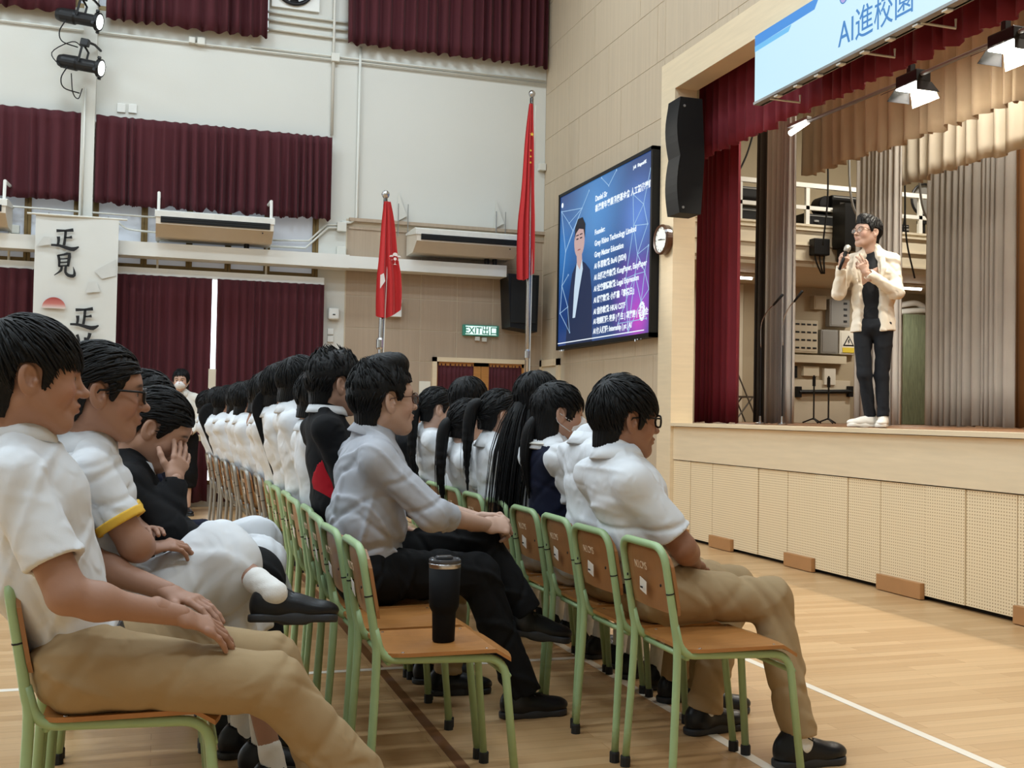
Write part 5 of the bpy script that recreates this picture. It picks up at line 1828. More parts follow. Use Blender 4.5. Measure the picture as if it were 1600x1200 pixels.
# ---------------------------------------------------------------- people: heads, hair, hands, shoes
def rotm(yaw=0.0, pitch=0.0, roll=0.0):
    return np.array(Matrix.Rotation(yaw, 3, 'Z') @ Matrix.Rotation(pitch, 3, 'Y') @ Matrix.Rotation(roll, 3, 'X'))


def make_head(female=False, h=0.0023):
    """A head facing +x, origin between the ears, about 0.235 tall."""
    w = 0.94 if female else 1.0
    L = [(ell((-0.016, 0, 0.036), (0.094, 0.074, 0.083)),),
         (ell((0.026, 0, -0.012), (0.059, 0.062 * w, 0.088)), 0.04),
         (ell((0.034, 0, 0.028), (0.05, 0.058, 0.05)), 0.03)]
    for s in (1, -1):
        L += [(cone((-0.012, s * 0.052 * w, -0.045), (0.05, s * 0.022 * w, -0.092), 0.022, 0.019), 0.035),
              (ell((0.05, s * 0.042, -0.026), (0.026, 0.02, 0.022)), 0.025)]
    L += [(cone((0.06, -0.012, -0.092), (0.06, 0.012, -0.092), 0.021), 0.022),
          (cone((0.066, -0.036, 0.029), (0.066, 0.036, 0.029), 0.013 if not female else 0.011), 0.02)]
    for s in (1, -1):
        L.append((ell((0.092, s * 0.032, 0.004), (0.017, 0.019, 0.013)), 0.014, 's'))
    L += [(cone((0.080, 0, 0.012), (0.102, 0, -0.026), 0.0065, 0.0105), 0.013),
          (ell((0.105, 0, -0.029), (0.0115, 0.0105, 0.009)), 0.008)]
    for s in (1, -1):
        L.append((ell((0.089, s * 0.012, -0.031), (0.0095, 0.0075, 0.0072)), 0.006))
    L += [(ell((0.079, 0, -0.058), (0.014, 0.026, 0.016)), 0.016),
          (ell((0.0900, 0, -0.0555), (0.0085, 0.021, 0.0058)), 0.004),
          (ell((0.0882, 0, -0.067), (0.0085, 0.018, 0.0062)), 0.004),
          (cone((0.1000, -0.02, -0.0612), (0.1000, 0.02, -0.0612), 0.0035), 0.004, 's')]
    for s in (1, -1):
        e = (0.0675, s * 0.031, 0.004)
        L += [(ell(e, (0.0148, 0.0158, 0.0135)), 0.006),
              (ell((0.084, s * 0.0315, 0.0035), (0.012, 0.0122, 0.0042)), 0.003, 's')]
        R = rotm(-s * 0.42, 0, 0) @ rotm(0, -0.16, 0)
        L += [(ell((-0.018, s * 0.082, -0.004), (0.0225, 0.0078, 0.0345), R), 0.006),
              (ell((-0.014, s * 0.0885, 0.003), (0.0125, 0.0085, 0.021), R), 0.003, 's'),
              (ell((-0.004, s * 0.080, -0.008), (0.006, 0.007, 0.007)), 0.004)]
    L += [(cone((-0.032, 0, -0.04), (-0.046, 0, -0.13), 0.05 if female else 0.056, 0.044 if female else 0.047), 0.035)]
    V, F = blob(L, h)
    V = relax(V, F, 1, 0.2)
    x, y, z = V.T
    lip = np.exp(-((z + 0.0612) / 0.0095) ** 4) * (x > 0.078) * np.exp(-(y / 0.021) ** 6)
    ay = np.abs(y)
    bz = 0.0285 - 0.004 * ((ay - 0.032) / 0.02) ** 2
    brow = np.exp(-((z - bz) / 0.0042) ** 4) * (x > 0.045) * np.exp(-((ay - 0.035) / 0.019) ** 6)
    blush = np.exp(-(((z + 0.03) / 0.025) ** 2 + ((ay - 0.045) / 0.02) ** 2)) * (x > 0.03)
    return V, F, lip, brow, blush


def eye_piece(s):
    c = np.array((0.0675, s * 0.031, 0.0035))
    V, K, F = [], [], []
    n, m = 12, 12
    for i in range(n + 1):
        t = PI * i / n
        for k in range(m):
            p = 2 * PI * k / m
            d = np.array((math.cos(t), math.sin(t) * math.cos(p), math.sin(t) * math.sin(p)))
            V.append(c + 0.0138 * d)
            K.append((0.015, 0.01, 0.008) if t < 0.55 else (0.62, 0.58, 0.54))
    for i in range(n):
        for k in range(m):
            F.append((i * m + k, (i + 1) * m + k, (i + 1) * m + (k + 1) % m, i * m + (k + 1) % m))
    return np.array(V), np.array(F), np.array(K)


HEADS = {}


def head_piece(fr, skin, female=False, brow=(0.012, 0.009, 0.008), lipc=(0.36, 0.12, 0.10)):
    if female not in HEADS:
        HEADS[female] = make_head(female)
        HEADS['eyes'] = [eye_piece(1), eye_piece(-1)]
    V, F, lip, br, bl = HEADS[female]
    sk = np.array(skin)
    lc = 0.45 * sk + 0.55 * np.array(lipc)
    K = sk[None, :] * (1 + 0.10 * bl[:, None] * np.array((1, -0.3, -0.3)))
    K = K * (1 - 0.75 * lip[:, None]) + lc * 0.75 * lip[:, None]
    K = K * (1 - 0.85 * br[:, None]) + np.array(brow) * 0.85 * br[:, None]
    out = [(put(V, fr), F, K)]
    for e in HEADS['eyes']:
        out.append((put(e[0], fr), e[1], e[2]))
    return out


def body_mesh(name, pieces, skin):
    V, F, K = join(pieces)
    col = np.concatenate([np.concatenate([(np.broadcast_to(np.array(skin), (len(p[0]), 3)) if k is None else k),
                                          np.ones((len(p[0]), 1))], 1) for p, k in zip(pieces, K)])
    return np_mesh(name, V, F, True, col)


# --- hair: a cap following the skull, cut by a hairline drawn in profile, plus separate locks
SHORT = [(0.15, 0.034), (0.062, 0.034), (0.04, 0.022), (0.03, -0.002), (0.024, -0.03), (0.010, -0.026), (0.008, 0.024), (-0.012, 0.034),
         (-0.036, 0.030), (-0.046, 0.004), (-0.048, -0.05), (-0.056, -0.085), (-0.16, -0.085), (-0.16, 0.22), (0.15, 0.22)]
CROP = [(0.15, 0.062), (0.05, 0.056), (0.036, 0.03), (0.024, 0.004), (0.010, -0.002), (0.006, 0.03), (-0.012, 0.036), (-0.036, 0.030),
        (-0.047, 0.004), (-0.052, -0.045), (-0.06, -0.075), (-0.16, -0.075), (-0.16, 0.22), (0.15, 0.22)]
TIED = [(0.15, 0.074), (0.062, 0.060), (0.046, 0.03), (0.03, 0.0), (0.02, -0.022), (0.010, -0.01), (0.006, 0.026), (-0.012, 0.036),
        (-0.036, 0.030), (-0.047, 0.004), (-0.052, -0.05), (-0.066, -0.072), (-0.16, -0.06), (-0.16, 0.22), (0.15, 0.22)]
LONG = [(0.15, 0.066), (0.066, 0.058), (0.05, 0.02), (0.036, -0.03), (0.03, -0.09), (0.022, -0.13), (-0.16, -0.13), (-0.16, 0.22), (0.15, 0.22)]
FRINGE = [(0.15, 0.03), (0.07, 0.028), (0.05, 0.01), (0.034, -0.03), (0.024, -0.05), (0.012, -0.03), (0.008, 0.02), (-0.012, 0.032),
          (-0.036, 0.028), (-0.047, 0.004), (-0.052, -0.05), (-0.066, -0.08), (-0.16, -0.08), (-0.16, 0.22), (0.15, 0.22)]


def inside(poly, x, z):
    r = False
    n = len(poly)
    for i in range(n):
        (x1, z1), (x2, z2) = poly[i], poly[i - 1]
        if (z1 > z) != (z2 > z) and x < (x2 - x1) * (z - z1) / (z2 - z1) + x1:
            r = not r
    return r


def lock(pts, w, t, n=5):
    """a tapered flat lock of hair along pts (unit: metres)"""
    P = [A3(p) for p in pts]
    V, F = [], []
    m = len(P)
    for i, p in enumerate(P):
        d = P[min(i + 1, m - 1)] - P[max(i - 1, 0)]
        d = d / (np.linalg.norm(d) + 1e-9)
        nrm = p - A3((-0.016, 0, 0.02))
        nrm = nrm - d * (nrm @ d)
        nrm = nrm / (np.linalg.norm(nrm) + 1e-9)
        a = np.cross(d, nrm)
        k = i / (m - 1)
        ww = w * (1 - k ** 2.2) * (0.55 + 0.45 * min(1, k * 4)) + 0.0004
        tt = t * (1 - k ** 2.2) + 0.0003
        V += [p + a * ww, p + nrm * tt, p - a * ww, p - nrm * tt]
    for i in range(m - 1):
        for q in range(4):
            b = i * 4
            F.append((b + q, b + (q + 1) % 4, b + 4 + (q + 1) % 4, b + 4 + q))
    return np.array(V), np.array(F)


def make_hair(style, h=0.0034, seed=1, vol=1.0, nlock=260, lift=0.0, spike=0.0, extra=None, flow='whorl', lock_len=1.0, part=0.0):
    r = random.Random(seed)
    c = A3((-0.016, 0, 0.036))
    rad = A3((0.094 + 0.017 * vol, 0.074 + 0.017 * vol, 0.083 + 0.019 * vol))
    E = ell(c, rad)
    grow = A3((0, 0, 0))
    g = folds(seed, 60.0, 1.0)

    def strand(x, y, z):
        an = np.arctan2(y, x + 0.045)
        el = np.arctan2(z - 0.03, np.sqrt((x + 0.03) ** 2 + y * y))
        s1 = np.sin(an * 34 + 3 * np.sin(el * 5) + 2 * np.sin(an * 3))
        s2 = np.sin(an * 61 + 4 * el + 1.3)
        return (0.0013 * s1 + 0.0008 * s2) + 0.0012 * g(x, y, z)
    P = Prim(c - rad, c + rad, lambda x, y, z: np.maximum(E.f(x, y, z), poly_sd(style, x, z) + 0 * y))
    nape = cone((-0.045, 0, -0.015), (-0.058, 0, -0.095), 0.064, 0.050, (0, 1, 0), 1.08, 1.05)
    P2 = Prim(nape.lo, nape.hi, lambda x, y, z: np.maximum(nape.f(x, y, z), poly_sd(style, x, z) + 0 * y))
    items = [(P, 0.0), (P2, 0.012)]
    if style is LONG or style is FRINGE:
        # hair falling over the nape behind the ears
        items.append((cut(cone((-0.045, 0, 0.0), (-0.058, 0, -0.13), 0.066, 0.06, (0, 1, 0), 1.25, 1.2), (0.0, 0, 0), (1, 0, -0.3)), 0.02))
    if extra:
        items += extra
    V, F = blob(items, h, strand)
    V = relax(V, F, 1, 0.3)
    parts = [(V, F)]
    whorl = A3((-0.06, 0.0, 0.1))
    tries = 0
    made = 0
    while made < nlock and tries < nlock * 8:
        tries += 1
        # a point on the cap
        u = r.uniform(-1, 1)
        th = r.uniform(0, 2 * PI)
        d = A3((math.sqrt(1 - u * u) * math.cos(th), math.sqrt(1 - u * u) * math.sin(th), u))
        p = c + d * rad
        if p[2] < -0.05 or not inside(style, p[0], p[2]):
            continue
        made += 1
        if flow == 'whorl':
            t = p - whorl
        elif flow == 'back':
            t = A3((-1.0, 0.5 * p[1] / 0.09, -0.35))
        elif flow == 'up':
            t = A3((0.25 if p[0] > 0 else -0.45, 1.4 * p[1], 1.0 if p[2] > 0.04 else -0.8))
        else:
            t = A3((0.0 - p[0] * 0.8, 0.4 * p[1], -1.0)) + (p - whorl) * 3
        nrm = d / rad
        nrm /= np.linalg.norm(nrm)
        t = t - nrm * (t @ nrm)
        t = t / (np.linalg.norm(t) + 1e-9) + A3([r.gauss(0, 0.06) for _ in range(3)])
        ln = r.uniform(0.035, 0.075) * lock_len
        pts = []
        q = p - nrm * 0.004
        top = spike * max(0.0, min(1.0, (p[2] - 0.06) / 0.05))
        out = lift * r.uniform(0.2, 1.0) + top * r.uniform(0.5, 1.2)
        drop = False
        for k in range(7):
            s = k / 6
            pts.append(q.copy())
            st = t * ln / 6
            q = q + st
            # follow the skull, rise by 'out' towards the tip
            e = (q - c) / rad
            ne = np.linalg.norm(e)
            if not drop:
                tgt = c + e / ne * rad * (1.012 + 0.05 * math.sin(PI * s) * 0.5)
                q = tgt + nrm * out * s * 0.35 * ln * 4 if top else tgt + nrm * out * s * 0.01
            if not inside(style, q[0], q[2] + (0.0 if q[0] < 0.035 else 0.012)):
                pts.append(q.copy())
                break
        if len(pts) < 3:
            continue
        parts.append(lock(pts, r.uniform(0.0025, 0.0052), r.uniform(0.0013, 0.0023)))
    V, F, _ = join(parts)
    return V, F


HAIR = {}


def hair_for(key, **kw):
    if key not in HAIR:
        HAIR[key] = make_hair(**kw)
    return HAIR[key]


def strands(paths, seed=3, n=40, spread=0.02, w=0.004, wav=0.004):
    """a hank of long locks following a list of guide points (head space)"""
    r = random.Random(seed)
    parts = []
    for k in range(n):
        ox, oy = r.gauss(0, spread), r.gauss(0, spread * 1.3)
        ph, en = r.uniform(0, 6), r.uniform(0.86, 1.0)
        pts = []
        g = bez(paths, 14)
        m = max(4, int(len(g) * en))
        for i, p in enumerate(g[:m]):
            s = i / (len(g) - 1)
            f = 0.35 + 0.65 * min(1, s * 2.5)
            pts.append((p.x + ox * f + wav * math.sin(5 * s + ph), p.y + oy * f + wav * math.cos(4 * s + ph), p.z))
        parts.append(lock(pts, r.uniform(0.6, 1.3) * w, w * 0.5))
    V, F, _ = join(parts)
    return V, F


# --- hands: origin at the wrist, fingers along +x, back of the hand +z, thumb towards +y
def make_hand(curl=(0.25, 0.35, 0.25), spread=0.06, thumb=(0.7, 0.15), h=0.0026, fingers=None, thumb_in=0.0):
    L = [(cone((0.012, 0, 0), (0.074, 0, 0.002), 0.0135, 0.0125, (0, 1, 0), 2.1, 2.95),),
         (cone((-0.06, 0, 0), (0.012, 0, 0), 0.0215, 0.0165, (0, 1, 0), 1.15, 1.5), 0.02),
         (cone((0.014, 0.012, -0.007), (0.045, 0.024, -0.009), 0.014, 0.012), 0.012)]
    fy = (0.029, 0.0098, -0.0098, -0.0285)
    ln = ((0.040, 0.025, 0.020), (0.044, 0.028, 0.021), (0.041, 0.026, 0.020), (0.032, 0.020, 0.018))
    for i in range(4):
        cu = fingers[i] if fingers else curl
        p = A3((0.078 - (0.004 if i == 0 else 0.012 if i == 3 else 0), fy[i], 0.002))
        yaw = (1.5 - i) * spread
        a = 0.0
        r0 = 0.0092 if i < 3 else 0.008
        for k in range(3):
            a += cu[k]
            d = A3((math.cos(a) * math.cos(yaw), math.cos(a) * math.sin(yaw), -math.sin(a)))
            q = p + d * ln[i][k]
            L.append((cone(p, q, r0, r0 * 0.92), 0.004 if k else 0.007))
            p, r0 = q, r0 * 0.92
    p = A3((0.02, 0.022, -0.006))
    y0, dn = thumb
    for k, (l, rr) in enumerate(((0.036, 0.0125), (0.030, 0.0105), (0.024, 0.0095))):
        yy = y0 - 0.28 * k - thumb_in * k
        d = A3((math.cos(yy), math.sin(yy), -dn - 0.1 * k))
        d /= np.linalg.norm(d)
        q = p + d * l
        L.append((cone(p, q, rr, rr * 0.88), 0.006))
        p = q
    V, F = blob(L, h)
    return relax(V, F, 1, 0.4), F


HANDS = {}


def hand_piece(kind, wrist, fwd, back, left=False, s=1.0):
    """place a hand: wrist point, finger direction, direction the back of the hand faces"""
    if kind not in HANDS:
        HANDS[kind] = make_hand(**HAND_KINDS[kind])
    V, F = HANDS[kind]
    f = A3(fwd)
    f = f / np.linalg.norm(f)
    b = A3(back)
    b = b - f * (b @ f)
    b = b / np.linalg.norm(b)
    y = np.cross(b, f)
    R = np.stack([f, y, b], 1)
    W = V * np.array([1, 1 if not left else -1, 1]) * s
    # a right hand has its thumb on +y when the palm faces down: y is to the left of the fingers
    return W @ R.T + A3(wrist), (F if not left else F[:, ::-1])


HAND_KINDS = {
    'rest': dict(curl=(0.18, 0.3, 0.2), spread=0.07),
    'relaxed': dict(curl=(0.4, 0.5, 0.35), spread=0.03, thumb=(0.5, 0.3)),
    'grip': dict(curl=(1.15, 1.25, 0.8), spread=0.0, thumb=(0.55, 0.75), thumb_in=0.25),
    'clasp': dict(curl=(0.85, 0.95, 0.55), spread=0.02, thumb=(0.45, 0.25), thumb_in=0.1),
    'point': dict(fingers=((0.05, 0.15, 0.1), (0.25, 0.5, 0.35), (0.75, 0.9, 0.6), (0.9, 1.0, 0.6)), spread=0.05, thumb=(0.75, 0.25)),
    'face': dict(curl=(0.12, 0.22, 0.15), spread=0.1, thumb=(0.95, 0.1)),
}


# --- shoes: origin under the ankle, toe along +x
def make_shoe(kind='leather'):
    up = [(ell((0.03, 0, 0.045), (0.075, 0.040, 0.045)),), (ell((0.115, 0.004, 0.036), (0.07, 0.044, 0.032)), 0.03),
          (ell((-0.04, 0, 0.05), (0.042, 0.036, 0.055)), 0.03), (cone((-0.012, 0, 0.05), (-0.014, 0, 0.095), 0.040, 0.037), 0.02)]
    up.append((rbox((0, 0, -0.06), (0.4, 0.2, 0.075), 0.002), 0.004, 's'))
    up.append((cone((-0.012, 0, 0.085), (-0.014, 0, 0.14), 0.032, 0.032), 0.006, 's'))
    upper = blob(up, 0.0045)
    so = [(cone((-0.045, 0, 0.013), (0.05, 0.002, 0.013), 0.040, 0.034, (0, 1, 0), 1, 1),),
          (cone((0.05, 0.002, 0.013), (0.135, 0.006, 0.013), 0.034, 0.047), 0.03)]
    t = 0.024 if kind == 'leather' else 0.034
    so = [(cut(cut(p, (0, 0, t), (0, 0, 1)), (0, 0, 0), (0, 0, -1)), k[0] if k else 0.02) for p, *k in so]
    sole = blob(so, 0.0045)
    return upper, sole


SHOES = {}

# ---------------------------------------------------------------- people: clothes and assembly
M_SKIN = mat('skin', (0.5, 0.3, 0.2, 1), 0.52, spec=0.35, attr='tint', bump=0.06, bscale=350)
M_HAIR = mat('black_hair', (0.0045, 0.0043, 0.0045, 1), 0.5, spec=0.2, bump=0.25, bscale=320)
M_HAIRB = mat('dark_brown_hair', (0.020, 0.014, 0.011, 1), 0.36, spec=0.45, bump=0.25, bscale=320)
M_SHIRT = cloth('white_cotton', lin(217, 219, 222), wrinkle=0.45)
M_SHIRTW = cloth('warm_white_cotton', lin(226, 222, 212), wrinkle=0.45)
M_GREYSH = cloth('light_grey_cotton', lin(178, 180, 187), wrinkle=0.35)
M_KHAKI = cloth('khaki_twill', lin(162, 138, 104), wrinkle=0.4)
M_BLKCL = cloth('black_cloth', (0.006, 0.006, 0.0065, 1), wrinkle=0.4)
M_BLKJK = cloth('black_jacket', (0.007, 0.007, 0.008, 1), wrinkle=0.55)
M_NAVY = cloth('navy_knit', lin(20, 24, 44), wrinkle=0.2)
M_REDCL = cloth('red_panel_cloth', lin(178, 24, 38), wrinkle=0.3)
M_YELCL = mat('yellow_trim_cloth', lin(226, 180, 60), 0.75)
M_BELT = mat('black_belt_leather', (0.012, 0.012, 0.013, 1), 0.4)
M_SHOE = mat('black_shoe_leather', (0.006, 0.0065, 0.008, 1), 0.36, spec=0.35, bump=0.08, bscale=120)
M_SOLE = mat('black_sole_rubber', (0.02, 0.021, 0.024, 1), 0.6)
M_SNEAK = mat('white_sneaker', lin(230, 224, 212), 0.6)
M_SOCK = mat('white_sock', lin(228, 226, 222), 0.9, bump=0.3, bscale=400)
M_BLAZER = cloth('cream_blazer', lin(232, 222, 204), wrinkle=0.25)
M_TEE = cloth('charcoal_tee', lin(34, 35, 38), wrinkle=0.3)
M_TROUS = cloth('charcoal_trousers', lin(34, 36, 40), wrinkle=0.35)
M_MASK = mat('white_face_mask', lin(226, 224, 224), 0.8)
M_SPEC = mat('black_spectacle_frame', (0.005, 0.005, 0.005, 1), 0.4, spec=0.3)
M_SPECB = mat('brown_spectacle_frame', lin(88, 52, 34), 0.3)
M_SPECS = mat('metal_spectacle_frame', lin(150, 120, 100), 0.25, metal=0.8)
M_LENS = mat('spectacle_lens', (0.9, 0.92, 0.93, 1), 0.08, alpha=0.13)
SKIN1, SKIN2, SKIN3, SKIN4 = (0.37, 0.20, 0.135), (0.45, 0.265, 0.19), (0.54, 0.345, 0.26), (0.30, 0.15, 0.095)


def nrm(v):
    v = A3(v)
    return v / (np.linalg.norm(v) + 1e-9)


def lerp(a, b, t):
    return A3(a) * (1 - t) + A3(b) * t


def collar(neck, up, fwd, r=0.062, tall=1.0, gap=0.16, leaf=1.0):
    a = nrm(up)
    f = A3(fwd) - a * (A3(fwd) @ a)
    f = nrm(f)
    l = np.cross(a, f)
    V, F = [], []
    n = 30
    m = 6
    for i in range(n + 1):
        t = gap + (2 * PI - 2 * gap) * i / n
        near = min(t, 2 * PI - t)
        e = 1 + 0.75 * math.exp(-(near / 0.5) ** 2)
        lf = leaf * e
        prof = [(r, -0.02), (r + 0.001, 0.026 * tall), (r + 0.007, 0.033 * tall), (r + 0.012 + 0.017 * leaf, 0.012 - 0.026 * lf), (r + 0.008 + 0.017 * leaf, 0.010 - 0.028 * lf), (r + 0.006, 0.02 * tall)]
        d = f * math.cos(t) + l * math.sin(t) * 1.02
        for rr, z in prof:
            V.append(A3(neck) + d * rr + a * z)
    for i in range(n):
        for k in range(m):
            F.append((i * m + k, i * m + (k + 1) % m, (i + 1) * m + (k + 1) % m, (i + 1) * m + k))
    for b in (0, n * m):
        F += [(b, b + 1, b + 2, b + 5), (b + 2, b + 3, b + 4, b + 5)]
    return np.array(V), np.array(F)


def glasses(parent, fr, m, thick=0.0024, wide=0.025, high=0.0185, square=0.6):
    g = MB()
    for s in (1, -1):
        pts = []
        for k in range(25):
            a = 2 * PI * k / 24
            c_, s_ = math.cos(a), math.sin(a)
            q = (abs(c_) ** 4 + abs(s_) ** 4) ** -0.25
            q = 1 + (q - 1) * square
            pts.append((0.099 - 0.006 * abs(c_ * q) * (1 if c_ * s > 0 else 0.2), s * 0.034 + wide * c_ * q, 0.002 + high * s_ * q))
        g.tube(pts, thick, 6, False)
        g.tube([(0.094, s * 0.059, 0.010), (0.082, s * 0.0705, 0.011), (0.02, s * 0.0785, 0.012), (-0.014, s * 0.081, 0.010), (-0.03, s * 0.079, -0.008)], thick * 0.9, 6)
    g.tube([(0.100, -0.010, 0.008), (0.104, 0.0, 0.010), (0.100, 0.010, 0.008)], thick * 0.9, 6)
    g.v = [tuple(v) for v in put(np.array(g.v), fr)]
    o = g.build('glasses', m, parent, smooth=True)
    le = MB()
    for s in (1, -1):
        le.prism([(s * 0.034 + wide * math.cos(2 * PI * k / 20), 0.002 + high * math.sin(2 * PI * k / 20)) for k in range(20)], lambda u, v, d: (0.097 + d, u, v), 0.001)
    le.v = [tuple(v) for v in put(np.array(le.v), fr)]
    le.build('lens', M_LENS, o)
    return o


def shoe_at(parent, fr, kind, left, mats):
    if kind not in SHOES:
        SHOES[kind] = make_shoe(kind)
    (uv, uf), (sv, sf) = SHOES[kind]
    mi = left
    f = (lambda F: F[:, ::-1]) if mi else (lambda F: F)
    o = obj('shoe', np_mesh('shoe', put(uv, fr, mi), f(uf)), mats[0], parent)
    obj('sole', np_mesh('sole', put(sv, fr, mi), f(sf)), mats[1], o)
    R, t, s = fr
    la = MB()
    for k in range(3):
        x = 0.035 + 0.022 * k
        la.tube([(x, -0.022, 0.079 - 0.008 * k), (x + 0.004, 0, 0.086 - 0.009 * k), (x, 0.022, 0.079 - 0.008 * k)], 0.0028, 5)
    if kind == 'leather':
        la.tube(bez([(0.03, 0.0, 0.088), (0.02, 0.03, 0.098), (0.04, 0.045, 0.085)], 8), 0.0022, 5)
        la.tube(bez([(0.03, 0.0, 0.088), (0.02, -0.03, 0.098), (0.04, -0.045, 0.085)], 8), 0.0022, 5)
    la.v = [tuple(v) for v in put(np.array(la.v), fr, mi)]
    la.build('lace', mats[2] if len(mats) > 2 else mats[0], o)
    return o


def person(label, J, head, skin=SKIN2, female=False, hair=None, hair_mat=None, top='short', top_mat=None, bottom='trousers', bottom_mat=None,
           h=0.009, size=1.0, seed=1, hands=('rest', 'rest'), hand_dir=(None, None), shoes=True, shoe_kind='leather', shoe_fr=(None, None), shoe_mats=None,
           socks=False, spec=None, mask=False, collar_on=True, collar_mat=None, belt=False, vest=None, strap=None, trim=None, hem=None, chest=1.0,
           belly=1.0, fold=0.007, group=None, sleeve_end=0.62, jacket_open=False, stripe=None, roll=None, skirt_drop=0.22, skirt_hem=None, leaf=1.0, skirt_to=(0.75, 0.75), legw=1.0, sock_h=0.09, coat=0.0):
    g = size
    P, N = A3(J['pelvis']), A3(J['neck'])
    sR, sL, eR, eL, wR, wL = [A3(J[k]) for k in ('shR', 'shL', 'elR', 'elL', 'wrR', 'wrL')]
    kR, kL, aR, aL = [A3(J[k]) for k in ('knR', 'knL', 'anR', 'anL')]
    u = nrm(sL - sR)
    spine = nrm(N - P)
    fwd = nrm(np.cross(u, A3((0, 0, 1))))            # the way the chest faces
    hR, hL = P - u * 0.085 * g, P + u * 0.085 * g
    base = A3((P[0], P[1], J.get('floor', 0.0)))
    t = thing('person', label, 'person', tuple(base), 0, group)
    T = lambda V: V - base
    top_mat, bottom_mat = top_mat or M_SHIRT, bottom_mat or M_KHAKI
    waist = lerp(P, N, 0.36) - fwd * 0.012
    chs = lerp(P, N, 0.68) + fwd * 0.004
    # ------------------------------------------------ body (skin)
    hd = frame(head['at'], head.get('yaw', 0), head.get('pitch', 0), head.get('roll', 0), head.get('s', 1.0))
    pieces = [(T(a), b, c) for a, b, c in head_piece(hd, skin, female)]
    L = [(cone(P, waist, 0.085 * g, 0.08 * g, u, 1.3, 1.3),), (cone(waist, chs, 0.08 * g, 0.09 * g, u, 1.3, 1.35), 0.04), (cone(chs, N - spine * 0.03, 0.07 * g, 0.045, u, 1.1, 1), 0.03),
         (cone(hR, kR, 0.068 * g * legw, 0.048 * g * legw), 0.03), (cone(kR, aR, 0.046 * g * legw, 0.034 * g * legw), 0.02), (cone(hL, kL, 0.068 * g * legw, 0.048 * g * legw), 0.03), (cone(kL, aL, 0.046 * g * legw, 0.034 * g * legw), 0.02)]
    V, F = blob(L, 0.014)
    pieces.append((T(V), F))
    for i, (s_, e_, w_) in enumerate(((sR, eR, wR), (sL, eL, wL))):
        V, F = blob([(cone(s_, lerp(s_, e_, 0.96), 0.030 * g, 0.037 * g),), (cone(lerp(s_, e_, 0.6), lerp(s_, e_, 0.97), 0.039 * g, 0.037 * g), 0.02), (cone(e_, w_, 0.037 * g, 0.0235 * g), 0.02), (ell(lerp(e_, w_, 0.25), (0.038 * g,) * 3), 0.03)], 0.006 if h < 0.009 else 0.009)
        pieces.append((T(V), F))
        hdv = hand_dir[i]
        fd, bk = hdv if hdv else (w_ - e_, A3((0, 0, 1)))
        V, F = hand_piece(hands[i], w_, fd, bk, left=(i == 1), s=0.97 * g if not female else 0.9 * g)
        pieces.append((T(V), F))
    obj('body', body_mesh('body', pieces, skin), M_SKIN, t)
    # ------------------------------------------------ hair
    if hair is not None:
        V, F, _ = join([(put(a, hd), b) for a, b in hair])
        obj('hair', np_mesh('hair', T(V), F), hair_mat or M_HAIR, t)
    # ------------------------------------------------ upper garment
    fz = creases(seed, 19.0, fold * 0.85, [(0.5, 0.1, 1.0), (1.0, 0, 0.5), (-0.3, 0, 1), (0.9, 0.2, -0.2), (0.6, 0, 0.9)])
    fs = folds(seed + 50, 9.0, fold * 0.3, None, False)
    disp = lambda x, y, z: fz(x, y, z) + fs(x, y, z)
    c1 = chest
    S = [(cone(P + spine * 0.02, waist, 0.102 * g * belly, 0.102 * g * belly, u, 1.32, 1.32),), (cone(waist, chs, 0.102 * g * belly, 0.108 * g * c1, u, 1.32, 1.42), 0.06),
         (cone(chs, lerp(chs, N, 0.88), 0.10 * g, 0.062 * g, u, 1.35, 1.1), 0.05), (cone(sR, sL, 0.048 * g), 0.05), (cone(N - spine * 0.035, sR, 0.046 * g, 0.044 * g), 0.04), (cone(N - spine * 0.035, sL, 0.046 * g, 0.044 * g), 0.04)]
    sl = {'short': sleeve_end, 'long': 1.95, 'rolled': 1.28, 'none': 0.0}[top]
    cuffs = []
    for s_, e_, w_ in ((sR, eR, wR), (sL, eL, wL)):
        if sl <= 0:
            continue
        if sl <= 1:
            end = lerp(s_, e_, sl)
            d = nrm(e_ - s_)
            S.append((cut(cone(s_, lerp(s_, e_, sl + 0.25), 0.050 * g, 0.070 * g), end, d), 0.035))
            cuffs.append((end, d, 0.058 * g))
        else:
            end = lerp(e_, w_, sl - 1)
            d = nrm(w_ - e_)
            S.append((cone(s_, e_, 0.051 * g, 0.055 * g), 0.035))
            S.append((cut(cone(e_, lerp(e_, w_, min(1.0, sl - 0.8)), 0.054 * g, 0.042 * g), end, d), 0.02))
            cuffs.append((end, d, 0.040 * g))
    bottom_cut = J.get('hem_at', P + spine * 0.042)
    hn = -spine
    if coat:
        S[0] = (cone(P - spine * coat, waist, 0.122 * g, 0.104 * g * belly, u, 1.52, 1.34),)
    S = [(cut(p, bottom_cut, hn) if i < 2 else p, *k) for i, (p, *k) in enumerate(S)]
    for end, d, r in cuffs:
        S.append((cone(end - d * 0.012, end + d * 0.05, r * 0.80, r * 0.84), 0.004, 's'))
    if jacket_open:
        S.append((jacket_open(P, N, u, fwd), 0.008, 's'))
    V, F = blob(S, h, disp)
    V = relax(V, F, 1, 0.15)
    shirt = obj('jacket' if top_mat in (M_BLKJK, M_BLAZER) else 'shirt', np_mesh('shirt', T(V), F), top_mat, t)
    if collar_on:
        V, F = collar(N - spine * 0.026 + fwd * 0.004, spine + fwd * 0.30, fwd, 0.064 * (0.94 if female else 1.03), leaf=leaf)
        obj('collar', np_mesh('collar', T(V), F), collar_mat or top_mat, shirt)
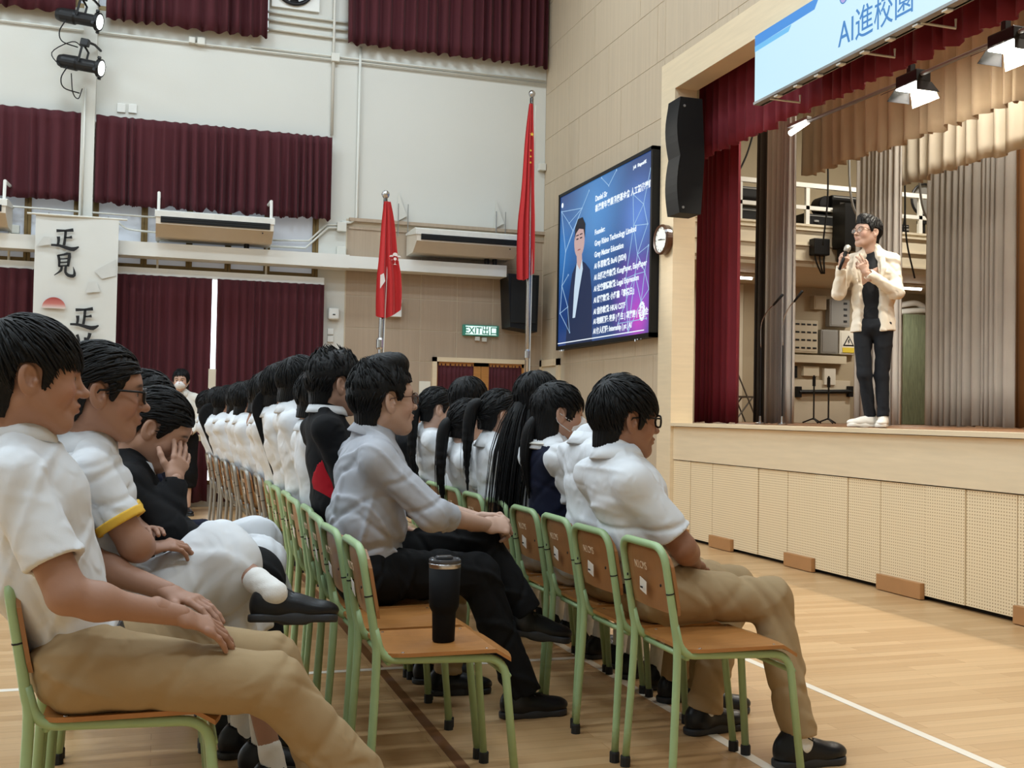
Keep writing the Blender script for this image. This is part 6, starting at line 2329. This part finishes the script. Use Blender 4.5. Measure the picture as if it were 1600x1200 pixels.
    if roll:                                           # turned-up cuff
        for end, d, r in cuffs:
            V, F = blob([(cut(cut(cone(end - d * 0.06, end + d * 0.02, r * 1.18, r * 1.16), end + d * 0.012, d), end - d * 0.05, -d),), (cone(end - d * 0.01, end + d * 0.06, r * 0.92, r * 0.9), 0.003, 's')], 0.005,
                        folds(seed + 9, 40, 0.0012))
            obj('cuff', np_mesh('cuff', T(V), F), roll, shirt)
    if trim:                                           # coloured band at the sleeve end
        for end, d, r in cuffs:
            V, F = blob([(cut(cut(cone(end - d * 0.05, end + d * 0.03, r * 1.17, r * 1.20), end + d * 0.002, d), end - d * 0.022, -d),), (cone(end - d * 0.06, end + d * 0.06, r * 0.95, r * 0.95), 0.002, 's')], 0.004)
            obj('sleeve_band', np_mesh('sleeve_band', T(V), F), trim, shirt)
    if vest:
        Vs = [(cone(P + spine * 0.0, waist, 0.110 * g, 0.108 * g, u, 1.33, 1.33),), (cone(waist, chs, 0.108 * g, 0.114 * g, u, 1.33, 1.42), 0.06), (cone(chs, lerp(chs, N, 0.72), 0.106 * g, 0.062 * g, u, 1.3, 1.15), 0.05),
              (cone(lerp(sR, sL, 0.12), lerp(sR, sL, 0.88), 0.060 * g), 0.05), (cone(N - spine * 0.05 + fwd * 0.05, N + spine * 0.1 + fwd * 0.06, 0.055, 0.07), 0.01, 's')]
        V, F = blob(Vs, h, lambda x, y, z: 0.6 * disp(x, y, z))
        obj('vest', np_mesh('vest', T(V), F), vest, t)
        V, F = collar(N - spine * 0.035, spine + fwd * 0.25, fwd, 0.082, 0.3, 0.3, 0.3)
        obj('vest_trim', np_mesh('vest_trim', T(V), F), M_SHIRTW, t)
    if strap:
        V, F = blob([(cut(cut(cone(P, N + u * 0.0, 0.118 * g * c1, 0.112 * g * c1, u, 1.36, 1.4), P + u * strap[0], -u), P + u * strap[1], u),)], h)
        obj('black_panel', np_mesh('black_panel', T(V), F), M_BLKCL, shirt)
    if stripe:
        V, F = blob([(cut(cut(cone(P, chs, 0.114 * g, 0.116 * g, u, 1.36, 1.44), P - u * 0.02 * g, u), lerp(P, N, 0.52), spine + 0.9 * u),)], h, disp)
        obj('red_panel', np_mesh('red_panel', T(V), F), stripe, shirt)
    # ------------------------------------------------ lower garment
    fl_ = creases(seed + 7, 18.0, fold * 0.9, [(0.5, 0.2, 1.0), (0.8, 0, 0.7), (0.2, 0.5, 1.0), (0.7, 0.1, -0.6)])
    fb = folds(seed + 77, 8.0, fold * 0.35, None, False)
    dl = lambda x, y, z: fl_(x, y, z) + fb(x, y, z)
    pbl = belly if not coat else 0.80
    if bottom == 'trousers':
        Q = [(cone(lerp(hR, hL, 0.12), lerp(hR, hL, 0.88), 0.098 * g * legw) if coat else cone(hR, hL, 0.098 * g * legw), ), (cone(P, P + spine * 0.09, 0.108 * g * pbl, 0.104 * g * pbl, u, 1.28, 1.3), 0.03)]
        for hp, k_, a_ in ((hR, kR, aR), (hL, kL, aL)):
            Q += [(cone(hp, k_, 0.092 * g * legw, 0.068 * g * legw), 0.03), (cut(cone(k_, a_ - (k_ - a_) * 0.15, 0.066 * g * legw, 0.056 * g * legw), a_ - nrm(k_ - a_) * 0.008, -nrm(k_ - a_)), 0.025)]
        Q[1] = (cut(Q[1][0], P + spine * 0.055, spine), 0.03)
        V, F = blob(Q, h, dl)
        V = relax(V, F, 1, 0.15)
        tr_ = obj('trousers', np_mesh('trousers', T(V), F), bottom_mat, t)
        if belt:
            V, F = blob([(cut(cut(cone(P, P + spine * 0.12, 0.112 * g * belly, 0.108 * g * belly, u, 1.29, 1.31), P + spine * 0.062, spine), P + spine * 0.026, -spine),)], 0.006)
            obj('belt', np_mesh('belt', T(V), F), M_BELT, tr_)
    else:
        hm, km = P + fwd * 0.0, (kR + kL) / 2
        Q = [(cone(P, P + spine * 0.1, 0.11 * g, 0.10 * g, u, 1.32, 1.3),), (cone(hR, kR, 0.095 * g, 0.08 * g), 0.06), (cone(hL, kL, 0.095 * g, 0.08 * g), 0.06), (cone(hm, km, 0.085 * g, 0.07 * g, u, 1.5, 1.7), 0.08)]
        hem_z = skirt_hem if skirt_hem is not None else km[2] - skirt_drop
        for k_, a_, st_ in ((kR, aR, skirt_to[0]), (kL, aL, skirt_to[1])):
            Q.append((cone(k_, lerp(k_, A3((a_[0], a_[1], min(a_[2], hem_z) if st_ > 0.5 else a_[2])), st_), 0.078 * g, 0.080 * g), 0.07))
        Q.append((cone(km, A3((km[0] + 0.02, km[1], hem_z - 0.05)), 0.06, 0.06, u, 2.0, 2.2), 0.06))
        Q = [(cut(p, (0, 0, hem_z), (0, 0, -1)), *k) for p, *k in Q]
        fk = creases(seed + 3, 17.0, fold * 1.2, [(0.3, 1, 0.2), (0.8, 0.6, -0.4), (0.6, 0.2, 0.8)])
        V, F = blob(Q, h, lambda x, y, z: fk(x, y, z) + fb(x, y, z) * 1.2)
        V = relax(V, F, 1, 0.3)
        obj('skirt', np_mesh('skirt', T(V), F), bottom_mat, t)
    # ------------------------------------------------ feet
    if shoes:
        sm = shoe_mats or (M_SHOE, M_SOLE)
        for i, (a_, k_) in enumerate(((aR, kR), (aL, kL))):
            fr = shoe_fr[i]
            if fr is None:
                yaw = math.atan2(fwd[1], fwd[0]) + (-0.12 if i == 0 else 0.12)
                fr = frame((a_[0], a_[1], J.get('floor', 0.0)), yaw, 0, 0, 0.95 * g)
            shoe_at(t, (fr[0], fr[1] - base, fr[2]), shoe_kind, i == 1, sm)
            if socks:
                d = nrm(k_ - a_)
                V, F = blob([(cone(a_ - d * 0.03, a_ + d * sock_h, 0.039 * g * legw, 0.040 * g * legw),)], 0.006, folds(seed + 5, 60, 0.0025))
                obj('sock', np_mesh('sock', T(V), F), M_SOCK, t)
    hl = (hd[0], hd[1] - base, hd[2])
    if spec is not None:
        glasses(t, hl, spec, 0.0032 if spec is M_SPEC else 0.0022)
    if mask:
        V, F = blob([(ell((0.048, 0, -0.05), (0.064, 0.060, 0.05)),), (ell((0.085, 0, -0.04), (0.028, 0.03, 0.036)), 0.02)], 0.004, lambda x, y, z: 0.0012 * np.sin(z * 420))
        mk = obj('face_mask', np_mesh('face_mask', put(V, hl), F), M_MASK, t)
        lp = MB()
        for s in (1, -1):
            lp.tube(bez([(0.035, s * 0.064, -0.028), (0.0, s * 0.078, -0.01), (-0.03, s * 0.084, 0.006), (-0.03, s * 0.082, -0.03), (0.03, s * 0.062, -0.07)], 14), 0.0022, 5)
        lp.v = [tuple(v) for v in put(np.array(lp.v), hl)]
        lp.build('ear_loop', M_MASK, mk, smooth=True)
    return t


def seated(x, y, head, lean=0.0, width=0.165, knees=0.36, arms='lap', leg=0.0, neck=None):
    """joint positions of a student on a chair at (x, y) facing the stage; head position given"""
    hx, hy, hz = head
    N = A3((hx - 0.048, (hy * 2 + y) / 3, hz - 0.09)) if neck is None else A3(neck)
    P = A3((x - 0.03, y, 0.535))
    J = dict(pelvis=P, neck=N, shR=N + A3((-0.01, -width, -0.085)), shL=N + A3((-0.01, width, -0.085)))
    ex = N[0] + 0.13 + lean
    J['elR'], J['elL'] = A3((ex, N[1] - width - 0.045, 0.70)), A3((ex, N[1] + width + 0.045, 0.70))
    J['wrR'], J['wrL'] = A3((x + 0.12, y - 0.07, 0.655)), A3((x + 0.12, y + 0.07, 0.655))
    J['knR'], J['knL'] = A3((x + knees * 0.95, y - 0.09, 0.50)), A3((x + knees, y + 0.09, 0.50))
    J['anR'], J['anL'] = A3((x + knees * 0.9 + leg, y - 0.10, 0.09)), A3((x + knees * 0.85, y + 0.10, 0.09))
    return J


# ---------------------------------------------------------------- hair styles
def tail(path, n=46, spread=0.012, w=0.0042, seed=2, body=0.018):
    """a tied tail: a core with loose locks around it"""
    g = bez(path, 16)
    L = []
    for i in range(len(g) - 1):
        s = i / (len(g) - 1)
        r0 = body * (0.75 + 0.6 * math.sin(PI * min(1, s * 1.15 + 0.1))) * (1 - 0.75 * max(0, s - 0.6) / 0.4)
        L.append((cone(g[i], g[i + 1], max(r0, 0.004)), 0.012))
    return [blob(L, 0.0045), strands(path, seed, n, spread, w)]


hb1 = [make_hair(SHORT, vol=1.0, nlock=700, seed=4, lock_len=1.25)]
hb2 = [make_hair(SHORT, vol=1.2, nlock=700, seed=9, lock_len=1.15, lift=0.3)]
hb3 = [make_hair(SHORT, vol=1.3, nlock=180, seed=12, h=0.0042)]
hb4 = [make_hair(CROP, vol=1.15, nlock=300, seed=15, flow='up', spike=0.30, h=0.004, lock_len=0.8)]
hteach = [make_hair(CROP, vol=1.2, nlock=600, seed=21, flow='up', spike=0.26, lock_len=0.85, extra=[(ell((0.012, 0, 0.128), (0.072, 0.058, 0.034)), 0.03), (ell((0.05, 0, 0.118), (0.034, 0.05, 0.036)), 0.02)])]
hpres = [make_hair(CROP, vol=1.15, nlock=320, seed=25, flow='up', spike=0.10, lock_len=0.8, extra=[(ell((0.03, 0.0, 0.118), (0.062, 0.056, 0.032)), 0.03), (ell((0.068, 0.01, 0.09), (0.026, 0.046, 0.026)), 0.02)])]
hg_tied = [make_hair(TIED, vol=0.85, nlock=700, seed=31, flow='back', lock_len=1.2)] + tail([(-0.105, 0, 0.03), (-0.135, 0, 0.0), (-0.14, 0, -0.08), (-0.13, 0, -0.2)], seed=33)
hg_fall = [make_hair(TIED, vol=0.95, nlock=260, seed=35, flow='back', h=0.004)]
hg_pony = hg_fall + tail([(-0.11, 0, 0.06), (-0.15, 0, 0.04), (-0.165, 0, -0.05), (-0.165, 0.0, -0.2), (-0.15, 0, -0.36)], seed=37, body=0.022)
hg_pony2 = hg_fall + tail([(-0.11, 0, 0.02), (-0.14, 0, -0.02), (-0.15, 0, -0.12), (-0.14, 0, -0.3), (-0.10, 0, -0.5)], seed=39, body=0.022)
hg_fringe = [make_hair(FRINGE, vol=1.05, nlock=260, seed=41, h=0.004)] + tail([(-0.1, 0, -0.02), (-0.13, 0, -0.08), (-0.14, 0, -0.2), (-0.12, 0, -0.35)], seed=43, body=0.02)
hg_long = [make_hair(LONG, vol=1.05, nlock=260, seed=45, flow='fall', h=0.004)] + tail([(-0.07, 0, 0.02), (-0.115, 0, -0.1), (-0.15, 0.0, -0.3), (-0.17, 0, -0.5), (-0.15, 0, -0.62)], n=220, spread=0.034, w=0.004, seed=47, body=0.034)
hg_bob = [make_hair(LONG, vol=1.1, nlock=220, seed=49, flow='fall', h=0.0042)]

# ---------------------------------------------------------------- row nearest the viewer
person('boy in white shirt and khaki trousers sitting at the picture edge, hand on thigh',
       dict(pelvis=(-0.165, 2.72, 0.53), neck=(-0.322, 2.70, 1.085), shR=(-0.295, 2.545, 0.965), shL=(-0.335, 2.88, 0.97), elR=(-0.175, 2.475, 0.715), elL=(-0.16, 2.94, 0.72), wrR=(0.055, 2.55, 0.652),
            wrL=(0.03, 2.84, 0.66), knR=(0.27, 2.585, 0.475), knL=(0.29, 2.86, 0.475), anR=(0.60, 2.60, 0.095), anL=(0.48, 2.90, 0.09)),
       dict(at=(-0.277, 2.68, 1.181), yaw=0.20, pitch=0.02, s=1.06), SKIN1, hair=hb1, h=0.0055, seed=11, belt=True, top_mat=M_SHIRT, size=1.03, hands=('rest', 'rest'),
       hand_dir=((A3((0.09, 0.03, -0.045)), A3((0.3, -0.35, 1))), None), sleeve_end=0.72, fold=0.008, socks=True)
person('girl in white dress with black glasses and yellow sleeve bands, legs crossed',
       dict(pelvis=(-0.13, 3.10, 0.53), neck=(-0.188, 3.085, 1.052), shR=(-0.165, 2.95, 0.95), shL=(-0.19, 3.24, 0.95), elR=(-0.05, 2.92, 0.765), elL=(-0.05, 3.27, 0.74), wrR=(-0.02, 3.03, 0.745),
            wrL=(-0.03, 3.16, 0.77), knR=(0.165, 3.16, 0.715), knL=(0.23, 3.24, 0.54), anR=(0.290, 2.99, 0.635), anL=(0.34, 3.20, 0.09)),
       dict(at=(-0.145, 3.07, 1.152), yaw=0.12, pitch=0.04, s=1.05), SKIN1, True, hair=hg_tied, h=0.0055, seed=23, bottom='skirt', bottom_mat=M_SHIRT, top_mat=M_SHIRT, trim=M_YELCL, spec=M_SPEC, leaf=1.6,
       shoe_fr=(frame((0.315, 2.975, 0.545), 0.05, 0.05, -0.18, 0.92), None), socks=True, hands=('relaxed', 'rest'), hand_dir=((A3((1.0, 0.25, 0.1)), A3((0, -0.3, 1))), None), sleeve_end=0.7, skirt_hem=0.50, fold=0.007, size=0.95, skirt_to=(0.3, 0.75), sock_h=0.05, legw=0.92)
person('girl in black jacket bowing with one hand over her face',
       dict(pelvis=(-0.12, 3.50, 0.53), neck=(-0.08, 3.50, 0.965), shR=(-0.085, 3.36, 0.89), shL=(-0.085, 3.64, 0.89), elR=(0.03, 3.28, 0.76), elL=(0.07, 3.66, 0.71), wrR=(0.045, 3.375, 0.905),
            wrL=(0.14, 3.48, 0.70), knR=(0.28, 3.42, 0.60), knL=(0.30, 3.58, 0.55), anR=(0.33, 3.40, 0.12), anL=(0.28, 3.60, 0.09)),
       dict(at=(-0.005, 3.50, 1.048), yaw=-0.10, pitch=0.50, s=0.98), SKIN2, True, hair=hg_tied, h=0.008, seed=31, top='long', top_mat=M_BLKJK, bottom='skirt', bottom_mat=M_BLKCL, collar_mat=M_SHIRT,
       hands=('face', 'relaxed'), hand_dir=((A3((0.03, 0.07, 0.10)), A3((0.6, -0.8, 0.1))), None), fold=0.009, socks=True, skirt_hem=0.42)
JA4 = seated(XA, 3.90, (-0.035, 3.92, 1.165))
JA4.update(knR=(0.34, 3.84, 0.58), wrR=(0.16, 3.85, 0.70))
person('student with dark hair hidden behind the girl covering her face', JA4, dict(at=(-0.04, 3.92, 1.115), yaw=0.1, pitch=0.15, s=0.98), SKIN2, True, hair=hg_fall, h=0.011, seed=41,
       top='long', top_mat=M_NAVY, bottom='skirt', bottom_mat=M_SHIRT, fold=0.009, skirt_hem=0.46, socks=True)
JA5 = seated(XA, 4.29, (-0.06, 4.3, 1.10))
JA5.update(knR=(0.36, 4.22, 0.62), anR=(0.44, 4.15, 0.35))
person('student in white skirt fifth along the row nearest the viewer', JA5, dict(at=(-0.08, 4.3, 1.06), yaw=0.1, pitch=0.2, s=0.96), SKIN2, True, hair=hg_fall, h=0.012, seed=43,
       top='short', top_mat=M_SHIRT, bottom='skirt', bottom_mat=M_SHIRT, fold=0.009, skirt_hem=0.42, shoes=False)

# ---------------------------------------------------------------- middle row
person('teacher in light grey shirt and black trousers with swept up hair, hands on knee',
       dict(pelvis=(0.735, 3.91, 0.54), neck=(0.738, 3.89, 1.066), shR=(0.725, 3.715, 0.955), shL=(0.715, 4.075, 0.96), elR=(0.915, 3.665, 0.765), elL=(0.95, 4.06, 0.77), wrR=(1.165, 3.84, 0.705),
            wrL=(1.17, 3.96, 0.715), knR=(1.12, 3.80, 0.535), knL=(1.16, 3.95, 0.655), anR=(1.305, 3.80, 0.095), anL=(1.335, 3.86, 0.375)),
       dict(at=(0.782, 3.885, 1.158), yaw=0.22, pitch=-0.10, s=1.10), SKIN3, hair=hteach, h=0.0058, seed=51, top='rolled', top_mat=M_GREYSH, bottom_mat=M_BLKCL, size=1.10, belly=1.12, chest=1.06, spec=M_SPECB,
       hands=('clasp', 'clasp'), hand_dir=((A3((1.0, 0.15, -0.05)), A3((0.1, -0.75, 0.65))), (A3((1.0, -0.25, -0.05)), A3((0.1, 0.75, 0.65)))), roll=M_GREYSH, fold=0.008,
       shoe_fr=(frame((1.30, 3.80, 0.0), 0.0, 0, 0, 1.0), frame((1.325, 3.855, 0.285), -0.05, 0.18, 0, 1.0)))
G_B = 'students of the middle row'
BROW = [
    # label, seat y, head, yaw, pitch, hair, top, top_mat, extras
    ('boy with spiky hair in black jacket with red side panel', 4.28, (0.668, 4.30, 1.222), 0.25, 0.0, hb4, 'long', M_BLKJK, dict(stripe=M_REDCL, collar_mat=M_SHIRT, size=1.03, h=0.008, leaf=0.35)),
    ('white shirted student bent forward beside the black and red jacket', 4.66, (0.675, 4.68, 1.16), 0.2, 0.15, hb3, 'short', M_SHIRT, {}),
    ('tall white shirted student with thick combed hair in the middle row', 5.08, (0.635, 5.12, 1.235), 0.2, 0.1, hb1, 'short', M_SHIRT, dict(size=1.05)),
    ('white shirted student with a black back panel, behind the thick haired one', 5.46, (0.60, 5.5, 1.215), 0.15, 0.1, hb2, 'short', M_SHIRT, dict(strap=(0.02, 0.10))),
    ('white shirted student sixth beyond the teacher in the middle row', 5.84, (0.575, 5.9, 1.185), 0.15, 0.05, hb3, 'short', M_SHIRT, {}),
    ('white shirted student leaning on hands in the middle row', 6.5, (0.62, 6.6, 1.16), -0.1, 0.25, hb3, 'short', M_SHIRT, {}),
    ('white shirted student on the second silver chair', 7.1, (0.57, 7.2, 1.16), 0.1, 0.1, hb2, 'short', M_SHIRT, {}),
    ('white shirted student with glasses on the third silver chair', 7.7, (0.56, 7.8, 1.165), -0.3, 0.1, hb3, 'short', M_SHIRT, dict(spec=M_SPEC)),
    ('white shirted student on the fourth silver chair', 8.3, (0.50, 8.4, 1.15), 0.1, 0.1, hb2, 'short', M_SHIRT, {}),
    ('white shirted student with a black back strap near the end of the middle row', 8.95, (0.46, 9.05, 1.15), 0.1, 0.05, hb3, 'short', M_SHIRT, dict(strap=(0.0, 0.09))),
    ('farthest white shirted student of the middle row', 9.6, (0.42, 9.7, 1.14), 0.1, 0.05, hg_fall, 'short', M_SHIRT, {}),
]
for i, (lab, y, hd_, yw, pt, hr, tp, tm_, ex_) in enumerate(BROW):
    J = seated(XB + 0.0 if i < 5 else XB - 0.03 * (i - 5), y, hd_)
    kw = dict(size=1.05, h=0.011 if i < 4 else 0.014, seed=100 + 3 * i, top=tp, top_mat=tm_, socks=i > 4, fold=0.009, group=G_B, sleeve_end=0.9)
    kw.update(ex_)
    person(lab, J, dict(at=hd_, yaw=yw, pitch=pt, s=1.03), (SKIN2, SKIN3, SKIN1)[i % 3], hair=hr, **kw)

# ---------------------------------------------------------------- row nearest the stage
person('boy in white shirt and black glasses at the near end of the front row',
       dict(pelvis=(1.615, 3.34, 0.53), neck=(1.465, 3.36, 1.016), shR=(1.465, 3.20, 0.905), shL=(1.445, 3.51, 0.91), elR=(1.625, 3.15, 0.695), elL=(1.60, 3.54, 0.69), wrR=(1.74, 3.29, 0.62),
            wrL=(1.74, 3.40, 0.62), knR=(1.955, 3.16, 0.515), knL=(1.99, 3.46, 0.515), anR=(1.995, 3.05, 0.095), anL=(1.87, 3.45, 0.09)),
       dict(at=(1.512, 3.365, 1.103), yaw=0.0, pitch=0.02, s=1.07), SKIN4, hair=hb2, h=0.0055, seed=61, belt=True, top_mat=M_SHIRT, size=1.04, spec=M_SPEC, sleeve_end=0.80, fold=0.008, socks=True,
       hands=('relaxed', 'relaxed'), shoe_fr=(frame((1.985, 3.045, 0.0), -0.03, 0, 0, 1.0), None))
G_C = 'students of the row nearest the stage'
CROW = [
    ('white shirted student hunched forward behind the boy with black glasses', 3.76, (1.685, 3.80, 1.13), 0.1, 0.42, hb3, M_SHIRT, False, dict(size=1.06, h=0.008)),
    ('girl in navy vest with white face mask in the front row', 4.15, (1.56, 4.13, 1.122), -0.12, 0.02, hg_fringe, M_SHIRT, True, dict(vest=M_NAVY, mask=True, h=0.008)),
    ('girl with very long loose black hair in the front row', 4.53, (1.60, 4.50, 1.18), 0.25, 0.0, hg_long, M_SHIRT, True, {}),
    ('girl with ponytail and glasses beside the long haired girl', 4.91, (1.555, 4.90, 1.105), 0.0, 0.05, hg_pony, M_SHIRT, True, dict(spec=M_SPECS)),
    ('girl with short dark hair, smallest of the front row', 5.29, (1.49, 5.22, 1.06), 0.1, 0.05, hg_pony2, M_SHIRT, True, {}),
    ('tall girl with smooth bobbed hair beyond the ponytailed girl', 5.67, (1.60, 5.62, 1.185), 0.2, 0.0, hg_bob, M_SHIRT, True, {}),
    ('girl with long low ponytail and white collar behind the teacher', 6.1, (1.515, 5.98, 1.135), 0.0, 0.03, hg_pony2, M_SHIRT, True, {}),
    ('student in black jacket at the far end of the front row', 6.5, (1.44, 6.45, 1.11), 0.1, 0.03, hg_pony, M_BLKJK, True, dict(top='long', collar_mat=M_SHIRT)),
]
for i, (lab, y, hd_, yw, pt, hr, tm_, fem, ex_) in enumerate(CROW):
    J = seated(XC, y, hd_, neck=(1.545, 3.77, 1.045) if i == 0 else None)
    kw = dict(h=0.010 if i < 4 else 0.013, seed=200 + 3 * i, top='short', top_mat=tm_, bottom='trousers' if not fem else 'skirt', bottom_mat=M_KHAKI if not fem else M_SHIRT, socks=True, fold=0.009, group=G_C, leaf=1.5 if fem else 1.0)
    kw.update(ex_)
    person(lab, J, dict(at=hd_, yaw=yw, pitch=pt, s=0.98 if fem else 1.05), (SKIN3, SKIN2)[i % 2] if fem else SKIN2, fem, hair=hr, **kw)

# ---------------------------------------------------------------- presenter on the stage
BX, BY = 5.60, 7.53


def S3(s, d, z):
    """s to the viewer's right, d away from the viewer, z height"""
    return A3((BX + 0.80 * s + 0.60 * d, BY - 0.60 * s + 0.80 * d, z))


def open_front(P, N, u, fwd):
    q = A3(P) + fwd * 0.14 - nrm(A3(N) - A3(P)) * 0.1
    top_ = lerp(P, N, 1.02) + fwd * 0.085
    return cone(q - u * 0.0, top_, 0.084, 0.05, u, 1.15, 1.2)


PJ = dict(pelvis=S3(0.0, 0.0, 1.90), neck=S3(-0.015, -0.005, 2.555), shR=S3(-0.165, 0.03, 2.455), shL=S3(0.15, -0.03, 2.445), elR=S3(-0.275, -0.06, 2.17), elL=S3(0.185, -0.11, 2.165),
          wrR=S3(-0.245, -0.20, 2.385), wrL=S3(-0.055, -0.25, 2.315), knR=S3(-0.065, -0.02, 1.50), knL=S3(0.075, 0.0, 1.49), anR=S3(-0.015, 0.04, 1.16), anL=S3(0.085, -0.02, 1.16), floor=STAGE_Z,
          hem_at=S3(0, 0, 1.855))
pf_ = math.atan2(PJ['shL'][0] * 0 - (PJ['shL'] - PJ['shR'])[0] * 1.0, (PJ['shL'] - PJ['shR'])[1])
pres = person('presenter in cream blazer and charcoal trousers speaking into a microphone on the stage', PJ,
              dict(at=S3(-0.055, -0.035, 2.672), yaw=PI + 0.05, pitch=-0.12, s=1.06), SKIN3, hair=hpres, h=0.0095, seed=71, top='long', top_mat=M_BLAZER, bottom_mat=M_TROUS, size=1.02, spec=M_SPECS,
              hands=('grip', 'point'), hand_dir=((S3(-0.215, -0.24, 2.45) - PJ['wrR'], A3((0.5, 0.85, 0.0)) * -1.0), (S3(-0.115, -0.27, 2.42) - PJ['wrL'], S3(0.3, -0.9, 0) - S3(0, 0, 0))), collar_on=False,
              coat=0.12, jacket_open=open_front, belly=1.10, chest=1.06, legw=0.84, shoe_kind='sneaker', shoe_mats=(M_SNEAK, M_SNEAK),
              shoe_fr=(frame(S3(-0.03, 0.03, STAGE_Z), PI - 0.25, 0, 0, 1.0), frame(S3(0.085, -0.02, STAGE_Z), PI + 0.85, 0, 0, 1.0)), fold=0.006)
# tee shirt and lapels under the open blazer
PP, PN = A3(PJ['pelvis']), A3(PJ['neck'])
uu = nrm(PJ['shL'] - PJ['shR'])
ff = nrm(np.cross(uu, A3((0, 0, 1))))
pb_ = np.array(pres.location)
V, F = blob([(cut(cone(PP, lerp(PP, PN, 0.4), 0.086, 0.084, uu, 1.12, 1.12), PP, (0, 0, -1)),), (cone(lerp(PP, PN, 0.4), lerp(PP, PN, 0.7), 0.084, 0.086, uu, 1.12, 1.15), 0.05), (cone(lerp(PP, PN, 0.7), lerp(PP, PN, 0.90), 0.080, 0.056, uu, 1.2, 1.05), 0.04)], 0.009,
            folds(5, 18, 0.003))
obj('tee_shirt', np_mesh('tee_shirt', V - pb_, F), M_TEE, pres)
for s in (-1, 1):
    pts = [lerp(PP, PN, 0.93) + uu * s * 0.066 + ff * 0.035, lerp(PP, PN, 0.86) + uu * s * 0.10 + ff * 0.095, lerp(PP, PN, 0.70) + uu * s * 0.115 + ff * 0.125, lerp(PP, PN, 0.5) + uu * s * 0.085 + ff * 0.14]
    V, F = blob([(cone(pts[k], pts[k + 1], (0.016, 0.024, 0.022)[k], (0.024, 0.022, 0.006)[k], ff, 0.3, 0.3), 0.01) for k in range(3)], 0.006)
    obj('lapel', np_mesh('lapel', V - pb_, F), M_BLAZER, pres)
mc = thing('handheld_microphone', 'black handheld microphone with silver mesh head at the presenter\'s mouth', 'microphone', tuple(S3(-0.235, -0.245, 2.37)))
m0, m1 = S3(-0.262, -0.262, 2.345), S3(-0.195, -0.215, 2.545)
mo = np.array(mc.location)
MB().tube([m0 - mo, lerp(m0, m1, 0.75) - mo], [0.011, 0.016], 12).build('handle', M_BLACK, mc, smooth=True)
MB().tube([lerp(m0, m1, 0.74) - mo, lerp(m0, m1, 0.78) - mo, lerp(m0, m1, 0.9) - mo, lerp(m0, m1, 0.99) - mo, m1 + (m1 - m0) * 0.03 - mo], [0.016, 0.025, 0.028, 0.022, 0.006], 14).build('mesh_head', mat('microphone_mesh', lin(176, 172, 164), 0.4, metal=0.6, bump=0.6, bscale=700), mc, smooth=True)

# ---------------------------------------------------------------- woman standing by the far curtains
JW = dict(pelvis=(0.22, 11.8, 0.80), neck=(0.205, 11.8, 1.305), shR=(0.07, 11.78, 1.22), shL=(0.35, 11.82, 1.22), elR=(0.04, 11.75, 0.98), elL=(0.40, 11.78, 0.98), wrR=(0.13, 11.66, 0.86), wrL=(0.30, 11.66, 0.86),
          knR=(0.14, 11.8, 0.44), knL=(0.30, 11.8, 0.44), anR=(0.14, 11.8, 0.09), anL=(0.30, 11.8, 0.09), hem_at=(0.22, 11.8, 0.76))
person('woman in pale blouse, dark skirt and face mask standing before the far curtains', JW, dict(at=(0.20, 11.77, 1.405), yaw=-1.75, pitch=0.05, s=0.92), SKIN3, True, hair=hg_bob, h=0.012, seed=81, top='long', top_mat=M_SHIRTW,
       bottom='skirt', bottom_mat=M_BLKCL, mask=True, size=0.92, skirt_hem=0.30)
# low bench behind her
bq = thing('low_bench', 'low wooden bench beside the standing woman at the far wall', 'bench', (0.75, 12.2, 0))
MB().cbox((0, 0, 0.80), (1.1, 0.35, 0.06), 0.01).build('top', M_PROS, bq)
for x in (-0.5, 0.5):
    MB().cbox((x, 0, 0.385), (0.05, 0.3, 0.77)).build('leg', M_WOOD, bq)
